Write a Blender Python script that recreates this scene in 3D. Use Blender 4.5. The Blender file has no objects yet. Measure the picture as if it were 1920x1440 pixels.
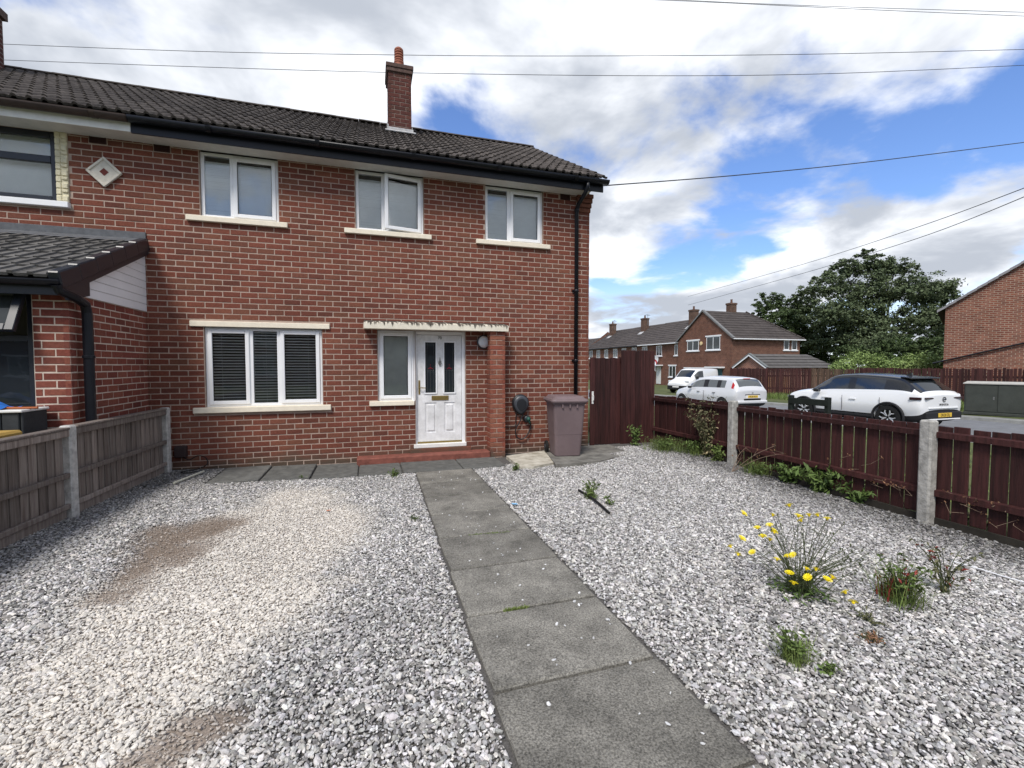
import bpy, bmesh, math, random
import numpy as np
from mathutils import Vector, Matrix, Euler

random.seed(7); RNG = np.random.default_rng(7)
scene = bpy.context.scene
COL = scene.collection
R = math.radians
PI = math.pi

# ------------------------------------------------------------------ camera
CAM = Vector((0.0, -7.565, 1.549)); YAW = R(17.304); PIT = R(2.399); F = 850.6
cam = bpy.data.cameras.new('camera'); camo = bpy.data.objects.new('camera', cam); COL.objects.link(camo)
cam.sensor_width = 36; cam.lens = F / 1920 * 36; cam.clip_start = .05; cam.clip_end = 3000
camo.location = CAM; camo.rotation_euler = (PI / 2 - PIT, 0, -YAW)
scene.camera = camo

# ------------------------------------------------------------------ sky and sun
SUN_EL, SUN_AZ = R(52), R(215)          # azimuth clockwise from +Y
w = bpy.data.worlds.new('World'); scene.world = w; w.use_nodes = True
nt = w.node_tree; N = nt.nodes; L = nt.links; N.clear()
def nd(t, **k):
    n = N.new(t)
    for a, b in k.items(): setattr(n, a, b)
    return n
def mth(op, a, b=None, c=None, clamp=False):
    n = N.new('ShaderNodeMath'); n.operation = op; n.use_clamp = clamp
    for i, s in enumerate((a, b, c)):
        if s is None: continue
        if hasattr(s, 'is_output'): L.new(s, n.inputs[i])
        else: n.inputs[i].default_value = s
    return n.outputs[0]
def mrange(v, a, b, c=0., d=1., smooth=True):
    n = N.new('ShaderNodeMapRange'); n.interpolation_type = 'SMOOTHSTEP' if smooth else 'LINEAR'
    L.new(v, n.inputs[0])
    for i, s in enumerate((a, b, c, d)): n.inputs[i + 1].default_value = s
    return n.outputs[0]
out = nd('ShaderNodeOutputWorld'); bg = nd('ShaderNodeBackground'); bg.inputs[1].default_value = .1
sky = nd('ShaderNodeTexSky', sky_type='NISHITA', sun_disc=False, sun_elevation=SUN_EL, sun_rotation=SUN_AZ,
         air_density=1.15, dust_density=.15, ozone_density=5.0)
tc = nd('ShaderNodeTexCoord'); sx = nd('ShaderNodeSeparateXYZ'); L.new(tc.outputs['Generated'], sx.inputs[0])
zz = mth('ADD', mth('MAXIMUM', sx.outputs[2], 0.0), .22)
px_ = mth('DIVIDE', sx.outputs[0], zz); py_ = mth('DIVIDE', sx.outputs[1], zz)
cx = nd('ShaderNodeCombineXYZ'); L.new(px_, cx.inputs[0]); L.new(py_, cx.inputs[1])
def cloudnoise(scale, off, detail=9, rough=.56, dist=.25):
    mp = nd('ShaderNodeMapping'); L.new(cx.outputs[0], mp.inputs[0]); mp.inputs['Location'].default_value = off
    n = nd('ShaderNodeTexNoise'); n.inputs['Scale'].default_value = scale; n.inputs['Detail'].default_value = detail
    n.inputs['Roughness'].default_value = rough; n.inputs['Distortion'].default_value = dist
    L.new(mp.outputs[0], n.inputs['Vector']); return n.outputs[0]
SKY_OFF = (3.1, 1.7, 0.)
big = cloudnoise(.9, SKY_OFF, 2, .5, .2)
mid = cloudnoise(1.9, SKY_OFF, 9, .54, .22)
dens = mth('ADD', mth('MULTIPLY', big, .55), mth('MULTIPLY', mid, .55))
cover = mrange(dens, .465, .55)
thick = mrange(mth('ADD', mth('MULTIPLY', cloudnoise(1.5, (SKY_OFF[0] + .07, SKY_OFF[1] + .16, 0), 6, .55, .3), .75), mth('MULTIPLY', dens, .35)), .41, .64)
def mix(f, a, b):
    n = N.new('ShaderNodeMix'); n.data_type = 'RGBA'
    if hasattr(f, 'is_output'): L.new(f, n.inputs[0])
    else: n.inputs[0].default_value = f
    for i, s in ((6, a), (7, b)):
        if hasattr(s, 'is_output'): L.new(s, n.inputs[i])
        else: n.inputs[i].default_value = (*s, 1)
    return n.outputs[2]
ccol = mix(thick, (7.8, 7.95, 8.2), (3.1, 3.35, 3.8))
haze_f = mrange(sx.outputs[2], .0, .22, .6, 0.)
blue = N.new('ShaderNodeVectorMath'); blue.operation = 'MULTIPLY'; L.new(sky.outputs[0], blue.inputs[0]); blue.inputs[1].default_value = (.80, .86, 1.06)
skycol = mix(haze_f, blue.outputs[0], (6.6, 7.3, 8.2))
L.new(mix(cover, skycol, ccol), bg.inputs[0]); L.new(bg.outputs[0], out.inputs[0])

sun = bpy.data.lights.new('sun', 'SUN'); sun.energy = 1.9; sun.angle = R(16); sun.color = (1, .95, .88)
suno = bpy.data.objects.new('sun', sun); COL.objects.link(suno)
sd = Vector((math.sin(SUN_AZ) * math.cos(SUN_EL), math.cos(SUN_AZ) * math.cos(SUN_EL), math.sin(SUN_EL)))
suno.rotation_euler = sd.to_track_quat('Z', 'Y').to_euler(); suno.location = sd * 40

vs = scene.view_settings
vs.view_transform = 'Standard'; vs.look = 'None'; vs.gamma = 1; vs.exposure = 0.86; vs.use_curve_mapping = False
scene.render.resolution_x = 1024; scene.render.resolution_y = 768

# ------------------------------------------------------------------ pixel helpers (1920x1440 photo)
cy_, sy_ = math.cos(YAW), math.sin(YAW)
def ray(px, py):
    r = (px - 960) / F; u = -(py - 720) / F
    d = math.cos(PIT) + u * math.sin(PIT); z = u * math.cos(PIT) - math.sin(PIT)
    return Vector((r * cy_ + d * sy_, -r * sy_ + d * cy_, z))
def gp(px, py, z=0.):
    q = ray(px, py); return CAM + q * ((z - CAM.z) / q.z)
def at_depth(px, py, dist):
    q = ray(px, py); return CAM + q * dist

# ------------------------------------------------------------------ mesh helpers
class MB:
    def __init__(s): s.v = []; s.f = []; s.m = []; s.mi = 0
    def add(s, vs_, fs):
        o = len(s.v); s.v += [tuple(p) for p in vs_]
        for f in fs: s.f.append(tuple(i + o for i in f)); s.m.append(s.mi)
        return s
    def box(s, x0, x1, y0, y1, z0, z1, M=None):
        vs_ = [(x, y, z) for z in (z0, z1) for y in (y0, y1) for x in (x0, x1)]
        if M is not None: vs_ = [M @ Vector(p) for p in vs_]
        return s.add(vs_, [(0, 2, 3, 1), (4, 5, 7, 6), (0, 1, 5, 4), (2, 6, 7, 3), (0, 4, 6, 2), (1, 3, 7, 5)])
    def bbox(s, x0, x1, y0, y1, z0, z1, b=.005, M=None):
        """box with chamfered edges"""
        vs_ = []
        for z in (0, 1):
            for y in (0, 1):
                for x in (0, 1):
                    X, Y, Z = (x0, x1)[x], (y0, y1)[y], (z0, z1)[z]
                    dx, dy, dz = b * (1 - 2 * x), b * (1 - 2 * y), b * (1 - 2 * z)
                    vs_ += [(X, Y + dy, Z + dz), (X + dx, Y, Z + dz), (X + dx, Y + dy, Z)]
        if M is not None: vs_ = [M @ Vector(p) for p in vs_]
        bm = bmesh.new()
        for p in vs_: bm.verts.new(p)
        bmesh.ops.convex_hull(bm, input=bm.verts)
        bm.verts.index_update()
        s.add([v.co[:] for v in bm.verts], [[v.index for v in f.verts] for f in bm.faces]); bm.free(); return s
    def prism(s, poly, h0, h1, fn):
        """poly of 2-D points extruded from h0 to h1; fn(a,b,h)->xyz"""
        n = len(poly)
        s.add([fn(a, b, h0) for a, b in poly] + [fn(a, b, h1) for a, b in poly],
              [tuple(range(n))[::-1], tuple(range(n, 2 * n))] + [(i, (i + 1) % n, n + (i + 1) % n, n + i) for i in range(n)])
        return s
    def tube(s, pts, r, n=8, cap=True):
        pts = [Vector(p) for p in pts]; rr = r if hasattr(r, '__len__') else [r] * len(pts)
        rings = []; t0 = None
        for i, p in enumerate(pts):
            t = (pts[min(i + 1, len(pts) - 1)] - pts[max(i - 1, 0)]).normalized()
            if t0 is None:
                u = t.orthogonal().normalized()
            else:
                u = (u - t * u.dot(t)).normalized()
            t0 = t; vv = t.cross(u)
            rings.append([p + (u * math.cos(2 * PI * k / n) + vv * math.sin(2 * PI * k / n)) * rr[i] for k in range(n)])
        fs = [(i * n + k, i * n + (k + 1) % n, (i + 1) * n + (k + 1) % n, (i + 1) * n + k) for i in range(len(pts) - 1) for k in range(n)]
        if cap: fs += [tuple(range(n))[::-1], tuple(range((len(pts) - 1) * n, len(pts) * n))]
        return s.add([q for rg in rings for q in rg], fs)
    def lathe(s, prof, n=20, M=None):
        """prof: (radius, height) about local Z"""
        vs_ = [Vector((r * math.cos(2 * PI * k / n), r * math.sin(2 * PI * k / n), h)) for r, h in prof for k in range(n)]
        if M is not None: vs_ = [M @ p for p in vs_]
        m = len(prof)
        fs = [(i * n + k, i * n + (k + 1) % n, (i + 1) * n + (k + 1) % n, (i + 1) * n + k) for i in range(m - 1) for k in range(n)]
        return s.add(vs_, fs + [tuple(range(n))[::-1], tuple(range((m - 1) * n, m * n))])
    def mesh(s, name, mats):
        me = bpy.data.meshes.new(name); me.from_pydata(s.v, [], s.f)
        for m in (mats if isinstance(mats, (list, tuple)) else [mats]): me.materials.append(m)
        if any(s.m): me.polygons.foreach_set('material_index', s.m)
        me.update(); return me
    def obj(s, name, mats, parent=None, smooth=False, **k):
        return link(name, s.mesh(name, mats), parent, smooth, **k)
WORLD = {}                      # empties whose children are built in world coordinates
def link(name, me, parent=None, smooth=False, **k):
    o = bpy.data.objects.new(name, me); COL.objects.link(o)
    if parent is not None:
        o.parent = parent
        if parent.name in WORLD: o.matrix_parent_inverse = Matrix.Translation(-WORLD[parent.name])
    if smooth: me.polygons.foreach_set('use_smooth', [True] * len(me.polygons))
    for a, b in k.items(): o[a] = b
    return o
def thing(name, label, cat, loc=(0, 0, 0), rz=0, world=False, group=None):
    o = bpy.data.objects.new(name, None); COL.objects.link(o); o.empty_display_size = .1
    o.location = loc; o.rotation_euler = (0, 0, rz); o['label'] = label; o['category'] = cat
    if group: o['group'] = group
    if world: WORLD[o.name] = Vector(loc)
    return o
def tag(o, label, cat, group=None):
    o['label'] = label; o['category'] = cat
    if group: o['group'] = group
    return o
def struct(o): o['kind'] = 'structure'; return o
def stuff(o): o['kind'] = 'stuff'; return o

# ------------------------------------------------------------------ materials
def mat(name, base, rough=.7, var=0., vscale=8., bump=0., bscale=40., spec=.3, metal=0., base2=None, stretch=None, rnd=0., coat=0.):
    m = bpy.data.materials.new(name); m.use_nodes = True
    t = m.node_tree; n = t.nodes; l = t.links; b = n['Principled BSDF']
    b.inputs['Roughness'].default_value = rough; b.inputs['Specular IOR Level'].default_value = spec
    b.inputs['Metallic'].default_value = metal; b.inputs['Coat Weight'].default_value = coat
    b.inputs['Base Color'].default_value = (*base, 1)
    geo = n.new('ShaderNodeNewGeometry'); vec = geo.outputs['Position']
    if stretch:
        mp = n.new('ShaderNodeMapping'); l.new(vec, mp.inputs[0]); mp.inputs['Scale'].default_value = stretch; vec = mp.outputs[0]
    colr = None
    if var or base2:
        no = n.new('ShaderNodeTexNoise'); no.inputs['Scale'].default_value = vscale; no.inputs['Detail'].default_value = 6
        no.inputs['Roughness'].default_value = .65; l.new(vec, no.inputs['Vector'])
        r = n.new('ShaderNodeMapRange'); l.new(no.outputs[0], r.inputs[0]); r.inputs[1].default_value = .32; r.inputs[2].default_value = .68
        mx = n.new('ShaderNodeMix'); mx.data_type = 'RGBA'; l.new(r.outputs[0], mx.inputs[0])
        b2 = base2 or tuple(c * (1 + var) for c in base); b1 = base if base2 else tuple(c * (1 - var) for c in base)
        mx.inputs[6].default_value = (*b1, 1); mx.inputs[7].default_value = (*b2, 1); colr = mx.outputs[2]
    if rnd:
        oi = n.new('ShaderNodeObjectInfo'); at = n.new('ShaderNodeAttribute'); at.attribute_name = 'rnd'
        a = n.new('ShaderNodeMath'); a.operation = 'ADD'; l.new(oi.outputs['Random'], a.inputs[0]); l.new(at.outputs['Fac'], a.inputs[1])
        fr = n.new('ShaderNodeMath'); fr.operation = 'FRACT'; l.new(a.outputs[0], fr.inputs[0])
        rr = n.new('ShaderNodeMapRange'); l.new(fr.outputs[0], rr.inputs[0]); rr.inputs[3].default_value = 1 - rnd; rr.inputs[4].default_value = 1 + rnd
        vm = n.new('ShaderNodeVectorMath'); vm.operation = 'SCALE'; l.new(rr.outputs[0], vm.inputs['Scale'])
        if colr: l.new(colr, vm.inputs[0])
        else: vm.inputs[0].default_value = base
        colr = vm.outputs[0]
    if colr: l.new(colr, b.inputs['Base Color'])
    if bump:
        nb = n.new('ShaderNodeTexNoise'); nb.inputs['Scale'].default_value = bscale; nb.inputs['Detail'].default_value = 5; l.new(vec, nb.inputs['Vector'])
        bp = n.new('ShaderNodeBump'); bp.inputs['Strength'].default_value = bump; bp.inputs['Distance'].default_value = .01
        l.new(nb.outputs[0], bp.inputs['Height']); l.new(bp.outputs[0], b.inputs['Normal'])
    return m

def brick_mat(name, cols, grain=.25):
    m = mat(name, cols[0], .88, bump=.35, bscale=120, spec=.15)
    t = m.node_tree; n = t.nodes; l = t.links; b = n['Principled BSDF']
    oi = n.new('ShaderNodeObjectInfo'); at = n.new('ShaderNodeAttribute'); at.attribute_name = 'rnd'
    a = n.new('ShaderNodeMath'); a.operation = 'ADD'; l.new(oi.outputs['Random'], a.inputs[0]); l.new(at.outputs['Fac'], a.inputs[1])
    fr = n.new('ShaderNodeMath'); fr.operation = 'FRACT'; l.new(a.outputs[0], fr.inputs[0])
    cr = n.new('ShaderNodeValToRGB'); l.new(fr.outputs[0], cr.inputs[0]); e = cr.color_ramp.elements
    while len(e) < len(cols): e.new(.5)
    for i, c in enumerate(cols): e[i].position = i / (len(cols) - 1); e[i].color = (*c, 1)
    geo = n.new('ShaderNodeNewGeometry')
    no = n.new('ShaderNodeTexNoise'); no.inputs['Scale'].default_value = 38; no.inputs['Detail'].default_value = 5; no.inputs['Roughness'].default_value = .7; l.new(geo.outputs['Position'], no.inputs['Vector'])
    r = n.new('ShaderNodeMapRange'); l.new(no.outputs[0], r.inputs[0]); r.inputs[1].default_value = .3; r.inputs[2].default_value = .7; r.inputs[3].default_value = 1 - grain; r.inputs[4].default_value = 1 + grain
    n2 = n.new('ShaderNodeTexNoise'); n2.inputs['Scale'].default_value = 1.1; n2.inputs['Detail'].default_value = 4; l.new(geo.outputs['Position'], n2.inputs['Vector'])
    r2 = n.new('ShaderNodeMapRange'); l.new(n2.outputs[0], r2.inputs[0]); r2.inputs[1].default_value = .3; r2.inputs[2].default_value = .7; r2.inputs[3].default_value = .86; r2.inputs[4].default_value = 1.12
    mu = n.new('ShaderNodeMath'); mu.operation = 'MULTIPLY'; l.new(r.outputs[0], mu.inputs[0]); l.new(r2.outputs[0], mu.inputs[1])
    vm = n.new('ShaderNodeVectorMath'); vm.operation = 'SCALE'; l.new(cr.outputs[0], vm.inputs[0]); l.new(mu.outputs[0], vm.inputs['Scale'])
    # damp / lime wear with a shape of its own near the ground course
    sp = n.new('ShaderNodeSeparateXYZ'); l.new(geo.outputs['Position'], sp.inputs[0])
    n3 = n.new('ShaderNodeTexNoise'); n3.inputs['Scale'].default_value = 2.3; n3.inputs['Detail'].default_value = 6; l.new(geo.outputs['Position'], n3.inputs['Vector'])
    ad = n.new('ShaderNodeMath'); ad.operation = 'MULTIPLY_ADD'; l.new(n3.outputs[0], ad.inputs[0]); ad.inputs[1].default_value = -.42; l.new(sp.outputs[2], ad.inputs[2])
    rd = n.new('ShaderNodeMapRange'); l.new(ad.outputs[0], rd.inputs[0]); rd.inputs[1].default_value = -.16; rd.inputs[2].default_value = .02; rd.inputs[3].default_value = .85; rd.inputs[4].default_value = 0
    mx = n.new('ShaderNodeMix'); mx.data_type = 'RGBA'; l.new(rd.outputs[0], mx.inputs[0]); l.new(vm.outputs[0], mx.inputs[6]); mx.inputs[7].default_value = (.085, .07, .052, 1)
    l.new(mx.outputs[2], b.inputs['Base Color']); return m

def brickwork_mat(name, c1, c2, mortar, bw=.2286, bh=.0817, ms=.011):
    m = mat(name, c1, .9, spec=.12); t = m.node_tree; n = t.nodes; l = t.links; b = n['Principled BSDF']
    geo = n.new('ShaderNodeNewGeometry'); sp = n.new('ShaderNodeSeparateXYZ'); l.new(geo.outputs['Position'], sp.inputs[0])
    a = n.new('ShaderNodeMath'); a.operation = 'ADD'; l.new(sp.outputs[0], a.inputs[0]); l.new(sp.outputs[1], a.inputs[1])
    c = n.new('ShaderNodeCombineXYZ'); l.new(a.outputs[0], c.inputs[0]); l.new(sp.outputs[2], c.inputs[1])
    bt = n.new('ShaderNodeTexBrick'); l.new(c.outputs[0], bt.inputs['Vector']); bt.inputs['Scale'].default_value = 1
    bt.inputs['Brick Width'].default_value = bw; bt.inputs['Row Height'].default_value = bh; bt.inputs['Mortar Size'].default_value = ms; bt.inputs['Mortar Smooth'].default_value = .2
    bt.inputs['Color1'].default_value = (*c1, 1); bt.inputs['Color2'].default_value = (*c2, 1); bt.inputs['Mortar'].default_value = (*mortar, 1)
    no = n.new('ShaderNodeTexNoise'); no.inputs['Scale'].default_value = 2.2; no.inputs['Detail'].default_value = 8; no.inputs['Roughness'].default_value = .75; l.new(geo.outputs['Position'], no.inputs['Vector'])
    r = n.new('ShaderNodeMapRange'); l.new(no.outputs[0], r.inputs[0]); r.inputs[1].default_value = .3; r.inputs[2].default_value = .7; r.inputs[3].default_value = .72; r.inputs[4].default_value = 1.25
    vm = n.new('ShaderNodeVectorMath'); vm.operation = 'SCALE'; l.new(bt.outputs[0], vm.inputs[0]); l.new(r.outputs[0], vm.inputs['Scale']); l.new(vm.outputs[0], b.inputs['Base Color'])
    bp = n.new('ShaderNodeBump'); bp.inputs['Strength'].default_value = .5; bp.inputs['Distance'].default_value = .008; bp.invert = True; l.new(bt.outputs['Fac'], bp.inputs['Height']); l.new(bp.outputs[0], b.inputs['Normal'])
    return m

def glass_mat(name, tint=(.8, .86, .88), refl=.16, transp=True, dark=(.02, .025, .03)):
    m = bpy.data.materials.new(name); m.use_nodes = True; t = m.node_tree; n = t.nodes; l = t.links; n.clear()
    o = n.new('ShaderNodeOutputMaterial'); mx = n.new('ShaderNodeMixShader'); lw = n.new('ShaderNodeFresnel'); lw.inputs[0].default_value = 1.5
    ad = n.new('ShaderNodeMath'); ad.operation = 'MULTIPLY_ADD'; l.new(lw.outputs[0], ad.inputs[0]); ad.inputs[1].default_value = 1.0; ad.inputs[2].default_value = refl - .05; ad.use_clamp = True
    g = n.new('ShaderNodeBsdfGlossy'); g.inputs['Roughness'].default_value = .015
    geo = n.new('ShaderNodeNewGeometry'); no = n.new('ShaderNodeTexNoise'); no.inputs['Scale'].default_value = 3.5; l.new(geo.outputs['Position'], no.inputs['Vector'])
    bp = n.new('ShaderNodeBump'); bp.inputs['Strength'].default_value = .03; bp.inputs['Distance'].default_value = .05; l.new(no.outputs[0], bp.inputs['Height']); l.new(bp.outputs[0], g.inputs['Normal'])
    if transp:
        tr = n.new('ShaderNodeBsdfTransparent'); tr.inputs[0].default_value = (*tint, 1)
    else:
        tr = n.new('ShaderNodeBsdfDiffuse'); tr.inputs[0].default_value = (*dark, 1)
    l.new(ad.outputs[0], mx.inputs[0]); l.new(tr.outputs[0], mx.inputs[1]); l.new(g.outputs[0], mx.inputs[2]); l.new(mx.outputs[0], o.inputs[0]); return m

M = {}
M['brick'] = brick_mat('brick', [(.118, .046, .034), (.150, .052, .037), (.172, .058, .040), (.186, .064, .043), (.165, .057, .040), (.158, .068, .045), (.205, .078, .051), (.140, .058, .041)])
M['brick_ext'] = brick_mat('brick_ext', [(.15, .045, .035), (.19, .056, .042), (.21, .068, .048), (.23, .08, .055), (.15, .052, .04)])
M['brick_pier'] = brick_mat('brick_pier', [(.21, .062, .042), (.26, .085, .056), (.24, .10, .065), (.17, .055, .04)])
M['mortar'] = mat('mortar', (.41, .315, .262), .95, .18, 9, .4, 200)
M['mortar_ext'] = mat('mortar_ext', (.55, .46, .39), .95, .15, 9, .4, 200)
M['upvc'] = mat('upvc', (.82, .83, .85), .28, .03, 5, spec=.5)
M['upvc_old'] = mat('upvc_old', (.62, .62, .60), .4, .1, 6, spec=.4)
M['cream'] = mat('cream', (.80, .73, .60), .75, .06, 14, .15, 60)
M['white_paint'] = mat('white_paint', (.74, .74, .72), .6, .08, 7)
M['black_pvc'] = mat('black_pvc', (.007, .008, .012), .36, .15, 6, spec=.3)
M['brown_pvc'] = mat('brown_pvc', (.05, .036, .03), .45, .2, 6)
M['dark_frame'] = mat('dark_frame', (.013, .016, .023), .35, spec=.5)
M['tile'] = mat('tile', (.046, .039, .035), .92, bump=.5, bscale=70, base2=(.098, .085, .076), vscale=5, rnd=.25, spec=.2)
M['tile_ext'] = mat('tile_ext', (.08, .077, .074), .92, bump=.4, bscale=70, base2=(.155, .148, .14), vscale=5, rnd=.2, spec=.2)
M['lead'] = mat('lead', (.10, .105, .115), .55, .25, 12, .2, 30)
M['flashing'] = mat('flashing', (.42, .42, .42), .8, .25, 20, .4, 60)
M['terracotta'] = mat('terracotta', (.30, .11, .07), .85, .2, 20)
M['glass'] = glass_mat('glass', (.97, .98, .98), refl=.05)
M['glass_sky'] = glass_mat('glass_sky', (.99, 1, 1), .065)
M['glass_dark'] = glass_mat('glass_dark', refl=.05, transp=False)
M['glass_far'] = glass_mat('glass_far', refl=.08, transp=False, dark=(.03, .035, .036))
M['blind'] = mat('blind', (.95, .97, .97), .5, .05, 4)
M['blind_lo'] = mat('blind_lo', (.82, .81, .77), .5, .1, 4)
M['interior'] = mat('interior', (.26, .24, .21), .9)
M['brass'] = mat('brass', (.42, .31, .12), .35, .1, 10, metal=.9)
M['pewter'] = mat('pewter', (.2, .2, .19), .45, metal=.6)
M['red_paint'] = mat('red_paint', (.20, .070, .052), .8, .3, 9, .3, 50)
M['concrete'] = mat('concrete', (.34, .33, .305), .95, .38, 16, .5, 60)
M['concrete_lt'] = mat('concrete_lt', (.43, .42, .40), .95, .32, 18, .5, 60)
M['grey_wood'] = mat('grey_wood', (.115, .088, .075), .9, .0, 6, .5, 30, base2=(.26, .225, .20), stretch=(6, 6, .35), rnd=.34)
M['red_wood'] = mat('red_wood', (.041, .0130, .0120), .68, .5, 5, .35, 26, stretch=(6, 6, .4), rnd=.3, spec=.3)
M['far_wood'] = mat('far_wood', (.06, .022, .02), .8, .35, 3, stretch=(4, 4, .5), rnd=.4)
M['bin'] = mat('bin', (.165, .122, .126), .55, .1, 4, .15, 90, spec=.3)
M['rubber'] = mat('rubber', (.012, .012, .012), .8)
M['ev_black'] = mat('ev_black', (.016, .018, .022), .38, spec=.5)
M['ev_grey'] = mat('ev_grey', (.05, .056, .068), .45, spec=.5)
M['teal'] = mat('teal', (.02, .075, .06), .5)
M['white_metal'] = mat('white_metal', (.7, .7, .68), .4)
M['blue'] = mat('blue', (.02, .12, .42), .55, .2, 6)
M['yellow_plastic'] = mat('yellow_plastic', (.42, .27, .07), .6, .12, 5)
M['chest'] = mat('chest', (.035, .038, .04), .7, .2, 8, .2, 40)
# ================================================================== GROUND
def sstep(a, b, x):
    t = np.clip((x - a) / (b - a), 0, 1); return t * t * (3 - 2 * t)
def gh(x, y):
    """garden surface height"""
    x = np.asarray(x, float); y = np.asarray(y, float)
    return .03 * np.maximum(0, -.5 - x) * sstep(-7, -2, y) + .075 * sstep(2.6, 4.6, x) * sstep(-4.2, -.4, y)
def th(x, y):
    """street terrain: verge falls to the road, then the street falls away along +Y"""
    x = np.asarray(x, float); y = np.asarray(y, float)
    base = -.11 * sstep(5.4, 12.5, x)
    return base + sstep(5.4, 13., x) * (-.021 * np.clip(y - 1, 0, 34)) + .12 * sstep(19.5, 23, x) * (1 - sstep(10, 18, y))
def vnoise(x, y, s, seed=0):
    g = np.random.default_rng(seed).random((64, 64)); x = np.asarray(x) * s; y = np.asarray(y) * s
    i = np.floor(x).astype(int); j = np.floor(y).astype(int); fx = x - i; fy = y - j; fx = fx * fx * (3 - 2 * fx); fy = fy * fy * (3 - 2 * fy)
    G = lambda a, b: g[a % 64, b % 64]
    return (G(i, j) * (1 - fx) + G(i + 1, j) * fx) * (1 - fy) + (G(i, j + 1) * (1 - fx) + G(i + 1, j + 1) * fx) * fy
def fbm(x, y, s, seed=0): return sum(vnoise(x, y, s * 2 ** k, seed + k) * .5 ** (k + 1) for k in range(4)) / .9375
def capsule(x, y, pts, rad):
    d = np.full(np.shape(x), 9.)
    for (a, ra), (b, rb) in zip(zip(pts, rad), list(zip(pts, rad))[1:]):
        ax, ay, bx, by = a.x, a.y, b.x, b.y
        t = np.clip(((x - ax) * (bx - ax) + (y - ay) * (by - ay)) / ((bx - ax) ** 2 + (by - ay) ** 2), 0, 1)
        d = np.minimum(d, np.hypot(x - ax - t * (bx - ax), y - ay - t * (by - ay)) - (ra + t * (rb - ra)))
    return d
S_PTS = [gp(560, 930), gp(500, 1010), gp(400, 1110), gp(240, 1260), gp(120, 1420), gp(-60, 1700)]; S_RAD = [.38, .78, .8, .65, .5, .5]
B_PTS = [gp(405, 992), gp(340, 1010), gp(265, 1065), gp(190, 1130)]; B_RAD = [.20, .27, .16, .03]
B2_PTS = [gp(425, 1340), gp(330, 1390), gp(250, 1450)]; B2_RAD = [.05, .09, .06]
def sand(x, y):
    n = (fbm(x, y, 1.6, 3) - .5) * .9
    n2 = fbm(x, y, 6.5, 23) - .5
    light = 1 - sstep(-.26, .28, capsule(x, y, S_PTS, S_RAD) + n * .8 + n2 * .45)
    brown = 1 - sstep(-.18, .18, capsule(x, y, B_PTS, B_RAD) + n * .4 + n2 * .3)
    b2 = .75 * (1 - sstep(-.06, .12, capsule(x, y, B2_PTS, B2_RAD) + n * .4 + n2 * .3))
    return light, np.maximum(brown, b2)

PX0, PX1 = .53, 1.41
def grid_mesh(name, xs, ys, zf, m, colf=None):
    X, Y = np.meshgrid(xs, ys, indexing='ij'); Z = zf(X, Y); nx, ny = X.shape
    v = np.stack([X, Y, Z], -1).reshape(-1, 3)
    i, j = np.meshgrid(np.arange(nx - 1), np.arange(ny - 1), indexing='ij'); a = (i * ny + j).ravel()
    f = np.stack([a, a + ny, a + ny + 1, a + 1], 1)
    me = bpy.data.meshes.new(name); me.from_pydata(v.tolist(), [], f.tolist()); me.materials.append(m)
    if colf is not None:
        at = me.attributes.new('tone', 'FLOAT_COLOR', 'POINT'); c = colf(v[:, 0], v[:, 1]); at.data.foreach_set('color', np.c_[c, np.ones(len(c))].ravel())
    me.polygons.foreach_set('use_smooth', [True] * len(me.polygons)); me.update(); return me
def attr_mat(name, kind, rough=.9, bump=.4, bscale=180, grain=.35):
    m = mat(name, (.3, .3, .3), rough, bump=bump, bscale=bscale, spec=.2); n = m.node_tree.nodes; l = m.node_tree.links
    at = n.new('ShaderNodeAttribute'); at.attribute_name = 'tone'; at.attribute_type = kind
    geo = n.new('ShaderNodeNewGeometry'); no = n.new('ShaderNodeTexNoise'); no.inputs['Scale'].default_value = 90; no.inputs['Detail'].default_value = 4; l.new(geo.outputs['Position'], no.inputs['Vector'])
    r = n.new('ShaderNodeMapRange'); l.new(no.outputs[0], r.inputs[0]); r.inputs[1].default_value = .3; r.inputs[2].default_value = .7; r.inputs[3].default_value = 1 - grain; r.inputs[4].default_value = 1 + grain
    vm = n.new('ShaderNodeVectorMath'); vm.operation = 'SCALE'; l.new(at.outputs['Color'], vm.inputs[0]); l.new(r.outputs[0], vm.inputs['Scale'])
    l.new(vm.outputs[0], n['Principled BSDF'].inputs['Base Color']); return m
def bed_col(x, y):
    li, br = sand(x, y)
    c = np.array([.10, .095, .09]) * np.ones((len(x), 1))
    c = c + (np.array([.50, .445, .395]) - c) * (li * .9)[:, None]
    c = c + (np.array([.205, .162, .128]) - c) * br[:, None]
    return c
# gravel bed
bed = link('gravel_bed', grid_mesh('gravel_bed', np.arange(-2.98, 5.40, .045), np.arange(-9.5, .06, .045), lambda x, y: gh(x, y) - .012, attr_mat('bed', 'GEOMETRY'), bed_col)); struct(bed)

# wide ground sheet
M['earth'] = mat('earth', (.052, .068, .022), .95, base2=(.115, .125, .045), vscale=1.1, bump=.6, bscale=8)
gx = np.unique(np.concatenate([[-500, -200, -90, -40, -20, -10, -6, -4], np.arange(-3.1, 5.45, .35), np.linspace(5.42, 26, 34), [30, 36, 45, 60, 90, 150, 300, 700]]))
gy = np.unique(np.concatenate([[-500, -200, -60, -25, -14], np.linspace(-10, 40, 60), [50, 65, 90, 150, 300, 700]]))
def zg(x, y):
    inside = (x > -3.05) & (x < 5.41)
    return np.where(inside, -.12, np.where(x <= -3.05, -.02, np.where((x > 12.9) & (x < 18.7), th(x, y) - .25, th(x, y))))
ground = link('ground', grid_mesh('ground', gx, gy, zg, M['earth'])); struct(ground)

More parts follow.
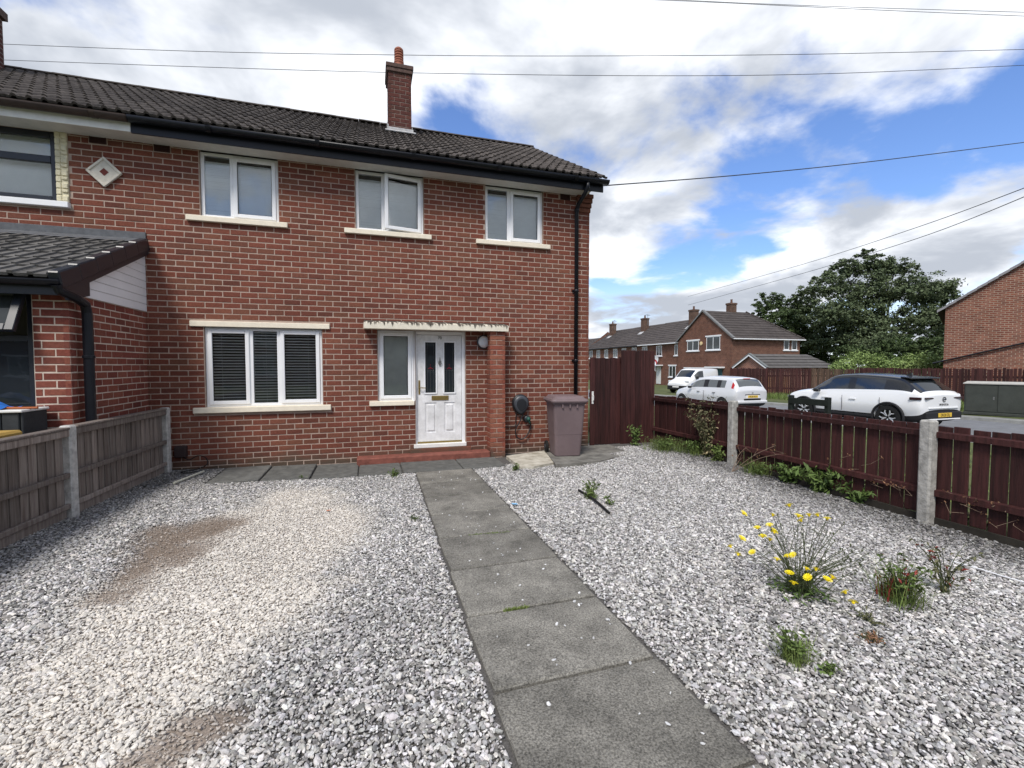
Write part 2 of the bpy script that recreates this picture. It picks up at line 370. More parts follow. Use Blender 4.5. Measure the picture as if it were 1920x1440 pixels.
# road, kerbs, pavements
M['asphalt'] = mat('asphalt', (.17, .175, .185), .9, .15, 3, .4, 120)
M['pave'] = mat('pave', (.22, .22, .21), .95, .2, 2, .3, 60)
M['kerb'] = mat('kerb', (.32, .32, .30), .9, .2, 5)
RX0, RX1 = 13.05, 18.5
def rz(x, y): return th(np.full(np.shape(x), 13.05), y) - .10
ys = np.concatenate([[-120, -60, -30, -15], np.linspace(-10, 40, 40), [60, 90]])
struct(link('road', grid_mesh('road', np.linspace(RX0, RX1, 8), ys, rz, M['asphalt'])))
def strip(name, x0, x1, dz, m, thick=.14):
    mb = MB(); z = [float(rz(0, y)) + dz for y in ys]
    for i in range(len(ys) - 1):
        y0, y1 = ys[i], ys[i + 1]
        vs_ = [(x0, y0, z[i]), (x1, y0, z[i]), (x1, y1, z[i + 1]), (x0, y1, z[i + 1])]
        mb.add(vs_ + [(a, b, c - thick) for a, b, c in vs_], [(0, 1, 2, 3), (0, 3, 7, 4), (1, 5, 6, 2)])
    return struct(mb.obj(name, m))
strip('kerb', RX0 - .13, RX0, .10, M['kerb']); strip('kerb', RX1, RX1 + .13, .10, M['kerb'])
strip('pavement', RX0 - 1.9, RX0 - .132, .095, M['pave']); strip('pavement', RX1 + .132, RX1 + 1.9, .095, M['pave'])

# path flags and the flags along the house front: each slab an object
M['flag'] = mat('flag', (.055, .052, .045), .95, 0, 105, .6, 220, base2=(.30, .285, .25), rnd=.24)
_n = M['flag'].node_tree.nodes; _l = M['flag'].node_tree.links; _b = _n['Principled BSDF']; _g = _n.new('ShaderNodeNewGeometry'); _t = _n.new('ShaderNodeTexNoise'); _t.inputs['Scale'].default_value = 3.2; _t.inputs['Detail'].default_value = 7; _t.inputs['Roughness'].default_value = .7; _l.new(_g.outputs['Position'], _t.inputs['Vector'])
_r = _n.new('ShaderNodeMapRange'); _l.new(_t.outputs[0], _r.inputs[0]); _r.inputs[1].default_value = .34; _r.inputs[2].default_value = .66; _r.inputs[3].default_value = .66; _r.inputs[4].default_value = 1.4
_v = _n.new('ShaderNodeVectorMath'); _v.operation = 'SCALE'; _l.new(_b.inputs['Base Color'].links[0].from_socket, _v.inputs[0]); _l.new(_r.outputs[0], _v.inputs['Scale']); _l.new(_v.outputs[0], _b.inputs['Base Color'])
M['flag_dk'] = mat('flag_dk', (.085, .085, .08), .95, 0, 9, .5, 120, base2=(.15, .15, .14), rnd=.2)
def slab(parent, x0, x1, y0, y1, m, z=0., tilt=.004, rot=0.):
    cx_, cyy = (x0 + x1) / 2, (y0 + y1) / 2; hx, hy = (x1 - x0) / 2 - .004, (y1 - y0) / 2 - .0075
    b = .008; mb = MB(); pr = [(-hx, -hy), (hx, -hy), (hx, hy), (-hx, hy)]
    jit = [(random.uniform(-.006, .004), random.uniform(-.006, .004)) for _ in pr]
    rim = []; k = 7
    for i in range(4):
        p0, p1 = Vector((pr[i][0] + jit[i][0], pr[i][1] + jit[i][1])), Vector((pr[(i + 1) % 4][0] + jit[(i + 1) % 4][0], pr[(i + 1) % 4][1] + jit[(i + 1) % 4][1]))
        for q in range(k):
            c = p0.lerp(p1, q / k); nrm = Vector((0, 0)) - c; c += nrm.normalized() * (random.uniform(0, .005) if q else .006); rim.append(c)
    n = len(rim); top = [(c.x * (1 - b / hx), c.y * (1 - b / hy), 0) for c in rim]; low = [(c.x, c.y, -b) for c in rim]; bot = [(c.x, c.y, -.06) for c in rim]
    mb.add(top + low + bot, [tuple(range(n))] + [(i, n + i, n + (i + 1) % n, (i + 1) % n) for i in range(n)] + [(n + i, 2 * n + i, 2 * n + (i + 1) % n, n + (i + 1) % n) for i in range(n)])
    o = mb.obj('slab', m, parent); o.location = (cx_, cyy, float(gh(cx_, cyy)) + z); o.rotation_euler = (random.uniform(-tilt, tilt), random.uniform(-tilt, tilt), rot + random.uniform(-.004, .004)); return o
pb = MB(); pb.box(PX0 - .02, PX1 + .02, -9.5, -1.0, -.09, -.035)
path = struct(pb.obj('path', mat('path_bed', (.03, .028, .024), .95, .3, 30)))
yj = [-.98, -1.64, -2.30, -2.93, -3.58, -4.24, -4.89, -5.56, -6.22, -6.88, -7.54, -8.2]
for i in range(len(yj) - 1):
    c = .5 * (yj[i] + yj[i + 1]); lx = .60 - .017 * (-c - 1.2)
    slab(path, lx, 1.425, yj[i + 1], yj[i], M['flag'], .012)
tb = MB(); tb.box(-2.05, 1.98, -.98, -.02, -.10, -.04)
apron = struct(tb.obj('paved_apron', M['mortar']))
for x0, x1 in ((-2.02, -1.42), (-1.415, -.80), (-.795, -.19), (-.185, .42), (.425, 1.30), (1.305, 1.97)):
    slab(apron, x0, x1, -.975, -.27 if x0 > -.3 else -.06, M['flag_dk'], .016, .006)
# concrete pads by the bin and gate
cb = MB()
poly = [gp(*q, .03) for q in ((951, 858), (1020, 848), (1036, 869), (985, 877))]
def pad(name, pxs, z, m, label=None):
    p = [gp(*q, z) for q in pxs]; mb = MB(); n = len(p)
    mb.add([(q.x, q.y, z + .012) for q in p] + [(q.x, q.y, z - .08) for q in p], [tuple(range(n))[::-1]] + [(i, (i + 1) % n, n + (i + 1) % n, n + i) for i in range(n)])
    return struct(mb.obj(name, m))
pad('concrete_pad', ((949, 856), (1020, 846), (1040, 868), (1000, 876), (975, 876)), .028, mat('pad_lt', (.30, .27, .21), .95, 0, 7, .4, 60, base2=(.60, .57, .49)))
pad('concrete_apron', ((1020, 843), (1105, 832), (1226, 836), (1190, 850), (1130, 864), (1085, 869), (1042, 872)), .045, mat('pad_dk', (.10, .095, .085), .95, 0, 6, .6, 80, base2=(.24, .23, .205)))

# gravel: one countless mass of stones
gs = .0138
X, Y = np.meshgrid(np.arange(-2.93, 5.22, gs), np.arange(-7.3, -.03, gs)); x = X.ravel(); y = Y.ravel()
x = x + RNG.uniform(-.55, .55, len(x)) * gs; y = y + RNG.uniform(-.55, .55, len(y)) * gs
lx = .595 - .017 * (-y - 1.2)
keep = ~((x > lx) & (x < 1.43) & (y < -.97)) & ~((x > -2.04) & (x < 1.98) & (y > -.985) & (x + 2.04 > 0))
keep &= ~((x > 1.9) & (y > -.80 + .06 * np.sin(x * 5)) & (x < 4.2)) & ~((x > 4.0) & (y > -.35))
keep &= ~((x < -2.0) & (y > -.12))
edge = np.minimum(np.abs(x - lx), np.abs(x - 1.43)); keep &= ~((edge < .012) & (y < -.97))
li, br = sand(x, y); keep &= RNG.random(len(x)) > br * .45
keep &= RNG.random(len(x)) > (sstep(4.75, 5.2, x) * .55)
x, y, li, br = x[keep], y[keep], li[keep], br[keep]; n = len(x)
rad = np.clip(RNG.lognormal(math.log(.0080), .32, n), .004, .018) * (1 - .45 * br) * (1 - .15 * li * (y > -4))
z = gh(x, y) - .008 + RNG.uniform(0, .014, n) - .004 * br
u = RNG.random(n)
g0 = np.where(u < .26, RNG.uniform(.46, .66, n), np.where(u < .72, RNG.uniform(.28, .45, n), RNG.uniform(.13, .25, n)))
g0 = np.minimum(.74, g0 * (.90 + .36 * fbm(x, y, .9, 11)))
tint = np.stack([1.02 + RNG.uniform(-.02, .05, n), np.ones(n), 0.965 + RNG.uniform(-.05, .05, n)], 1)
colr = g0[:, None] * tint
colr = colr + (np.array([.74, .69, .615]) * RNG.uniform(.80, 1.04, (n, 1)) - colr) * (li * RNG.uniform(.5, 1., n))[:, None]
colr = colr + (np.array([.25, .198, .158]) * RNG.uniform(.6, 1.5, (n, 1)) - colr) * (br * RNG.uniform(.55, 1., n))[:, None]
edge_dark = sstep(-2.2, -2.75, x) * .45 + sstep(-1.6, -.4, y) * (x < -1.2) * .5 + sstep(4.3, 5.1, x) * .5  # stones darker towards both fences and the left wall foot
colr *= (1 - np.clip(edge_dark, 0, .6))[:, None]
# a few stones strewn on the path
k = 90; sxp = RNG.uniform(.62, 1.38, k); syp = RNG.uniform(-6.9, -1.1, k)
x = np.r_[x, sxp]; y = np.r_[y, syp]; z = np.r_[z, np.full(k, .017)]; rad = np.r_[rad, RNG.uniform(.004, .010, k)]; g_ = RNG.uniform(.45, .8, (k, 1)); colr = np.r_[colr, np.repeat(g_, 3, 1)]
n = len(x)
me = bpy.data.meshes.new('gravel'); me.vertices.add(n); me.vertices.foreach_set('co', np.stack([x, y, z], 1).ravel())
a = me.attributes.new('tone', 'FLOAT_COLOR', 'POINT'); a.data.foreach_set('color', np.c_[colr, np.ones(n)].ravel())
a = me.attributes.new('rot', 'FLOAT_VECTOR', 'POINT'); a.data.foreach_set('vector', np.stack([RNG.uniform(-.5, .5, n), RNG.uniform(-.5, .5, n), RNG.uniform(0, 6.28, n)], 1).ravel())
a = me.attributes.new('scl', 'FLOAT_VECTOR', 'POINT'); a.data.foreach_set('vector', (rad[:, None] * np.stack([RNG.uniform(1, 1.65, n), RNG.uniform(.7, 1.05, n), RNG.uniform(.5, .8, n)], 1)).ravel())
me.update()
M['stone'] = attr_mat('stone', 'INSTANCER', .85, .25, 260, .22)
gravel = stuff(link('gravel', me)); tag(gravel, 'loose grey and white gravel spread over the front yard', 'gravel')
ng = bpy.data.node_groups.new('gravel_stones', 'GeometryNodeTree')
ng.interface.new_socket('Geometry', in_out='INPUT', socket_type='NodeSocketGeometry'); ng.interface.new_socket('Geometry', in_out='OUTPUT', socket_type='NodeSocketGeometry')
G = ng.nodes; GL = ng.links
gi = G.new('NodeGroupInput'); go = G.new('NodeGroupOutput'); join = G.new('GeometryNodeJoinGeometry')
for k in range(7):
    ico = G.new('GeometryNodeMeshIcoSphere'); ico.inputs['Radius'].default_value = 1; ico.inputs['Subdivisions'].default_value = 1 if k < 4 else 2
    sp = G.new('GeometryNodeSetPosition'); GL.new(ico.outputs[0], sp.inputs[0])
    pos = G.new('GeometryNodeInputPosition'); no = G.new('ShaderNodeTexVoronoi'); no.inputs['Scale'].default_value = .75
    off = G.new('ShaderNodeVectorMath'); off.operation = 'ADD'; off.inputs[1].default_value = (k * 7.3, k * 3.1, k * 5.7); GL.new(pos.outputs[0], off.inputs[0]); GL.new(off.outputs[0], no.inputs['Vector'])
    mr = G.new('ShaderNodeMapRange'); GL.new(no.outputs[0], mr.inputs[0]); mr.inputs[1].default_value = .1; mr.inputs[2].default_value = 1.; mr.inputs[3].default_value = 1.35; mr.inputs[4].default_value = .45
    sc = G.new('ShaderNodeVectorMath'); sc.operation = 'SCALE'; GL.new(pos.outputs[0], sc.inputs[0]); GL.new(mr.outputs[0], sc.inputs['Scale']); GL.new(sc.outputs[0], sp.inputs['Position'])
    sm = G.new('GeometryNodeSetMaterial'); sm.inputs['Material'].default_value = M['stone']; GL.new(sp.outputs[0], sm.inputs[0])
    gti = G.new('GeometryNodeGeometryToInstance'); GL.new(sm.outputs[0], gti.inputs[0]); GL.new(gti.outputs[0], join.inputs[0])
iop = G.new('GeometryNodeInstanceOnPoints'); GL.new(gi.outputs[0], iop.inputs['Points']); GL.new(join.outputs[0], iop.inputs['Instance']); iop.inputs['Pick Instance'].default_value = True
rv = G.new('FunctionNodeRandomValue'); rv.data_type = 'INT'; rv.inputs[4].default_value = 0; rv.inputs[5].default_value = 6; GL.new(rv.outputs[2], iop.inputs['Instance Index'])
na = G.new('GeometryNodeInputNamedAttribute'); na.data_type = 'FLOAT_VECTOR'; na.inputs[0].default_value = 'rot'
e2r = G.new('FunctionNodeEulerToRotation'); GL.new(na.outputs[0], e2r.inputs[0]); GL.new(e2r.outputs[0], iop.inputs['Rotation'])
ns_ = G.new('GeometryNodeInputNamedAttribute'); ns_.data_type = 'FLOAT_VECTOR'; ns_.inputs[0].default_value = 'scl'; GL.new(ns_.outputs[0], iop.inputs['Scale'])
GL.new(iop.outputs[0], go.inputs[0])
md = gravel.modifiers.new('stones', 'NODES'); md.node_group = ng
# ================================================================== HOUSES
CRS, BRK, JT = .0817, .2286, .0112
def brick_mesh(name, m, L_=BRK - JT, H_=CRS - JT, D_=.05, b=.004, seed=0):
    rg = random.Random(seed); j = lambda s: rg.uniform(-s, s); h = L_ / 2
    v = []; ins = [(-h, 0), (h, 0), (h, H_), (-h, H_)]
    for (a, c) in ins: v.append((a + j(.0012), b + j(.0008), c + j(.0012)))
    for (a, c) in ins: v.append((a * (1 - 2 * b / L_) + j(.0012), j(.001), c + (b if c == 0 else -b) + j(.0012)))
    for (a, c) in ins: v.append((a, D_, c))
    f = [(4, 5, 6, 7)] + [(i, (i + 1) % 4, 4 + (i + 1) % 4, 4 + i) for i in range(4)] + [(8 + i, 8 + (i + 1) % 4, (i + 1) % 4, i) for i in range(4)]
    me = bpy.data.meshes.new(name); me.from_pydata(v, [], f); me.materials.append(m); return me
BM = {}
def bricks(parent, O, a, length, z0, z1, openings=(), m='brick', limit=300, off=0., clip=None, rows0=0, seed=1, jy=.0018, tooth=''):
    """real bricks on a vertical plane: origin O, unit direction a, outward normal (a.y,-a.x)"""
    if m not in BM: BM[m] = [brick_mesh('brick', M[m], seed=s) for s in range(4)]
    rg = random.Random(seed); a = Vector((a[0], a[1], 0)).normalized(); nrm = Vector((a.y, -a.x, 0)); ang = math.atan2(a.y, a.x); items = []
    nrow = int(round((z1 - z0) / CRS))
    for r in range(nrow):
        zb = z0 + r * CRS; zt = zb + CRS; zm = (zb + zt) / 2
        odd = (r + rows0) % 2
        iv = [(-BRK / 2 if 'L' in tooth and odd else 0., length - (BRK / 2 if 'R' in tooth and odd else 0))]
        for (s0, s1, c0, c1) in openings:
            if zm > c0 and zm < c1:
                nv = []
                for (p, q) in iv:
                    if s1 <= p or s0 >= q: nv.append((p, q)); continue
                    if s0 > p: nv.append((p, s0))
                    if s1 < q: nv.append((s1, q))
                iv = nv
        ph = (off + (BRK / 2 if (r + rows0) % 2 else 0)) % BRK
        for (p, q) in iv:
            k = math.floor((p - ph) / BRK)
            while True:
                b0 = ph + k * BRK; b1 = b0 + BRK; k += 1
                if b0 >= q - .001: break
                c0, c1 = max(b0, p), min(b1, q)
                w_ = c1 - c0
                if w_ < .03: continue
                if clip and not clip((c0 + c1) / 2, zm): continue
                e0 = 0 if c0 == p and p == 0 else JT / 2; e1 = 0 if c1 == q and q == length else JT / 2
                sl = w_ - e0 - e1
                if sl < .015: continue
                mid = c0 + e0 + sl / 2
                pos = O + a * mid + nrm * rg.uniform(-jy, jy * .6); pos.z = zb + JT / 2 + rg.uniform(-.0012, .0012)
                items.append((pos, sl, rg.uniform(-.004, .004)))
    items.sort(key=lambda t: (t[0] - CAM).length)
    for (pos, sl, jr) in items[:limit]:
        o = bpy.data.objects.new('brick', BM[m][rg.randrange(4)]); COL.objects.link(o); o.parent = parent
        o.location = pos; o.rotation_euler = (0, jr, ang); o.scale = (sl / (BRK - JT), 1, 1)
        if parent.name in WORLD: o.matrix_parent_inverse = Matrix.Translation(-WORLD[parent.name])
    rest = items[limit:]
    if rest:
        tv = [np.array([v.co[:] for v in b.vertices]) for b in BM[m]]; tf = np.array([p.vertices[:] for p in BM[m][0].polygons]); V = []; FF = []; RN = []
        ca, sa = math.cos(ang), math.sin(ang)
        for i, (pos, sl, jr) in enumerate(rest):
            t = tv[i % 4] * [sl / (BRK - JT), 1, 1]
            V.append(np.stack([t[:, 0] * ca - t[:, 1] * sa + pos.x, t[:, 0] * sa + t[:, 1] * ca + pos.y, t[:, 2] + pos.z - t[:, 0] * jr], 1)); FF.append(tf + 12 * i); RN += [rg.random()] * len(tf)
        me = bpy.data.meshes.new('brickwork'); me.from_pydata(np.concatenate(V).tolist(), [], np.concatenate(FF).tolist()); me.materials.append(M[m])
        at = me.attributes.new('rnd', 'FLOAT', 'FACE'); at.data.foreach_set('value', RN); me.update()
        stuff(link('brickwork', me, parent))
    return len(items)
def wall_sheet(mb, O, a, length, z0, z1, openings=(), depth=.10, inset=.0040):
    """mortar face behind the bricks, with reveals round the openings"""
    a = Vector((a[0], a[1], 0)).normalized(); nrm = Vector((a.y, -a.x, 0))
    P = lambda s, z, d: (O + a * s - nrm * d) * 1 if False else Vector((O.x + a.x * s - nrm.x * d, O.y + a.y * s - nrm.y * d, z))
    xs = sorted({0., length} | {v for o in openings for v in o[:2] if 0 < v < length}); zs = sorted({z0, z1} | {v for o in openings for v in o[2:] if z0 < v < z1})
    for i in range(len(xs) - 1):
        for j in range(len(zs) - 1):
            mx, mz = (xs[i] + xs[i + 1]) / 2, (zs[j] + zs[j + 1]) / 2
            if any(o[0] < mx < o[1] and o[2] < mz < o[3] for o in openings): continue
            mb.add([P(xs[i], zs[j], inset), P(xs[i + 1], zs[j], inset), P(xs[i + 1], zs[j + 1], inset), P(xs[i], zs[j + 1], inset)], [(0, 1, 2, 3)])
    for (s0, s1, c0, c1) in openings:
        q = [(s0, c0), (s1, c0), (s1, c1), (s0, c1)]
        for k in range(4):
            A, B = q[k], q[(k + 1) % 4]
            mb.add([P(*A, inset), P(*B, inset), P(*B, depth), P(*A, depth)], [(0, 1, 2, 3)])
    return mb

# ---- windows -------------------------------------------------------
def window(parent, x0, x1, z0, z1, bays, y=.045, fm='upvc', glass='glass_sky', blind=None, fw=.045, opened=None, slat=.025, blind_drop=0., mulls=True):
    """white framed window in the Y=0 facade; bays: list of (xa, xb, kind)"""
    D = .06; mb = MB()
    mb.bbox(x0, x0 + fw, y, y + D, z0, z1, .004); mb.bbox(x1 - fw, x1, y, y + D, z0, z1, .004)
    mb.bbox(x0 + fw, x1 - fw, y + .001, y + D, z0, z0 + fw, .004); mb.bbox(x0 + fw, x1 - fw, y + .001, y + D, z1 - fw, z1, .004)
    for (a, b) in zip(bays, bays[1:]): mb.bbox(a[1], b[0], y + .0015, y + D, z0 + fw, z1 - fw, .004)
    win = mb.obj('window', M[fm], parent)
    for k, (xa, xb, kind) in enumerate(bays):
        za, zb = z0 + fw, z1 - fw
        if kind == 'sash':
            sw = .055; e = .012; s = MB()
            xa_, xb_, za_, zb_ = xa - e, xb + e, za - e, zb + e
            Mx = None; ys0, ys1 = y - .018, y + .03
            if opened == k:
                piv = Vector((xb_, y - .018, 0)); Mx = Matrix.Translation(piv) @ Matrix.Rotation(R(10.5), 4, 'Z') @ Matrix.Translation(-piv)
            for bx in ((xa_, xa_ + sw, za_, zb_), (xb_ - sw, xb_, za_, zb_), (xa_ + sw, xb_ - sw, za_, za_ + sw), (xa_ + sw, xb_ - sw, zb_ - sw, zb_)):
                s.bbox(bx[0], bx[1], ys0, ys1, bx[2], bx[3], .006, Mx)
            so = s.obj('sash', M[fm], win)
            g = MB(); g.box(xa_ + sw - .004, xb_ - sw + .004, y + .002, y + .008, za_ + sw - .004, zb_ - sw + .004, Mx); g.obj('pane', M[glass], win)
            gk = MB(); t = .006
            for bx in ((xa_ + sw, xa_ + sw + t, za_ + sw, zb_ - sw), (xb_ - sw - t, xb_ - sw, za_ + sw, zb_ - sw), (xa_ + sw + t, xb_ - sw - t, za_ + sw, za_ + sw + t), (xa_ + sw + t, xb_ - sw - t, zb_ - sw - t, zb_ - sw)):
                gk.box(bx[0], bx[1], y - .004, y + .0015, bx[2], bx[3], Mx)
            gk.obj('gasket', M['rubber'], win)
        else:
            g = MB(); g.box(xa - .004, xb + .004, y + .012, y + .018, za - .004, zb + .004); g.obj('pane', M[glass], win)
    if blind:
        bm_ = MB(); zc = z1 - fw - blind_drop - .02; yb = y + .045; ang = R(72 if blind == 'closed' else 36)
        while zc > z0 + .03:
            c, s_ = math.cos(ang) * slat / 2, math.sin(ang) * slat / 2; wv = random.uniform(-.001, .001)
            bm_.add([(x0 + .03, yb - c, zc - s_ + wv), (x1 - .03, yb - c, zc - s_), (x1 - .03, yb + c, zc + s_), (x0 + .03, yb + c, zc + s_ + wv)], [(0, 1, 2, 3)])
            zc -= slat * (.86 if blind == 'closed' else 1.5)
        for xx in np.linspace(x0 + .2, x1 - .2, 3): bm_.box(xx - .001, xx + .001, yb - slat * .55, yb - slat * .5, z0 + .03, z1 - fw - blind_drop)
        stuff(bm_.obj('blind', M['blind'] if blind == 'closed' else M['blind_lo'], win))
    return win
def sill(parent, x0, x1, z0, z1, out=.05, name='sill', m='cream'):
    mb = MB(); mb.bbox(x0, x1, -out, .055, z0, z1, .006); return mb.obj(name, M[m], parent)

# ---- roof tiles ----------------------------------------------------
def tile_mesh(name, W, Lg, m, rolls=2, amp=.034, th_=.030, kind='roll', ns=16, seed=0):
    rg = random.Random(seed); mb = MB(); top = []
    def prof(x):
        t = (x / W * rolls) % 1.0
        if kind == 'roll': return amp * (max(0., math.cos(2 * PI * (t - .5))) ** .7 if abs(t - .5) < .25 else 0) + .004 * math.cos(2 * PI * t)
        return amp * (1 if .62 < t < .9 else 0)
    xs = [W * i / ns for i in range(ns + 1)]
    if kind != 'roll': xs = sorted({0, W} | {W / rolls * (k + t) for k in range(rolls) for t in (.0, .6, .64, .88, .92)})
    n = len(xs); v = []
    for yy, tilt in ((0., 0), (Lg, -.022)):
        for x_ in xs: v.append((x_ - W / 2, yy, prof(x_) + tilt + .03 + (rg.uniform(-.0015, .0015) if yy == 0 else 0)))
    for x_ in xs: v.append((x_ - W / 2, .002, prof(x_) + .03 - th_))
    f = [(i, i + 1, n + i + 1, n + i) for i in range(n - 1)] + [(2 * n + i, 2 * n + i + 1, i + 1, i) for i in range(n - 1)] + [(2 * n + i + 1, 2 * n + i, n + i, n + i + 1) for i in range(n - 1)]
    f += [(0, n, 2 * n), (n - 1, 3 * n - 1, 2 * n - 1)]
    mb.add(v, f); return mb.mesh(name, m)
def lay_tiles(parent, x0, x1, yl, zl, yr, zr, meshes, W, gauge, rows, gap=.002):
    """tiles on a slope rising in +Y; W tile width; from x0 to x1"""
    th = math.atan2(zr - zl, yr - yl); cols = int(round((x1 - x0) / W)); cnt = 0
    for c in range(cols):
        for r in range(rows):
            s = r * gauge; o = bpy.data.objects.new('tile', meshes[random.randrange(len(meshes))]); COL.objects.link(o); o.parent = parent
            o.location = (x0 + (c + .5) * W + random.uniform(-.003, .003), yl + math.cos(th) * s, zl + math.sin(th) * s + random.uniform(-.003, .003))
            o.rotation_euler = (th + random.uniform(-.006, .006), random.uniform(-.004, .004), random.uniform(-.006, .006)); o.scale = ((W - gap) / W, 1, 1); cnt += 1
    return cnt

# ---- our house -----------------------------------------------------
HX0, HX1, HD = -2.945, 3.832, 6.8
BZ = -3 * CRS            # first course sits below ground
EZ = 4.62
house = thing('brick_house', 'red brick end of terrace house with white windows, white front door and black gutter', 'house', (.45, 0, 0), world=True)
OP = [(-2.285, -1.275, 3.66, 4.66), (-.195, .855, 3.66, 4.66), (1.885, 2.93, 3.66, 4.66), (-2.285, -.71, .93, 2.10), (.11, .705, .965, 2.11), (.70, 1.535, .19, 2.11)]
opl = [(a - HX0, b - HX0, c, d) for a, b, c, d in OP]
wl = 2 * CRS * 0
wb = MB(); O_ = Vector((HX0, 0, 0)); Lw = HX1 - HX0
NR = int(round((EZ + .16 - BZ) / CRS))
wall_sheet(wb, O_, (1, 0), Lw, BZ, BZ + NR * CRS, opl, depth=.115)
# side gable, back and inner faces of the shell
O2 = Vector((HX1, 0, 0)); wall_sheet(wb, O2, (0, 1), HD, BZ, BZ + NR * CRS)
yr_, zr_ = 3.4, 6.98; yl_, zl_ = -.40, 4.765
wb.add([(HX1 - .0065, 0, EZ), (HX1 - .0065, HD, EZ), (HX1 - .0065, 3.4, 6.86)], [(0, 1, 2)])
wb.add([(HX0, HD, BZ), (HX1 - .0065, HD, BZ), (HX1 - .0065, HD, 4.8), (HX0, HD, 4.8)], [(1, 0, 3, 2)])
wall = wb.obj('wall', M['mortar'], house)
sl_op = [(a - .12 - HX0, b + .115 - HX0, 3.58, 3.665) for a, b in ((-2.35, -1.275), (-.215, .863), (1.883, 2.965))]
bop = list(opl) + sl_op + [(-2.43 - HX0, -.593 - HX0, .845, .935), (-.023 - HX0, .71 - HX0, .885, .97), (-2.45 - HX0, -.596 - HX0, 2.095, 2.185), (-.10 - HX0, 2.24 - HX0, 2.105, 2.20), (.66 - HX0, 1.58 - HX0, .1, .2)]
vents = [(-2.82, -2.62, 4.49, 4.63), (3.25, 3.45, 4.48, 4.61)]
bop += [(a - HX0, b - HX0, c, d) for a, b, c, d in vents]
bricks(wall, O_, (1, 0), Lw, BZ, BZ + NR * CRS, bop, 'brick', 300, off=0., seed=3, tooth='L')
bricks(wall, O2, (0, 1), HD, BZ, BZ + NR * CRS, (), 'brick', 0, off=.0, seed=4)
bricks(wall, Vector((HX1, 0, 0)), (0, 1), HD, BZ + NR * CRS, 6.9, (), 'brick', 0, clip=lambda s, z: z < 4.85 + (min(s, HD - s)) * .583 - .02, seed=5)
inn = MB()
inn.add([(HX0 + .01, .13, -.1), (HX1 - .12, .13, -.1), (HX1 - .12, 4.5, -.1), (HX0 + .01, 4.5, -.1)], [(0, 1, 2, 3)])
inn.add([(HX0 + .01, .13, 2.4), (HX1 - .12, .13, 2.4), (HX1 - .12, 4.5, 2.4), (HX0 + .01, 4.5, 2.4)], [(3, 2, 1, 0)])
inn.add([(HX0 + .01, .13, 2.6), (HX1 - .12, .13, 2.6), (HX1 - .12, 4.5, 2.6), (HX0 + .01, 4.5, 2.6)], [(0, 1, 2, 3)])
inn.add([(HX0 + .01, .13, 4.75), (HX1 - .12, .13, 4.75), (HX1 - .12, 4.5, 4.75), (HX0 + .01, 4.5, 4.75)], [(3, 2, 1, 0)])
inn.add([(HX0 + .01, 3.2, -.1), (HX1 - .12, 3.2, -.1), (HX1 - .12, 3.2, 4.75), (HX0 + .01, 3.2, 4.75)], [(0, 3, 2, 1)])
for xx in (HX0 + .01, -.35, HX1 - .12): inn.add([(xx, .13, -.1), (xx, 3.2, -.1), (xx, 3.2, 4.75), (xx, .13, 4.75)], [(0, 1, 2, 3)])
inn.obj('interior', M['interior'], house)
# air bricks
def air_brick(parent, a, b, c, d):
    v_ = MB(); v_.box(a + .008, b - .008, .0025, .05, c + .008, d - .008)
    for k in range(6): zk = c + .012 + (d - c - .024) * k / 5; v_.box(a + .01, b - .01, -.012, .002, zk - .004, zk + .004)
    for xx in (a + .008, b - .018): v_.box(xx, xx + .01, -.0125, .002, c + .008, d - .008)
    return v_.obj('air_vent', M['brick_air'], parent)
M['brick_air'] = mat('brick_air', (.05, .022, .02), .9, .2, 20)
for v in vents: air_brick(house, *v)

# upper windows
for (a, b, m1, m2, op) in ((-2.28, -1.28, -1.915, -1.86, None), (-.19, .85, .195, .25, 1), (1.89, 2.925, 2.28, 2.35, None)):
    wn = window(house, a, b, 3.663, 4.585, [(a + .045, m1, 'fixed'), (m2, b - .045, 'sash')], blind='closed', opened=op, blind_drop=.055)
    sill(wn, a - .17, b + .125, 3.588, 3.662)
# ground floor windows
wn = window(house, -2.28, -.715, .935, 2.098, [(-2.235, -1.725, 'sash'), (-1.665, -1.345, 'fixed'), (-1.285, -.76, 'sash')], blind='open', glass='glass', slat=.028)
sill(wn, -2.43, -.593, .853, .934, .055); sill(wn, -2.449, -.596, 2.10, 2.18, .03, 'lintel')
wn = window(house, .115, .672, .968, 2.105, [(.16, .627, 'sash')], blind='closed', glass='glass', slat=.03)
M['blind_gr'] = mat('blind_gr', (.60, .62, .57), .7, .1, 5)
for c in wn.children:
    if c.name.startswith('blind'): c.data.materials[0] = M['blind_gr']
sill(wn, -.023, .675, .893, .967, .05)
# front door
dr = MB(); X0, X1, Z0, Z1, fy = .675, 1.533, .205, 2.105, .04
for bx in ((X0, X0 + .055, Z0, Z1), (X1 - .055, X1, Z0, Z1), (X0 + .055, X1 - .055, Z1 - .055, Z1)): dr.bbox(bx[0], bx[1], fy, fy + .07, bx[2], bx[3], .005)
door = dr.obj('door', M['upvc'], house)
th_ = MB(); th_.bbox(X0 - .01, X1 + .01, -.02, fy + .03, Z0 - .03, Z0 + .035, .006); th_.obj('threshold', M['white_paint'], door)
tb_ = MB(); tb_.bbox(X0 + .055, X1 - .055, fy + .005, fy + .03, Z0 + .037, Z0 + .062, .003); tb_.obj('weather_bar', M['brass'], door)
M['door_skin'] = mat('door_skin', (.60, .60, .60), .5, 0, 7, .12, 40, base2=(.84, .84, .85), spec=.35)
lf = MB(); ly = fy + .022; la, lb, lz0, lz1 = X0 + .06, X1 - .06, Z0 + .065, Z1 - .06
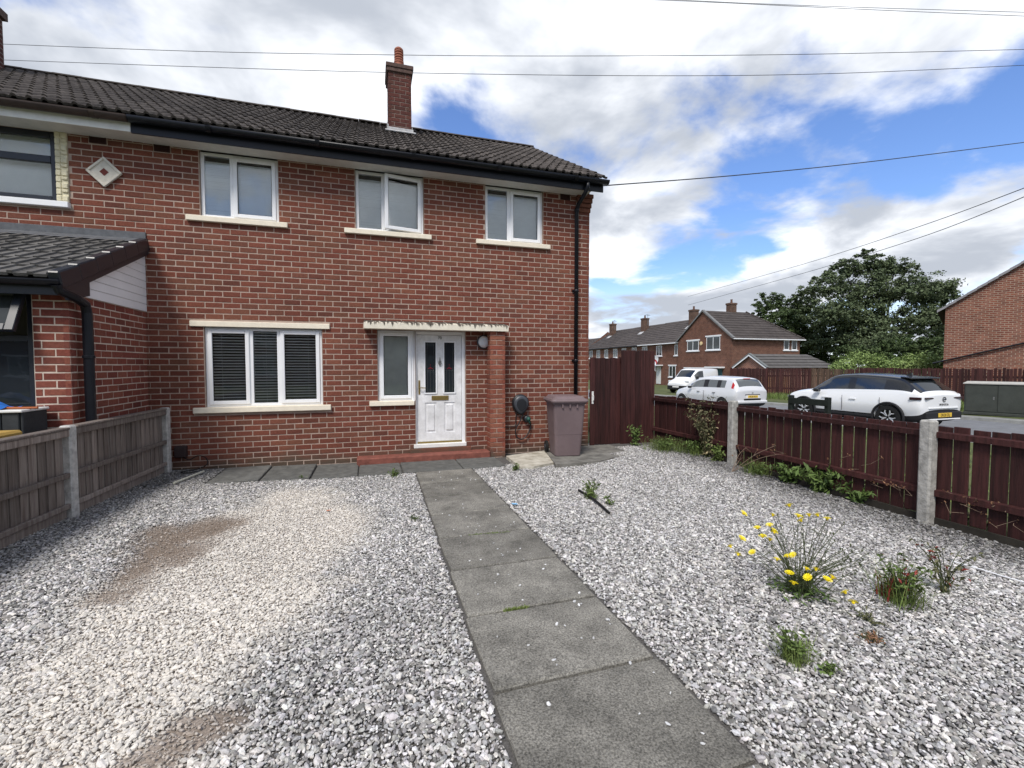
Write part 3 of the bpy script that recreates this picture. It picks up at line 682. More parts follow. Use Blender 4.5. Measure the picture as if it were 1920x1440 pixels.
pan = [(.868, 1.040, 1.085, 1.925), (1.183, 1.354, 1.085, 1.925)]; low = [(.862, 1.048, .415, .92), (1.178, 1.360, .415, .92)]
holes = pan + low; xs = sorted({la, lb} | {v for h in holes for v in h[:2]}); zs = sorted({lz0, lz1} | {v for h in holes for v in h[2:]})
for i in range(len(xs) - 1):
    for j in range(len(zs) - 1):
        mx, mz = (xs[i] + xs[i + 1]) / 2, (zs[j] + zs[j + 1]) / 2
        if any(h[0] < mx < h[1] and h[2] < mz < h[3] for h in pan): continue
        rec = .010 if any(h[0] < mx < h[1] and h[2] < mz < h[3] for h in low) else 0
        lf.box(xs[i], xs[i + 1], ly + rec, ly + .04, zs[j], zs[j + 1])
leaf = lf.obj('leaf', M['door_skin'], door)
for h in low:
    p_ = MB(); p_.bbox(h[0] + .03, h[1] - .03, ly - .003, ly + .03, h[2] + .03, h[3] - .03, .012); p_.obj('panel', M['door_skin'], door)
M['red_glass'] = mat('red_glass', (.16, .012, .02), .2); M['caming'] = mat('caming', (.12, .12, .12), .5, metal=.4)
for h in pan:
    b_ = MB(); t = .022
    for bx in ((h[0] - t, h[0], h[2] - t, h[3] + t), (h[1], h[1] + t, h[2] - t, h[3] + t), (h[0], h[1], h[2] - t, h[2]), (h[0], h[1], h[3], h[3] + t)): b_.bbox(bx[0], bx[1], ly - .014, ly + .005, bx[2], bx[3], .005)
    b_.obj('beading', M['upvc'], door)
    g = MB(); g.box(h[0] - .001, h[1] + .001, ly + .012, ly + .018, h[2] - .001, h[3] + .001); g.obj('pane', M['glass_dark'], door)
    cx2 = (h[0] + h[1]) / 2; zc = 1.50; q = MB(); mo = MB()
    for s in (-1, 1):
        q.tube([(cx2 + s * .055, ly + .010, h[2] + .01), (cx2 + s * .05, ly + .010, zc - .05), (cx2 + s * .065, ly + .010, zc + .04), (cx2 + s * .05, ly + .010, h[3] - .01)], .0018, 5)
        q.tube([(cx2, ly + .010, zc - .03), (cx2 + s * .03, ly + .010, zc - .055), (cx2 + s * .06, ly + .010, zc - .04)], .0018, 5)
    q.tube([(cx2, ly + .010, h[2] + .01), (cx2, ly + .010, zc - .03)], .0018, 5); q.obj('leading', M['caming'], door)
    for ax, az, s in ((0, 0, .022), (-.03, -.012, .013), (.03, -.012, .013), (0, .05, .010)):
        mo.add([(cx2 + ax - s, ly + .0105, zc + az), (cx2 + ax, ly + .0105, zc + az - s), (cx2 + ax + s, ly + .0105, zc + az), (cx2 + ax, ly + .0105, zc + az + s), (cx2 + ax, ly + .008, zc + az)], [(0, 1, 4), (1, 2, 4), (2, 3, 4), (3, 0, 4)])
    mo.obj('flower_motif', M['red_glass'], door)
lb_ = MB(); lb_.bbox(.968, 1.252, ly - .012, ly, .958, 1.034, .004); lb_.bbox(.985, 1.235, ly - .018, ly - .010, .974, 1.018, .003); lb_.obj('letter_plate', M['brass'], door)
hd = MB(); hd.bbox(.752, .782, ly - .01, ly, 1.06, 1.295, .004); hd.tube([(.767, ly - .008, 1.175), (.767, ly - .045, 1.175), (.80, ly - .05, 1.173), (.865, ly - .048, 1.168)], .008, 8); hd.obj('handle', M['brass'], door)
kn = MB(); kn.lathe([(.0, 0), (.026, .002), (.024, .014), (.0, .018)], 14, Matrix.Translation((1.11, ly, 1.60)) @ Matrix.Rotation(PI / 2, 4, 'X'))
kn.tube([(1.11, ly - .008, 1.675), (1.11, ly - .012, 1.63), (1.11, ly - .012, 1.56), (1.11, ly - .006, 1.525)], [.004, .011, .010, .004], 8)
kn.tube([(1.11 + .028 * math.cos(t), ly - .02, 1.585 + .028 * math.sin(t)) for t in np.linspace(PI, 2 * PI, 9)], .005, 6); kn.obj('knocker', M['pewter'], door)
def text(name, s, size, loc, rot, m, parent, extr=.002, sx=1.0):
    cu = bpy.data.curves.new('txt', 'FONT'); cu.body = s; cu.size = size; cu.extrude = extr; cu.align_x = 'CENTER'; cu.align_y = 'CENTER'
    o = bpy.data.objects.new('txt', cu); COL.objects.link(o); dg = bpy.context.evaluated_depsgraph_get(); me = bpy.data.meshes.new_from_object(o.evaluated_get(dg))
    bpy.data.objects.remove(o); bpy.data.curves.remove(cu); me.materials.clear(); me.materials.append(m)
    r = link(name, me, parent); r.location = loc; r.rotation_euler = rot; r.scale = (sx, 1, 1); return r
M['ink'] = mat('ink', (.03, .025, .022), .6)
text('house_number', '70', .068, (1.112, ly - .002, 2.0), (PI / 2, 0, 0), M['ink'], door)
# mullion between window and door, door reveal trim
tr = MB(); tr.bbox(.660, .674, .03, .10, .93, 2.104, .003); tr.bbox(.652, .69, -.012, .025, .955, .975, .004); tr.obj('trim', M['upvc'], house)
# canopy
M['canopy'] = mat('canopy', (.72, .67, .56), .8, .08, 12, .2, 50)
t = M['canopy'].node_tree; n = t.nodes; l = t.links
geo = n.new('ShaderNodeNewGeometry'); mp = n.new('ShaderNodeMapping'); l.new(geo.outputs['Position'], mp.inputs[0]); mp.inputs['Scale'].default_value = (26, 3, 2.2)
no = n.new('ShaderNodeTexNoise'); no.inputs['Scale'].default_value = 1; no.inputs['Detail'].default_value = 4; l.new(mp.outputs[0], no.inputs['Vector'])
sp = n.new('ShaderNodeSeparateXYZ'); l.new(geo.outputs['Position'], sp.inputs[0])
a1 = n.new('ShaderNodeMath'); a1.operation = 'MULTIPLY_ADD'; l.new(sp.outputs[2], a1.inputs[0]); a1.inputs[1].default_value = 3.6; a1.inputs[2].default_value = -3.6 * 2.16
a2 = n.new('ShaderNodeMath'); a2.operation = 'ADD'; l.new(a1.outputs[0], a2.inputs[0]); l.new(no.outputs[0], a2.inputs[1])
rg_ = n.new('ShaderNodeMapRange'); l.new(a2.outputs[0], rg_.inputs[0]); rg_.inputs[1].default_value = .56; rg_.inputs[2].default_value = .68
mx = n.new('ShaderNodeMix'); mx.data_type = 'RGBA'; l.new(rg_.outputs[0], mx.inputs[0]); l.new(n['Principled BSDF'].inputs['Base Color'].links[0].from_socket, mx.inputs[6]); mx.inputs[7].default_value = (.07, .06, .05, 1); l.new(mx.outputs[2], n['Principled BSDF'].inputs['Base Color'])
cp = MB(); cp.prism([(.02, 2.115), (-.30, 2.108), (-.30, 2.195), (-.27, 2.205), (.02, 2.262)], -.09, 2.205, lambda a_, b_, h: (h, a_, b_)); cp.obj('canopy', M['canopy'], house)
# brick pier under the canopy
pr_ = MB(); pr_.box(1.9065, 2.1535, -.2435, .0, BZ, 2.107); pier = pr_.obj('pier', M['mortar'], house)
bricks(pier, Vector((1.90, -.25, 0)), (1, 0), .26, BZ, BZ + 29 * CRS, (), 'brick_pier', 300, off=-.115, seed=8)
bricks(pier, Vector((1.90, 0, 0)), (0, -1), .25, BZ, BZ + 29 * CRS, (), 'brick_pier', 300, off=.0, seed=9, rows0=1)
bricks(pier, Vector((2.16, -.25, 0)), (0, 1), .25, BZ, BZ + 29 * CRS, (), 'brick_pier', 0, off=.0, seed=10, rows0=1)
# red front step
stp = MB(); stp.bbox(-.22, 1.90, -.27, -.002, -.05, .105, .012); stp.obj('step', M['red_paint'], house)
stq = MB(); stq.bbox(.60, 1.62, -.045, -.001, .1, .172, .006); stq.obj('step_riser', M['brick'], house)
# round porch lamp
lp = MB(); Mx = Matrix.Translation((1.845, 0, 1.94)) @ Matrix.Rotation(PI / 2, 4, 'X')
lp.lathe([(.0, 0), (.115, 0), (.118, .03), (.108, .045), (.0, .046)], 28, Mx); lampb = lp.obj('porch_lamp', M['ev_grey'], house, True)
ld = MB(); ld.lathe([(.10, .04), (.098, .055), (.085, .072), (.05, .086), (.0, .09)], 28, Mx); ld.obj('diffuser', mat('opal', (.66, .67, .68), .4), lampb, True)
# eaves
so = MB(); so.box(HX0 + .003, HX1 - .10, -.298, -.001, 4.588, 4.603); so.obj('soffit', M['upvc_old'], house)
fa = MB(); fa.box(HX0 + .003, HX1 + .10, -.322, -.299, 4.572, 4.745); fa.obj('fascia', M['black_pvc'], house)
def gutter(parent, x0, x1, yc, zc, r, m, stop=True, name='gutter'):
    mb = MB(); k = 10; v = []
    for x_ in (x0, x1):
        for rr in (r, r - .004):
            for i in range(k + 1): t_ = PI + PI * i / k; v.append((x_, yc + rr * math.cos(t_), zc + rr * math.sin(t_)))
    n = k + 1
    f = [(i, i + 1, 2 * n + i + 1, 2 * n + i) for i in range(k)] + [(n + i + 1, n + i, 3 * n + i, 3 * n + i + 1) for i in range(k)]
    f += [(0, 2 * n, 3 * n, n), (k, n + k, 3 * n + k, 2 * n + k)]
    if stop: f += [tuple(range(2 * n, 3 * n)), tuple(range(n))[::-1]]
    mb.add(v, f)
    for x_ in np.arange(x0 + .9, x1 - .2, 1.35):
        vv = [(x_ + dx, yc + (r + .006) * math.cos(PI + PI * i / k), zc + (r + .006) * math.sin(PI + PI * i / k)) for dx in (-.03, .03) for i in range(k + 1)]
        mb.add(vv, [(i, i + 1, n + i + 1, n + i) for i in range(k)])
    return mb.obj(name, m, parent, True)
gutter(house, HX0 + .01, HX1 + .155, -.392, 4.742, .066, M['black_pvc'])
dp = MB(); dp.tube([(3.60, -.392, 4.69), (3.60, -.39, 4.60), (3.575, -.30, 4.50), (3.555, -.12, 4.40), (3.545, -.066, 4.30), (3.545, -.066, .16)], .036, 12)
for zc in (4.28, 2.85, 1.6): dp.lathe([(.036, 0), (.044, .004), (.044, .05), (.036, .054)], 12, Matrix.Translation((3.545, -.066, zc)))
dp.obj('downpipe', M['black_pvc'], house, True)
for zc in (2.87, 1.62):
    c_ = MB(); c_.box(3.49, 3.60, -.03, -.001, zc, zc + .03); c_.obj('pipe_clip', M['black_pvc'], house)
# corbel at the gable corner
cbk = MB()
for k in range(4): cbk.bbox(HX1 - .26, HX1 + .013 * (k + 1), -.004 - .025 * (k + 1) * .55, .10, 4.30 + k * CRS + JT / 2, 4.30 + (k + 1) * CRS - JT / 2, .004)
cbk.obj('corbel', M['brick'], house)
# roof
RLEN = math.hypot(yr_ - yl_, zr_ - zl_); ROWS = 13; GA = RLEN / ROWS; TW = .3
RX1_ = HX1 + .12
def roof_base(name, x0, x1, parent):
    mb = MB(); e = .015
    mb.add([(x0, yl_ + .02, zl_ - e), (x1, yl_ + .02, zl_ - e), (x1, yr_, zr_ - e), (x0, yr_, zr_ - e), (x0, 7.2, zl_ - e), (x1, 7.2, zl_ - e)], [(0, 1, 2, 3), (3, 2, 5, 4)])
    mb.add([(x1 - .001, yl_ + .03, zl_ - .06), (x1 - .001, yl_ + .03, zl_ - e), (x1 - .001, yr_, zr_ - e), (x1 - .001, yr_, zr_ - .08), ], [(0, 1, 2, 3)])
    mb.add([(x1, yl_ + .03, zl_ - .06), (x1 - .13, yl_ + .03, zl_ - .06), (x1 - .13, yr_, zr_ - .08), (x1, yr_, zr_ - .08)], [(0, 1, 2, 3)])
    return mb.obj(name, M['tile'], parent)
roof = roof_base('roof', HX0, RX1_, house)
TM = [tile_mesh('tile', TW, GA + .06, M['tile'], seed=s) for s in range(3)]
TWo = (RX1_ - HX0) / 23
lay_tiles(roof, HX0, RX1_, yl_ - .02, zl_, yr_, zr_, TM, TWo, GA, ROWS)
def ridge_tiles(parent, x0, x1, n_, m, y=yr_, z=zr_):
    s = (x1 - x0) / n_; pr = [(.13 * math.cos(t_), .06 * math.sin(t_) - .015) for t_ in np.linspace(0, PI, 9)]
    mb = MB(); mb.prism(pr, -s / 2 + .003, s / 2 - .003, lambda a_, b_, h: (h, a_, b_)); me = mb.mesh('ridge_tile', m)
    for k in range(n_):
        o = link('ridge_tile', me, parent); o.location = (x0 + (k + .5) * s, y, z + .012 + random.uniform(-.004, .004)); o.rotation_euler = (0, random.uniform(-.008, .008), 0)
ridge_tiles(roof, HX0, RX1_, 15, M['tile'])
def chimney(parent, cx0, cyf, wx, wy, ztop, m='brick', front_limit=300):
    zb = 6.0; mb = MB(); mb.box(cx0 + .006, cx0 + wx - .006, cyf + .006, cyf + wy - .006, zb, ztop); ch = mb.obj('chimney', M['mortar_ch'], parent)
    nr = int((ztop - zb) / CRS); z0 = ztop - nr * CRS
    bricks(ch, Vector((cx0, cyf, 0)), (1, 0), wx, z0, ztop, (), m, front_limit, off=.0, seed=21)
    bricks(ch, Vector((cx0 + wx, cyf, 0)), (0, 1), wy, z0, ztop, (), m, front_limit, off=.1, seed=22)
    bricks(ch, Vector((cx0, cyf + wy, 0)), (0, -1), wy, z0, ztop, (), m, 0, off=.1, seed=23)
    cap = MB(); cap.bbox(cx0 - .03, cx0 + wx + .03, cyf - .03, cyf + wy + .03, ztop - .16, ztop - .08, .01); cap.bbox(cx0 - .045, cx0 + wx + .045, cyf - .045, cyf + wy + .045, ztop - .08, ztop + .005, .01); cap.obj('cap_course', M['chim_cap'], ch)
    ha = MB(); ha.add([(cx0 + .02, cyf + .02, ztop + .004), (cx0 + wx - .02, cyf + .02, ztop + .004), (cx0 + wx - .02, cyf + wy - .02, ztop + .004), (cx0 + .02, cyf + wy - .02, ztop + .004), (cx0 + wx * .5, cyf + wy * .5, ztop + .09)], [(0, 1, 4), (1, 2, 4), (2, 3, 4), (3, 0, 4)]); ha.obj('flaunching', M['concrete'], ch)
    return ch
M['mortar_ch'] = mat('mortar_ch', (.22, .17, .145), .95, .25, 9); M['chim_cap'] = mat('chim_cap', (.10, .065, .055), .95, .35, 14, .4, 50)
M['brick_ch'] = brick_mat('brick_ch', [(.075, .033, .028), (.10, .038, .032), (.12, .045, .036), (.085, .045, .035)])
CX, CYF = .415, 2.20
ch = chimney(house, CX, CYF, .455, .60, 7.66, 'brick_ch')
pot = MB(); pot.lathe([(.115, 0), (.115, .03), (.095, .05), (.09, .16), (.10, .17), (.10, .20), (.085, .21), (.085, .22)], 18, Matrix.Translation((CX + .23, CYF + .25, 7.67)))
for k in range(4): pot.lathe([(.088, 0), (.094, .008), (.094, .03), (.088, .038)], 18, Matrix.Translation((CX + .23, CYF + .25, 7.885 + k * .052)))
pot.lathe([(.075, 0), (.075, .22)], 14, Matrix.Translation((CX + .23, CYF + .25, 7.87))); pot.lathe([(.094, 0), (.09, .03), (.06, .06), (.02, .075)], 18, Matrix.Translation((CX + .23, CYF + .25, 8.09)))
pot.obj('chimney_pot', M['terracotta'], ch, False)
sl = (zr_ - zl_) / (yr_ - yl_)
def rz_(y): return zl_ + (y - yl_) * sl
fl = MB(); z0 = rz_(CYF)
fl.box(CX - .03, CX + .49, CYF - .012, CYF - .001, z0 - .02, z0 + .12)
th2 = math.atan(sl); Mf = Matrix.Translation((CX + .23, CYF - .10, rz_(CYF - .10) + .062)) @ Matrix.Rotation(th2, 4, 'X')
fl.box(-.30, .30, -.10, .10, -.004, .012, Mf)
for k in range(4):
    for xx in (CX - .014, CX + .463): fl.box(xx, xx + .011, CYF + k * .15, CYF + k * .15 + .15, rz_(CYF + k * .15) - .02, rz_(CYF + k * .15) + .17)
fl.obj('flashing', M['flashing'], ch)
# ---- neighbour's house ---------------------------------------------
NX0 = HX0 - 14 * BRK
nb = thing('terraced_house', 'adjoining terraced house with dark framed upstairs window, brown gutter and white fascia', 'house', (-5, 0, 0), world=True)
mb = MB(); nop = [(-5.6 - NX0, -3.905 - NX0, 3.70, 4.60)]; ON = Vector((NX0, 0, 0)); LN = HX0 - NX0
wall_sheet(mb, ON, (1, 0), LN, BZ, BZ + NR * CRS, nop, depth=.115)
mb.add([(-9.6, .0065, BZ), (NX0, .0065, BZ), (NX0, .0065, 4.8), (-9.6, .0065, 4.8)], [(0, 1, 2, 3)])
nwall = mb.obj('wall', M['mortar'], nb)
mb = MB(); mb.add([(-9.6, 6.8, BZ), (HX0 - .01, 6.8, BZ), (HX0 - .01, 6.8, 4.8), (-9.6, 6.8, 4.8)], [(1, 0, 3, 2)]); mb.obj('rear_wall', M['mortar'], nb)
nv = [(-3.545, -3.345, 4.50, 4.63)]
bricks(nwall, ON, (1, 0), LN, BZ, BZ + NR * CRS, nop + [(-5.6 - NX0, -3.775 - NX0, 3.60, 4.68)] + [(a - NX0, b - NX0, c, d) for a, b, c, d in nv], 'brick', 300, off=0, seed=31, tooth='R')
for v in nv: air_brick(nb, *v)
it = MB(); it.add([(-9, 1.6, 2.5), (HX0 - .02, 1.6, 2.5), (HX0 - .02, 1.6, 4.75), (-9, 1.6, 4.75)], [(0, 1, 2, 3)]); it.add([(-9, .13, 4.74), (HX0 - .02, .13, 4.74), (HX0 - .02, 1.6, 4.74), (-9, 1.6, 4.74)], [(3, 2, 1, 0)]); it.add([(-3.0, .13, 2.5), (-3.0, 1.6, 2.5), (-3.0, 1.6, 4.75), (-3.0, .13, 4.75)], [(0, 1, 2, 3)])
it.add([(-9, .13, 2.6), (-3., .13, 2.6), (-3., 1.6, 2.6), (-9, 1.6, 2.6)], [(0, 1, 2, 3)]); it.obj('interior', M['interior'], nb)
# dark framed window
f_ = MB(); y = .03
for bx in ((-5.6, -5.53, 3.70, 4.60), (-3.975, -3.905, 3.70, 4.60), (-5.53, -3.975, 3.70, 3.77), (-5.53, -3.975, 4.52, 4.60), (-5.53, -3.975, 4.20, 4.29)): f_.bbox(bx[0], bx[1], y, y + .06, bx[2], bx[3], .006)
nw = f_.obj('window', M['dark_frame'], nb)
for za, zb in ((3.765, 4.205), (4.285, 4.525)): g = MB(); g.box(-5.54, -3.97, y + .02, y + .026, za, zb); g.obj('pane', M['glass_sky'], nw)
rb = MB(); rb.add([(-5.55, .16, 3.72), (-3.95, .16, 3.72), (-3.95, .16, 4.56), (-5.55, .16, 4.56)], [(0, 1, 2, 3)]); rb.obj('blind', mat('roller', (.92, .95, .95), .8, .05, 3), nw)
# cream block surround and white sill
M['cream_block'] = mat('cream_block', (.66, .61, .44), .85, .15, 20, .6, 50)
qs = MB()
for k in range(12):
    z_ = 3.70 + k * CRS; qs.bbox(-3.903, -3.845, -.025, .02, z_ + .004, z_ + CRS - .004, .008); qs.bbox(-3.84, -3.775, -.028, .02, z_ + .004 + .03 * (k % 2), z_ + CRS - .006, .008)
qs.box(-3.902, -3.776, -.012, .02, 3.69, 4.68); qs.obj('quoin_strip', M['cream_block'], nb)
sl_ = MB(); sl_.bbox(-5.7, -3.765, -.06, .03, 3.615, 3.692, .006); sl_.obj('sill', M['upvc'], nw)
so = MB(); so.box(-9.6, HX0 - .003, -.298, -.001, 4.592, 4.607); so.obj('soffit', M['upvc_old'], nb)
fa = MB(); fa.box(-9.6, HX0 - .003, -.32, -.299, 4.585, 4.70); fa.obj('fascia', M['white_paint'], nb)
gutter(nb, -9.6, HX0 - .005, -.388, 4.742, .066, M['brown_pvc'])
nroof = roof_base('roof', -9.6, HX0 - .002, nb)
cols = 14; lay_tiles(nroof, HX0 - cols * TWo, HX0, yl_ - .02, zl_, yr_, zr_, TM, TWo, GA, ROWS)
xl = HX0 - cols * TWo
tb2 = MB()
for r in range(ROWS):
    thn = math.atan2(zr_ - zl_, yr_ - yl_); ya, za = yl_ - .02 + math.cos(thn) * r * GA, zl_ + math.sin(thn) * r * GA
    tb2.box(-9.6, xl, 0, GA + .05, .01, .03, Matrix.Translation((0, ya, za)) @ Matrix.Rotation(thn - .05, 4, 'X'))
stuff(tb2.obj('tile_courses', M['tile'], nroof)); ridge_tiles(nroof, -9.6, HX0, 15, M['tile'])
c2 = MB(); c2.box(-6.62, -6.04, 2.2, 2.85, 5.8, 7.55); c2.obj('chimney', brickwork_mat('bw_ch', (.08, .035, .03), (.13, .05, .04), (.2, .16, .14)), nb)
c3 = MB(); c3.box(-6.67, -5.99, 2.15, 2.9, 7.55, 7.68); c3.box(-6.64, -6.02, 2.15, 2.87, 6.25, 6.42); c3.obj('chimney_cap', M['chim_cap'], nb)
# diamond plaque
pq = MB(); Mx = Matrix.Translation((-3.378, -.004, 4.135)) @ Matrix.Rotation(R(45), 4, 'Y')
pq.bbox(-.142, .142, -.02, .0, -.142, .142, .006, Mx)
for s in (-1, 1): pq.bbox(-.142, .142, -.036, -.018, s * .128 - .016, s * .128 + .016, .006, Mx); pq.bbox(s * .128 - .0155, s * .128 + .0155, -.036, -.018, -.112, .112, .006, Mx)
po = pq.obj('wall_plaque', mat('plaque', (.60, .57, .50), .85, .12, 14, .3, 60)); tag(po, 'cream diamond shaped plaque with red centre on brick wall', 'plaque')
pc = MB(); pc.box(-.036, .036, -.024, -.019, -.036, .036, Mx); pc.obj('centre', mat('plq', (.14, .035, .03), .8), po)

# ---- neighbour's lean-to extension ---------------------------------
EX1, EY = -2.972, -1.70
ext = thing('lean_to_extension', 'brick lean-to porch with grey tiled roof, black gutter and white cladding', 'extension', (-4.4, -1.7, 0), world=True)
eo = [(-6.0 + 6.2, -3.275 + 6.2, .98, 2.32)]; OE = Vector((-6.2, EY, 0)); LE = EX1 + 6.2
mb = MB(); wall_sheet(mb, OE, (1, 0), LE, BZ, BZ + 31 * CRS, eo, depth=.11); wall_sheet(mb, Vector((EX1, EY, 0)), (0, 1), -EY, BZ, BZ + 31 * CRS)
mb.add([(EX1 - .0065, EY + .14, 2.286), (EX1 - .0065, 0, 2.286), (EX1 - .0065, 0, 3.08), (EX1 - .0065, EY + .14, 2.42)], [(0, 1, 2, 3)])
ew = mb.obj('wall', M['mortar_ext'], ext)
bricks(ew, OE, (1, 0), LE, BZ, BZ + 31 * CRS, eo, 'brick_ext', 150, off=.02, seed=41)
bricks(ew, Vector((EX1, EY, 0)), (0, 1), -EY, BZ, BZ + 31 * CRS, (), 'brick_ext', 150, off=.0, seed=42)
it = MB(); it.add([(-6.1, -.5, 0), (-3.1, -.5, 0), (-3.1, -.5, 2.6), (-6.1, -.5, 2.6)], [(0, 1, 2, 3)]); it.add([(-3.1, EY + .12, 0), (-3.1, -.5, 0), (-3.1, -.5, 2.6), (-3.1, EY + .12, 2.6)], [(0, 1, 2, 3)]); it.add([(-6.1, EY + .12, 2.35), (-3.1, EY + .12, 2.35), (-3.1, -.5, 2.35), (-6.1, -.5, 2.35)], [(3, 2, 1, 0)])
it.obj('interior', M['interior'], ext)
f_ = MB(); y = EY + .03; xa, xb = -6.0, -3.278
for bx in ((xa, xa + .06, .985, 2.318), (xb - .055, xb, .985, 2.318), (xa + .06, xb - .055, .985, 1.04), (xa + .06, xb - .055, 2.265, 2.318), (xa + .06, xb - .055, 1.79, 1.85)): f_.bbox(bx[0], bx[1], y, y + .06, bx[2], bx[3], .005)
ewn = f_.obj('window', M['dark_frame'], ext)
g = MB(); g.box(xa + .05, xb - .05, y + .02, y + .026, 1.035, 1.795); g.obj('pane', M['glass_dark'], ewn)
Mx = Matrix.Translation((0, y - .01, 2.29)) @ Matrix.Rotation(R(-24), 4, 'X'); fs_ = MB(); fa_, fb_ = -4.6, xb - .03
for bx in ((fa_, fa_ + .075, -.46, 0), (fb_ - .075, fb_, -.46, 0), (fa_ + .075, fb_ - .075, -.46, -.385), (fa_ + .075, fb_ - .075, -.07, 0)): fs_.bbox(bx[0], bx[1], -.05, .0, bx[2], bx[3], .006, Mx)
fs_.obj('fanlight', M['dark_frame'], ewn); g = MB(); g.box(fa_ + .07, fb_ - .07, -.03, -.024, -.39, -.065, Mx); g.obj('pane', M['glass_far'], ewn)
g = MB(); g.box(xa + .05, -4.62, y + .02, y + .026, 1.845, 2.27); g.obj('pane', M['glass_dark'], ewn)
eyl, ezl, eyr, ezr = -1.93, 2.405, -.02, 3.235; eth = math.atan2(ezr - ezl, eyr - eyl); ERX = -2.895
rbm = MB(); rbm.add([(-6.3, eyl + .02, ezl - .01), (ERX - .04, eyl + .02, ezl - .01), (ERX - .04, eyr, ezr - .01), (-6.3, eyr, ezr - .01)], [(0, 1, 2, 3)]); rbm.add([(-6.3, eyl + .02, ezl - .05), (ERX - .04, eyl + .02, ezl - .05), (ERX - .04, eyr, ezr - .05), (-6.3, eyr, ezr - .05)], [(3, 2, 1, 0)])
er = rbm.obj('roof', M['tile_ext'], ext); ega = math.hypot(ezr - ezl, eyr - eyl) / 6
ET = [tile_mesh('tile', .3, ega + .05, M['tile_ext'], rolls=2, amp=.02, kind='flat', seed=s) for s in range(3)]
lay_tiles(er, ERX - .05 - 11 * .3, ERX - .05, eyl - .02, ezl, eyr, ezr, ET, .3, ega, 6)
fl = MB(); fl.bbox(-6.3, -2.938, -.018, -.001, 3.215, 3.375, .004); fl.add([(-6.3, -.02, 3.285), (-2.95, -.02, 3.285), (-2.95, -.20, 3.20), (-6.3, -.20, 3.20)], [(0, 3, 2, 1)]); fl.obj('flashing', M['lead'], ext)
for k in range(6):      # dry verge caps
    v_ = MB(); v_.bbox(ERX - .10, ERX, -.01, ega + .005, -.105, .062, .012); o = v_.obj('verge_cap', M['dark_frame'], er); s = k * ega
    o.location = (0, eyl - .02 + math.cos(eth) * s, ezl + math.sin(eth) * s + .002); o.rotation_euler = (eth - .03, 0, 0)
bb = MB(); bb.prism([(eyl + .1, ezl - .13), (eyr, ezr - .16), (eyr, ezr - .04), (eyl + .02, ezl - .04)], ERX - .035, ERX - .012, lambda a_, b_, h: (h, a_, b_)); bb.prism([(EY - .12, 2.20), (EY + .25, 2.30), (EY + .25, 2.46), (eyl + .02, 2.38), (eyl + .02, 2.30)], ERX - .036, ERX - .010, lambda a_, b_, h: (h, a_, b_)); bb.obj('barge_board', M['dark_frame'], ext)
k = 0; z_ = 2.29
while z_ < 3.1:       # white cladding boards
    def yy(z): return max(EY + .22, eyl + (z + .13 - ezl) / math.tan(eth))
    za, zb = z_, z_ + .098; pts = [(yy(za), za), (-.002, za), (-.002, min(zb, 3.10)), (min(yy(zb), -.003), zb)]
    cb_ = MB(); cb_.prism(pts, EX1 + .001, EX1 + .014, lambda a_, b_, h: (h, a_, b_)); cb_.obj('cladding_board', M['upvc'], ext); z_ += .104
fa = MB(); fa.box(-6.3, ERX - .04, eyl + .055, eyl + .08, 2.245, 2.40); fa.box(-6.3, ERX - .04, eyl + .081, EY - .001, 2.262, 2.276); fa.obj('fascia', M['dark_frame'], ext)
gutter(ext, -6.3, ERX - .02, eyl + .0, 2.385, .056, M['black_pvc'])
dp = MB(); dp.tube([(-2.94, eyl, 2.34), (-2.935, eyl + .02, 2.29), (-2.885, eyl + .20, 2.235), (-2.88, eyl + .33, 2.19), (-2.88, EY + .13, 2.10), (-2.88, EY + .13, 0.0)], .046, 14); dp.lathe([(.046, 0), (.056, .004), (.056, .03), (.046, .034)], 14, Matrix.Translation((-2.88, EY + .13, 1.62))); dp.obj('downpipe', M['black_pvc'], ext)

# chest, sheet, tub behind the fence
chs = thing('storage_chest', 'dark grey boarded storage chest behind the weathered fence', 'chest', (-3.6, -1.95, 0), world=True)
mb = MB(); mb.box(-4.1, -3.17, -2.09, -1.76, -.02, 1.10); body = mb.obj('body', M['chest'], chs)
for k in range(7): b_ = MB(); b_.bbox(-4.1 + k * .133, -4.1 + k * .133 + .125, -2.11, -2.091, 0, 1.10, .006); b_.obj('board', M['chest'], body)
b_ = MB(); b_.bbox(-3.169, -3.15, -2.10, -1.76, 0, 1.10, .006); b_.obj('side_board', M['chest'], chs)
b_ = MB(); b_.bbox(-4.12, -3.14, -2.13, -1.74, 1.10, 1.125, .006); b_.obj('lid', M['white_metal'], chs)
sh = MB(); 
xs = np.linspace(-4.0, -3.32, 14); ysn = np.linspace(-2.08, -1.80, 8)
vv = [(a, b, 1.13 + max(0., .10 * math.exp(-((a + 3.72) / .2) ** 2) + .02 * math.sin(a * 23 + b * 17) + .02 * math.sin(b * 31))) for a in xs for b in ysn]
sh.add(vv, [(i * 8 + j, i * 8 + j + 8, i * 8 + j + 9, i * 8 + j + 1) for i in range(13) for j in range(7)]); o = sh.obj('tarpaulin', M['blue'], None, True); tag(o, 'crumpled bright blue sheet lying on the grey chest', 'tarpaulin')
st = MB(); st.tube([(-3.45, -2.0, 1.14), (-3.08, -2.02, 1.135)], .011, 8); o = st.obj('wooden_stick', mat('orange', (.35, .10, .03), .6)); tag(o, 'short orange brown stick on the chest lid by brick wall', 'stick')
tu = MB(); tu.bbox(-3.9, -3.03, -2.75, -2.36, -.02, .95, .05); o = tu.obj('yellow_tub', M['yellow_plastic']); tag(o, 'ochre yellow plastic tub showing over the weathered fence', 'tub')
rm = MB(); rm.bbox(-3.92, -3.01, -2.77, -2.34, .90, .965, .02); rm.obj('rim', M['yellow_plastic'], o)

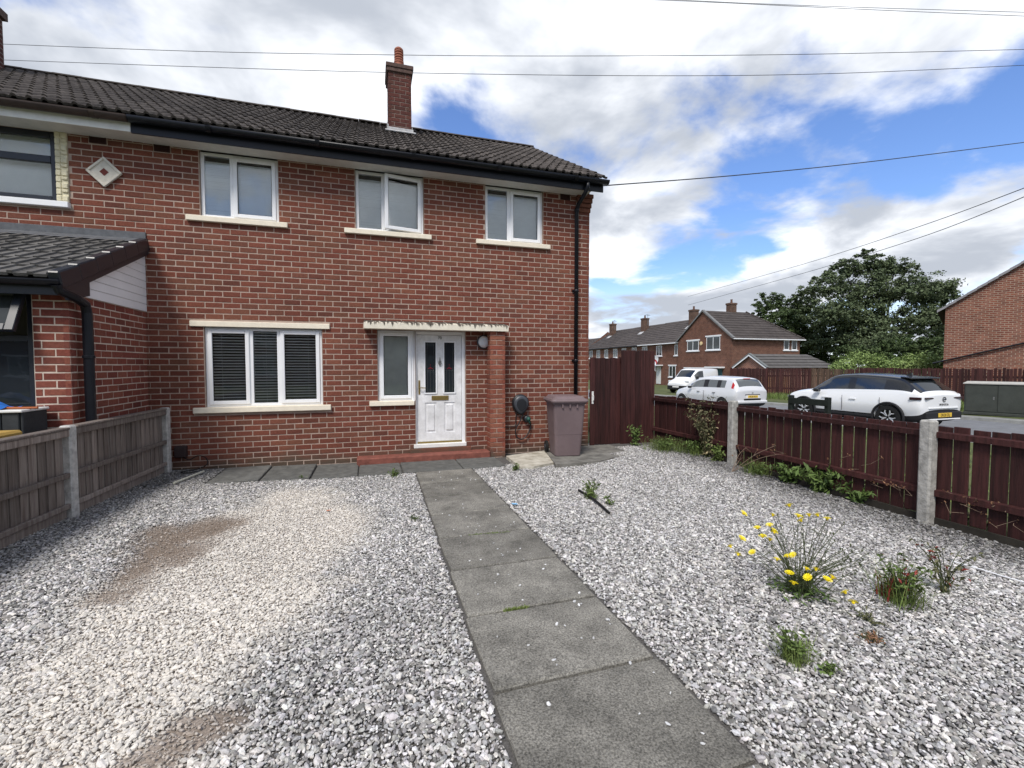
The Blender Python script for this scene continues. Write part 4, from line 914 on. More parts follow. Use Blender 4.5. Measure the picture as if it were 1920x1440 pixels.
# ---- left fence ----------------------------------------------------
lfence = thing('timber_fence', 'weathered grey timber panel fence with concrete posts', 'fence', (-2.83, -2.1, .07), world=True)
def lfx(y): return -2.715 + (y + .2) * .0526
LPY = [-.2, -2.1, -4.0, -5.9]
angL = math.atan(.0526)
def MF(y): return Matrix.Translation((lfx(y), y, float(gh(-2.8, y)))) @ Matrix.Rotation(-angL, 4, 'Z')
for yp in LPY:
    p_ = MB(); p_.bbox(-.05, .05, -.05, .05, -.06, .895, .014, MF(yp)); p_.obj('post', M['concrete_lt'], lfence)
for ya, yb in zip(LPY[1:], LPY):
    mid = (ya + yb) / 2; L_ = (yb - ya) - .10; Mm = MF(mid)
    for z0, z1, t0, t1, nm in ((.80, .865, .0, .045, 'top_rail'), (.40, .45, .0, .04, 'mid_rail'), (.10, .15, .0, .035, 'lower_rail'), (-.05, .105, -.02, -.001, 'gravel_board')):
        r_ = MB(); r_.bbox(t0, t1, -L_ / 2, L_ / 2, z0, z1, .006, Mm); r_.obj(nm, M['grey_wood'], lfence)
    c_ = MB(); c_.bbox(-.045, .055, -L_ / 2, L_ / 2, .866, .89, .006, Mm); c_.obj('capping', M['grey_wood'], lfence)
    n_ = 17; wbd = L_ / n_
    for k in range(n_):
        yk = -L_ / 2 + k * wbd; b_ = MB(); tw = random.uniform(-.004, .004)
        b_.add([(-.006, yk - .012, .105), (-.016 + tw, yk + wbd + .006, .105), (-.030 + tw, yk + wbd + .006, .105), (-.030, yk - .012, .105), (-.006 - tw, yk - .012, .865), (-.016, yk + wbd + .006, .865), (-.030, yk + wbd + .006, .865), (-.030, yk - .012, .865)],
               [(0, 1, 5, 4), (1, 2, 6, 5), (2, 3, 7, 6), (3, 0, 4, 7), (4, 5, 6, 7), (0, 3, 2, 1)])
        b_.v = [tuple(Mm @ Vector(q)) for q in b_.v]; b_.obj('board', M['grey_wood'], lfence)

# ---- gate and tall panel -------------------------------------------
gate = thing('side_gate', 'dark red boarded side gate beside the house corner', 'gate', (4.17, 0, 0), world=True)
gz = .06
for k in range(6):
    x0 = 3.865 + k * .106; b_ = MB(); b_.bbox(x0, x0 + .101, -.012, .012, gz + random.uniform(-.008, .008), 1.68 + random.uniform(-.012, .012), .004); b_.obj('board', M['red_wood'], gate)
for zc in (.3, .95, 1.5): r_ = MB(); r_.bbox(3.87, 4.49, .0125, .045, zc, zc + .09, .004); r_.obj('ledge', M['red_wood'], gate)
hl = MB(); hl.bbox(3.895, 3.935, -.022, -.0125, .83, 1.06, .004); hl.tube([(3.915, -.02, .88), (3.915, -.05, .90), (3.915, -.05, .98), (3.915, -.02, 1.0)], .008, 8); hl.obj('handle', M['white_metal'], gate)
tp = thing('tall_fence_panel', 'tall dark red boarded panel between the gate and low picket fence', 'fence', (4.84, -.05, 0), world=True)
for k in range(7):
    x0 = 4.475 + k * .1045; b_ = MB(); b_.bbox(x0, x0 + .0985, -.075, -.052, .05 + random.uniform(-.01, .01), 1.815 + random.uniform(-.012, .012), .004); b_.obj('board', M['red_wood'], tp)
for zc in (.35, 1.0, 1.6): r_ = MB(); r_.bbox(4.48, 5.2, -.0515, -.01, zc, zc + .08, .004); r_.obj('rail', M['red_wood'], tp)
p_ = MB(); p_.bbox(4.50, 4.60, -.009, .08, -.05, 1.7, .008); p_.obj('post', M['red_wood'], tp); p_ = MB(); p_.bbox(5.13, 5.205, -.009, .07, -.05, 1.75, .008); p_.obj('post', M['red_wood'], tp)

# ---- right picket fence --------------------------------------------
rf = thing('picket_fence', 'low dark red picket fence with concrete posts along the verge', 'fence', (5.28, -3, 0), world=True)
RFX = 5.285
def rfx(y): return RFX - .10 * float(sstep(-2.2, -.1, y))
yk = -.10; k = 0
while yk > -8.6:
    wd = .118 + random.uniform(-.004, .004); gapw = .004 if yk > -1.9 else random.uniform(.012, .022); x0 = rfx(yk - wd / 2); zg_ = float(gh(x0, yk))
    b_ = MB(); b_.bbox(x0 + .002, x0 + .02, -wd / 2, wd / 2, zg_ * .5 + .05 + random.uniform(-.012, .012), .955 + random.uniform(-.010, .010) + .02 * (yk > -1.9), .003, Matrix.Translation((0, yk - wd / 2, 0)) @ Matrix.Rotation(random.uniform(-.006, .006), 4, 'X'))
    b_.obj('picket', M['red_wood'], rf); yk -= wd + gapw
RPY = [-2.03, -4.55, -7.05]
for yp in RPY:
    zg_ = float(gh(RFX, yp)); p_ = MB(); p_.bbox(RFX - .115, RFX - .001, yp - .055, yp + .055, zg_ - .08, 1.01, .016); p_.obj('post', M['concrete'], rf)
for (ya, yb) in ((-.10, -1.973), (-2.087, -4.493), (-4.607, -6.993), (-7.107, -8.6)):
    xa, xb = rfx(ya), rfx(yb); zga, zgb = float(gh(5.2, ya)), float(gh(5.2, yb))
    for z0, z1 in ((.845, .905), (.27, .335)):
        r_ = MB(); d = .045
        r_.add([(xa - d, ya, z0 + zga * .4), (xb - d, yb, z0 + zgb * .4), (xb + .001, yb, z0 + zgb * .4), (xa + .001, ya, z0 + zga * .4), (xa - d, ya, z1 - .008 + zga * .4), (xb - d, yb, z1 - .008 + zgb * .4), (xb + .001, yb, z1 + zgb * .4), (xa + .001, ya, z1 + zga * .4)],
               [(0, 1, 5, 4), (1, 2, 6, 5), (2, 3, 7, 6), (3, 0, 4, 7), (4, 5, 6, 7), (0, 3, 2, 1)]); r_.obj('rail', M['red_wood'], rf)
    kb = MB(); kb.box(0, 1, 0, 1, 0, 1); kb.v = [(xa + (xb - xa) * b - .028 + .02 * a, ya + (yb - ya) * b, (zga + (zgb - zga) * b) - .06 + .115 * c) for a, b, c in kb.v]; kb.obj('kick_board', mat('kick', (.032, .028, .022), .9, .3, 8), rf)

# ---- wheelie bin ----------------------------------------------------
bpos = gp(1058, 858, .05)
bn = thing('wheelie_bin', 'faded maroon wheelie bin standing by the house corner', 'bin', (3.10, -.60, .055), R(-9))
def rring(hx, hy, z, r=.05, k=4, dy=0.):
    pts = []
    for cx_, cy2, t0 in ((hx - r, hy - r, 0), (-hx + r, hy - r, PI / 2), (-hx + r, -hy + r, PI), (hx - r, -hy + r, 1.5 * PI)):
        for i in range(k + 1): t_ = t0 + PI / 2 * i / k; pts.append((cx_ + r * math.cos(t_), cy2 + r * math.sin(t_) + dy, z))
    return pts
def loft(mb, rings, cap=True):
    n = len(rings[0]); v = [p for r_ in rings for p in r_]
    f = [(i * n + k, i * n + (k + 1) % n, (i + 1) * n + (k + 1) % n, (i + 1) * n + k) for i in range(len(rings) - 1) for k in range(n)]
    if cap: f += [tuple(range(n))[::-1], tuple(range((len(rings) - 1) * n, len(rings) * n))]
    mb.add(v, f); return mb
b_ = MB(); loft(b_, [rring(.205, .20, .0, .05), rring(.215, .215, .015, .05), rring(.235, .25, .36, .05), rring(.238, .253, .365, .05), rring(.262, .30, .86, .05), rring(.285, .325, .87, .05), rring(.287, .327, .90, .05)]); b_.obj('body', M['bin'], bn)
l_ = MB(); loft(l_, [rring(.305, .35, .895, .06), rring(.31, .355, .915, .06), rring(.295, .34, .945, .06), rring(.27, .315, .95, .06), rring(.235, .27, .985, .06), rring(.20, .23, .99, .06)]); lid = l_.obj('lid', M['bin'], bn)
h_ = MB(); h_.tube([(-.22, .36, .94), (-.2, .40, .965), (.2, .40, .965), (.22, .36, .94)], .014, 8); h_.obj('handle', M['bin'], bn)
for s in (-1, 1):
    w_ = MB(); w_.lathe([(.03, -.025), (.085, -.025), (.10, -.015), (.10, .015), (.085, .025), (.03, .025)], 20, Matrix.Translation((s * .265, .225, .10)) @ Matrix.Rotation(PI / 2, 4, 'Y')); wo = w_.obj('wheel', M['rubber'], bn)
    w_ = MB(); w_.lathe([(.0, -.026), (.04, -.028), (.04, .028), (.0, .026)], 14, Matrix.Translation((s * .268, .225, .10)) @ Matrix.Rotation(PI / 2, 4, 'Y')); w_.obj('hub', M['ev_grey'], wo)
for xx in (-.12, .0, .12): r_ = MB(); r_.bbox(xx - .012, xx + .012, -.325, -.27, .80, .868, .004); r_.obj('rib', M['bin'], bn)

# ---- car charger ----------------------------------------------------
ev = thing('car_charger', 'black teardrop electric car charger with looped cable on brick wall', 'charger', (2.50, 0, .87), world=True)
def egg(s, y, dz=0): return [(2.50 + s * (.150 if math.sin(t) > 0 else .150 - .028 * math.sin(t) ** 2) * math.cos(t), y, .885 + dz + s * (.150 if math.sin(t) > 0 else .205) * math.sin(t)) for t in np.linspace(0, 2 * PI, 36, endpoint=False)]
b_ = MB(); loft(b_, [egg(1.0, -.001), egg(1.02, -.03), egg(1.0, -.06), egg(.90, -.075)]); b_.obj('back_shell', M['ev_black'], ev)
b_ = MB(); loft(b_, [egg(.88, -.07), egg(.86, -.092), egg(.72, -.108), egg(.60, -.112)]); b_.obj('cover', M['ev_grey'], ev)
b_ = MB(); loft(b_, [egg(.60, -.111, -.015), egg(.585, -.116, -.015), egg(.4, -.117, -.015)]); b_.obj('front_panel', M['ev_black'], ev)
cb_ = MB(); pts = [(2.545, -.05, .72), (2.535, -.05, .66), (2.48, -.05, .55), (2.42, -.05, .45), (2.405, -.05, .36), (2.44, -.05, .28), (2.52, -.05, .245), (2.60, -.05, .29), (2.66, -.05, .38), (2.685, -.05, .46), (2.67, -.06, .53)]
def smooth(pts, n=6):
    P = [Vector(p) for p in pts]; o = []
    for i in range(len(P) - 1):
        p0, p1, p2, p3 = P[max(i - 1, 0)], P[i], P[i + 1], P[min(i + 2, len(P) - 1)]
        for k in range(n): t = k / n; o.append(.5 * ((2 * p1) + (p2 - p0) * t + (2 * p0 - 5 * p1 + 4 * p2 - p3) * t * t + (3 * p1 - p0 - 3 * p2 + p3) * t ** 3))
    return o + [P[-1]]
cb_.tube(smooth(pts), .011, 8); cb_.tube(smooth([(2.43, -.02, .70), (2.42, -.02, .56), (2.42, -.02, .50), (2.36, -.02, .47), (2.18, -.02, .465)]), .008, 6); cb_.obj('cable', M['ev_black'], ev, True)
hs = MB(); hs.lathe([(.0, 0), (.062, 0), (.062, .06), (.045, .075), (.0, .08)], 20, Matrix.Translation((2.62, 0, .60)) @ Matrix.Rotation(PI / 2, 4, 'X')); hs.obj('holster', M['ev_black'], ev, True)
cn = MB(); cn.lathe([(.0, .0), (.038, .0), (.04, .03), (.03, .05), (.0, .055)], 18, Matrix.Translation((2.63, -.072, .605)) @ Matrix.Rotation(PI / 2, 4, 'X')); cn.tube([(2.635, -.10, .58), (2.655, -.09, .54), (2.668, -.07, .52)], .017, 8); cn.obj('plug', M['teal'], ev, True)

# ---- small things at the foot of the wall ----------------------------
mbx = MB(); mbx.bbox(-2.66, -2.52, -.09, -.001, .235, .40, .01); mbx.bbox(-2.655, -2.525, -.10, -.09, .245, .385, .008); o = mbx.obj('meter_box', mat('mbox', (.035, .022, .022), .6)); tag(o, 'small dark brown box fixed low on the brick wall', 'box')
cw = MB(); cw.tube(smooth([(-2.56, -.05, .24), (-2.48, -.08, .20), (-2.38, -.07, .25), (-2.28, -.08, .22), (-2.25, -.12, .13), (-2.35, -.22, .085), (-2.5, -.32, .085), (-2.42, -.4, .08), (-2.3, -.36, .08)]), .007, 6); o = cw.obj('black_cable', M['rubber'], None, True); tag(o, 'black cable trailing from wall box over the gravel', 'cable')
pc = MB(); a_, b__ = gp(326, 905, .09), gp(382, 883, .09); pc.tube([(a_.x, a_.y, .085), (b__.x, b__.y, .085)], .014, 8); o = pc.obj('plastic_pipe', mat('oldwhite', (.5, .5, .42), .5)); tag(o, 'short off white pipe lying on gravel by the timber fence', 'pipe')
# ================================================================== STREET
M['far_brick'] = brickwork_mat('far_brick', (.12, .050, .036), (.185, .078, .052), (.22, .17, .135), ms=.009)
M['far_brick2'] = brickwork_mat('far_brick2', (.27, .10, .068), (.19, .062, .048), (.45, .34, .27), ms=.013)
M['far_roof'] = mat('far_roof', (.066, .056, .052), .9, .25, 1.5, rnd=.12)
M['far_roof_dk'] = mat('far_roof_dk', (.035, .03, .028), .9, .2, 2)
def sloped_roof(parent, P, rows, name='roof', m='far_roof', lip=.035):
    """P: 4 corners eave-left, eave-right, ridge-right, ridge-left; stepped tile courses as real lips"""
    A, B, C, D = [Vector(p) for p in P]; mb = MB(); nrm = (B - A).cross(D - A).normalized()
    for r in range(rows):
        t0, t1 = r / rows, (r + 1) / rows; a, b = A.lerp(D, t0), B.lerp(C, t0); c, d = B.lerp(C, t1), A.lerp(D, t1)
        mb.add([a + nrm * lip, b + nrm * lip, c, d, a, b], [(0, 1, 2, 3), (4, 5, 1, 0)])
    return mb.obj(name, M[m], parent)
def far_window(parent, O, a, s0, s1, z0, z1, bays=2, lintel=True, sillw=True, fr=.06):
    """window on a plane: origin O, direction a, outward normal (a.y,-a.x)"""
    a = Vector((a[0], a[1], 0)).normalized(); nr = Vector((a.y, -a.x, 0)); Mx = Matrix((( a.x, -nr.x, 0, O.x), (a.y, -nr.y, 0, O.y), (0, 0, 1, 0), (0, 0, 0, 1)))
    mb = MB(); fw = fr; mb.box(s0, s0 + fw, -.02, .05, z0, z1, Mx); mb.box(s1 - fw, s1, -.02, .05, z0, z1, Mx); mb.box(s0 + fw, s1 - fw, -.02, .05, z0, z0 + fw, Mx); mb.box(s0 + fw, s1 - fw, -.02, .05, z1 - fw, z1, Mx)
    for k in range(1, bays): x_ = s0 + (s1 - s0) * k / bays; mb.box(x_ - fw / 2, x_ + fw / 2, -.019, .05, z0 + fw, z1 - fw, Mx)
    w_ = mb.obj('window', M['upvc'], parent)
    for k in range(bays):
        xa, xb = s0 + (s1 - s0) * k / bays, s0 + (s1 - s0) * (k + 1) / bays; g = MB(); g.box(xa + .02, xb - .02, -.005, .03, z0 + .02, z1 - .02, Mx); g.obj('pane', M['glass_far'], w_)
    if sillw: q = MB(); q.box(s0 - .12, s1 + .12, -.08, .02, z0 - .12, z0 - .002, Mx); q.obj('sill', M['upvc'], w_)
    if lintel: q = MB(); q.box(s0 - .15, s1 + .15, -.05, .02, z1 + .002, z1 + .13, Mx); q.obj('lintel', M['upvc'], w_)
    return w_
def far_chimney(parent, x, y, zb, zt, sx=.55, sy=.75, flash=True):
    mb = MB(); mb.box(x - sx / 2, x + sx / 2, y - sy / 2, y + sy / 2, zb, zt); mb.box(x - sx / 2 - .05, x + sx / 2 + .05, y - sy / 2 - .05, y + sy / 2 + .05, zt - .2, zt - .02); c = mb.obj('chimney', M['far_ch'], parent)
    p_ = MB(); p_.lathe([(.13, 0), (.11, .1), (.10, .32), (.12, .34), (.12, .38)], 10, Matrix.Translation((x, y, zt))); p_.obj('chimney_pot', M['terracotta_dk'], c)
    return c
M['far_ch'] = brickwork_mat('far_chb', (.09, .05, .035), (.14, .075, .05), (.16, .13, .11)); M['terracotta_dk'] = mat('pot_dk', (.13, .07, .05), .9)
GZ = float(th(np.array(32.), np.array(29.)))          # ground there
SX, SY0, SY1, SXE = 32.6, 27.3, 35.1, 41.0; EV = 4.20; RG = 7.12
semi = thing('gable_house', 'end house with front gable, hipped brown roof and white windows across the street', 'house', (36, 31, GZ), world=True)
mb = MB(); ym = (SY0 + SY1) / 2
mb.add([(SX, SY0, GZ - .3), (SX, SY1, GZ - .3), (SX, SY1, EV), (SX, ym, RG - .05), (SX, SY0, EV)], [(4, 3, 2, 1, 0)])
mb.add([(SX, SY0, GZ - .3), (SXE, SY0, GZ - .3), (SXE, SY0, EV), (SX, SY0, EV)], [(0, 1, 2, 3)])
mb.add([(SXE, SY0, GZ - .3), (SXE, SY1, GZ - .3), (SXE, SY1, EV), (SXE, SY0, EV)], [(0, 1, 2, 3)]); mb.obj('wall', M['far_brick'], semi)
hx = 38.0; o_ = .22
e0 = EV - .02
sroof = sloped_roof(semi, [(SX - .1, SY0 - .3, e0 - .1), (SXE + .25, SY0 - .3, e0 - .1), (hx, ym, RG), (SX - .1, ym, RG)], 11)
mb = MB(); mb.add([(SX - .1, SY1 + .3, e0 - .1), (SXE + .25, SY1 + .3, e0 - .1), (hx, ym, RG), (SX - .1, ym, RG)], [(3, 2, 1, 0)]); mb.add([(SXE + .25, SY0 - .3, e0 - .1), (SXE + .25, SY1 + .3, e0 - .1), (hx, ym, RG)], [(0, 1, 2)]); mb.obj('rear_slope', M['far_roof'], semi)
vg = MB()
for (ya, za, yb, zb) in ((SY0 - .32, e0 - .10, ym, RG + .02), (SY1 + .32, e0 - .10, ym, RG + .02)):
    vg.add([(SX - .16, ya, za - .12), (SX - .16, yb, zb - .12), (SX - .16, yb, zb + .06), (SX - .16, ya, za + .06), (SX + .12, ya, za + .07), (SX + .12, yb, zb + .07)], [(0, 1, 2, 3), (3, 2, 5, 4)])
vg.obj('verge', mat('verge', (.17, .17, .17), .8, .2, 6), semi)
gt = MB(); gt.box(SX - .1, SXE + .3, SY0 - .42, SY0 - .31, e0 - .20, e0 - .11); gt.obj('gutter', M['upvc'], semi)
for k in range(12):
    t = k / 11; rt = MB(); a = Vector((hx, ym, RG)).lerp(Vector((SXE + .25, SY0 - .3, e0 - .1)), t * .96); b = Vector((hx, ym, RG)).lerp(Vector((SXE + .25, SY0 - .3, e0 - .1)), min(1, t * .96 + .075)); rt.tube([a + Vector((0, 0, .03)), b + Vector((0, 0, .03))], .11, 6); rt.obj('hip_tile', M['far_roof'], sroof)
OF = Vector((SX, 0, 0)); fa_ = (0, -1)      # facade direction: outward normal -X
def fw_(par, y0, y1, z0, z1, bays=2, **k): return far_window(par, OF, fa_, -y1, -y0, z0, z1, bays, **k)
for pxl, pxr in (((1289, 640), (1310, 657)), ((1325, 632), (1350, 655))):
    def hit(q):
        r_ = ray(*q); t = (SX - CAM.x) / r_.x; return CAM + r_ * t
    a, b = hit(pxl), hit(pxr); fw_(semi, b.y, a.y, b.z + .0, a.z - .0, 2)
def semiwin(q0, q1, bays, **k): a, b = hit(q0), hit(q1); return fw_(semi, b.y, a.y, min(a.z, b.z), max(a.z, b.z), bays, **k)
semiwin((1284, 691), (1318, 702), 2, sillw=False)
a, b = hit((1333, 690)), hit((1356, 730)); dw = MB(); dw.box(SX - .03, SX + .05, b.y + .15, a.y - .2, GZ, a.z - .1); dw.obj('door', mat('door_teal', (.03, .09, .11), .5), semi)
cn_ = MB(); cn_.box(SX - .7, SX + .02, b.y - .15, a.y + .15, a.z, a.z + .14); cn_.obj('canopy', M['upvc'], semi)
al = MB(); c_ = hit((1315, 644)); al.lathe([(.0, 0), (.2, 0), (.2, .06), (.0, .08)], 10, Matrix.Translation((SX, c_.y, c_.z)) @ Matrix.Rotation(-PI / 2, 4, 'Y')); al.obj('alarm_box', mat('alarm', (.7, .55, .3), .5), semi)
far_window(semi, Vector((0, SY0, 0)), (1, 0), 38.95, 39.6, 3.05, 4.0, 1, False); far_window(semi, Vector((0, SY0, 0)), (1, 0), 39.95, 40.62, 3.05, 4.0, 1, False)
far_chimney(semi, 36.3, ym + .2, 6.6, 8.05, .8, .6)
# terrace beyond: houses in a row along the street
TX = 33.0
def terrace(y0, y1, dz, label, chy, cols, flag=False, white=False, hip=False, dark=False):
    h = thing('row_house', label, 'house', (TX + 3.5, (y0 + y1) / 2, GZ + dz), world=True, group=None)
    gz, ev, rg_ = GZ + dz, EV + dz, RG + dz - .12; mb = MB()
    mb.add([(TX, y0, gz - .3), (TX, y1, gz - .3), (TX, y1, ev), (TX, y0, ev)], [(3, 2, 1, 0)]); mb.add([(TX, y1, gz - .3), (TX + 7.5, y1, gz - .3), (TX + 7.5, y1, ev), (TX + 3.75, y1, rg_), (TX, y1, ev)], [(0, 1, 2, 3, 4)][:1]); mb.add([(TX, y0, gz - .3), (TX + 7.5, y0, gz - .3), (TX + 7.5, y0, ev), (TX, y0, ev)], [(0, 1, 2, 3)]); mb.obj('wall', M['far_brick'], h)
    yt = y1 - (2.2 if hip else 0)
    sloped_roof(h, [(TX - .3, y1 + (.2 if hip else 0), ev - .12), (TX - .3, y0, ev - .12), (TX + 3.75, y0, rg_), (TX + 3.75, yt, rg_)], 11)
    mb = MB(); mb.add([(TX + 7.8, y1, ev - .12), (TX + 7.8, y0, ev - .12), (TX + 3.75, y0, rg_), (TX + 3.75, yt, rg_)], [(0, 1, 2, 3)]); mb.obj('rear_slope', M['far_roof'], h)
    g_ = MB(); g_.box(TX - .42, TX - .305, y0, y1, ev - .22, ev - .12); g_.obj('gutter', M['upvc'] if white else M['black_pvc'], h)
    O2 = Vector((TX, 0, 0))
    for (wy, ww, up) in cols:
        if up: far_window(h, O2, (0, -1), -(wy + ww), -wy, gz + 3.35, gz + 4.55, 2 if ww > .8 else 1, False)
        else: far_window(h, O2, (0, -1), -(wy + ww), -wy, gz + .9, gz + 2.15, 2, True)
    d_ = MB(); dy = (y0 + y1) / 2; d_.box(TX - .03, TX + .05, dy - .45, dy + .45, gz, gz + 2.1); d_.obj('door', M['upvc_old'], h); c_ = MB(); c_.box(TX - .7, TX, dy - .8, dy + .8, gz + 2.15, gz + 2.28); c_.obj('canopy', M['upvc'], h)
    c = far_chimney(h, TX + 2.8, chy, rg_ - 1.2, rg_ + .95, .75, .8)
    f_ = MB(); sl2 = (rg_ - ev + .12) / 4.05; yy_, zz_ = chy, ev - .12 + sl2 * (2.42 + .3); f_.add([(TX + 1.9, chy - .45, zz_ - sl2 * .52 + .07), (TX + 2.42, chy - .5, zz_ + .07), (TX + 2.42, chy + .5, zz_ + .07), (TX + 1.9, chy + .45, zz_ - sl2 * .52 + .07)], [(0, 3, 2, 1), (0, 1, 2, 3)][:1]); f_.obj('flashing', M['flashing'], c)
    return h
terrace(35.15, 43.2, 0, 'row house with white gutter attached to the gable fronted house', 36.6, [(35.7, .55, 1), (38.6, 1.1, 1), (41.6, 1.1, 1), (36., 1.2, 0)], white=True)
terrace(43.2, 50.4, -.03, 'row house with black gutter, next but one to the gable house', 46.4, [(44., 1.1, 1), (46.5, 1.1, 1), (48.8, 1.1, 1)])
terrace(50.4, 58.2, -.06, 'row house with hipped end, furthest of the higher roofed row', 55.0, [(51.4, 1.1, 1), (53.8, 1.1, 1), (56.2, 1.1, 1)], hip=True)
terrace(59.5, 73, -.9, 'lower row house beyond the hipped end of the row', 64.5, [(60.6, 1.1, 1), (63., 1.1, 1), (66, 1.1, 1)])
# aerials
for (x, y, z, lab) in ((35.9, 45.9, 8.4, 'thin television aerial by the middle chimney of the brick row'), (35.9, 54.6, 8.4, 'thin television aerial by the chimney next to the hipped row end')):
    a = MB(); a.tube([(x, y, 6.9), (x, y, z)], .025, 5); a.tube([(x - .5, y - .3, z - .1), (x + .5, y + .3, z - .1)], .02, 4)
    for k in range(-2, 3): a.tube([(x + k * .2 - .12, y + k * .12 + .2, z - .1), (x + k * .2 + .12, y + k * .12 - .2, z - .1)], .012, 4)
    o = a.obj('aerial', M['pewter']); tag(o, lab, 'aerial', 'television aerials on the row')
# flag hanging on the row house
fv = []; P0 = hit((1221, 650)); 
for i in range(9):
    for j in range(7):
        fv.append((TX - .5 + .12 * math.sin(i * .9 + j), P0.y - 1.5 * i / 8 * (1 - .5 * j / 6) - .3 * j / 6, 3.05 - .28 * j - .02 * i * i * .5))
fm = MB(); fm.add(fv, [(i * 7 + j, i * 7 + j + 7, i * 7 + j + 8, i * 7 + j + 1) for i in range(8) for j in range(6)]); fm.m = [1 if (k // 6 in (3,) or k % 6 in (2,)) else 0 for k in range(48)]
o = fm.obj('flag', [M['upvc'], mat('flag_red', (.5, .04, .05), .7)], None, True); tag(o, 'white and red flag hanging from the row house beside the tall panel', 'flag')
fp = MB(); fp.tube([(TX, P0.y, 2.9), (TX - .6, P0.y - .1, 3.15)], .025, 6); fp.obj('pole', M['white_metal'], o)
# garage
GX0, GX1, GY0, GY1, GE, GR = 28.8, 35.6, 19.7, 22.7, 1.42, 2.42; gg = float(th(np.array(29.), np.array(21.)))
ga = thing('garage', 'low brick garage with gabled grey roof and white barge boards', 'garage', (32, 21.2, gg), world=True); mb = MB(); gm = (GY0 + GY1) / 2
mb.add([(GX0, GY0, gg - .3), (GX0, GY1, gg - .3), (GX0, GY1, GE), (GX0, gm, GR - .1), (GX0, GY0, GE)], [(4, 3, 2, 1, 0)]); mb.add([(GX0, GY0, gg - .3), (GX1, GY0, gg - .3), (GX1, GY0, GE), (GX0, GY0, GE)], [(0, 1, 2, 3)]); mb.add([(GX1, GY0, gg - .3), (GX1, GY1, gg - .3), (GX1, GY1, GE), (GX1, GY0, GE)], [(0, 1, 2, 3)]); mb.obj('wall', M['far_brick2'], ga)
M['gar_roof'] = mat('gar_roof', (.10, .094, .09), .9, .2, 2)
sloped_roof(ga, [(GX0 - .2, GY0 - .25, GE - .12), (GX1 + .3, GY0 - .25, GE - .12), (GX1 - 1.0, gm, GR), (GX0 - .2, gm, GR)], 5, m='gar_roof', lip=.05)
mb = MB(); mb.add([(GX0 - .2, GY1 + .25, GE - .12), (GX1 + .3, GY1 + .25, GE - .12), (GX1 - 1., gm, GR), (GX0 - .2, gm, GR)], [(3, 2, 1, 0)]); mb.add([(GX1 + .3, GY0 - .25, GE - .12), (GX1 + .3, GY1 + .25, GE - .12), (GX1 - 1., gm, GR)], [(0, 1, 2)]); mb.obj('rear_slope', M['gar_roof'], ga)
for (ya, za) in ((GY0 - .27, GE - .12), (GY1 + .27, GE - .12)):
    v_ = MB(); v_.add([(GX0 - .22, ya, za - .12), (GX0 - .22, gm, GR - .16), (GX0 - .22, gm, GR - .03), (GX0 - .22, ya, za + .0)], [(0, 1, 2, 3)]); v_.obj('barge_board', M['upvc'], ga)
    v_ = MB(); v_.add([(GX0 - .23, ya, za + .001), (GX0 - .23, gm, GR - .029), (GX0 - .23, gm, GR + .07), (GX0 - .23, ya, za + .10), (GX0, ya, za + .10), (GX0, gm, GR + .07)], [(0, 1, 2, 3), (3, 2, 5, 4)]); v_.obj('verge', mat('verge2', (.15, .16, .16), .8), ga)
gw = MB(); gw.box(23.45, 28.6, 17.6, 17.75, -.6, .75); o = gw.obj('garden_wall', brickwork_mat('gwall', (.30, .13, .05), (.24, .10, .05), (.35, .26, .18))); tag(o, 'low orange brick garden wall beside the garage', 'wall')
hc = MB(); hc.bbox(23.4, 28.6, 17.56, 17.79, .751, .80, .01); hc.obj('coping', M['concrete'], o)

# row house added out of view behind the camera, for the front windows to reflect
oh = thing('unseen_house', 'plain brick row house added out of view for the front windows to reflect', 'house', (0, -32, 0), world=True)
mb = MB(); mb.box(-26, 26, -38, -31, -.5, 4.9); mb.obj('wall', M['far_brick'], oh)
mb = MB(); mb.prism([(-38.4, 4.8), (-30.6, 4.8), (-34.5, 7.6)], -26, 26, lambda a_, b_, h: (h, a_, b_)); mb.obj('roof', M['far_roof'], oh)
for k in range(8):
    for z0, z1 in ((.9, 2.1), (3.3, 4.5)): far_window(oh, Vector((0, -31, 0)), (-1, 0), -24 + k * 6.2, -22.4 + k * 6.2, z0, z1, 2)
# right hand house: gable wall seen at an angle
d_ = Vector((.47, -.883, 0)).normalized(); R0 = Vector((24.3, 6.0, 0)); RE = 4.05; RL = 8.0; rgz = -.1; pk = RE + 4.0 * .72
rh = thing('corner_house', 'orange red brick gable house behind the far fence', 'house', (27, 4, rgz), world=True)
Pn = lambda s, z, b=0: (R0.x + d_.x * s - d_.y * b * -1 * -1, R0.y + d_.y * s + d_.x * b, z)
bk = Vector((.883, .47, 0))          # back direction
Pn = lambda s, z, b=0.: (R0.x + d_.x * s + bk.x * b, R0.y + d_.y * s + bk.y * b, z)
mb = MB(); mb.add([Pn(0, -.5), Pn(RL, -.5), Pn(RL, RE), Pn(RL / 2, pk), Pn(0, RE)], [(0, 1, 2, 3, 4)]); mb.add([Pn(0, -.5), Pn(0, RE), Pn(0, RE, 9), Pn(0, -.5, 9)], [(0, 1, 2, 3)]); mb.obj('wall', brickwork_mat('rh_brick', (.24, .09, .058), (.15, .054, .040), (.33, .245, .185), bw=.2286 * .99, bh=.0817, ms=.013), rh)
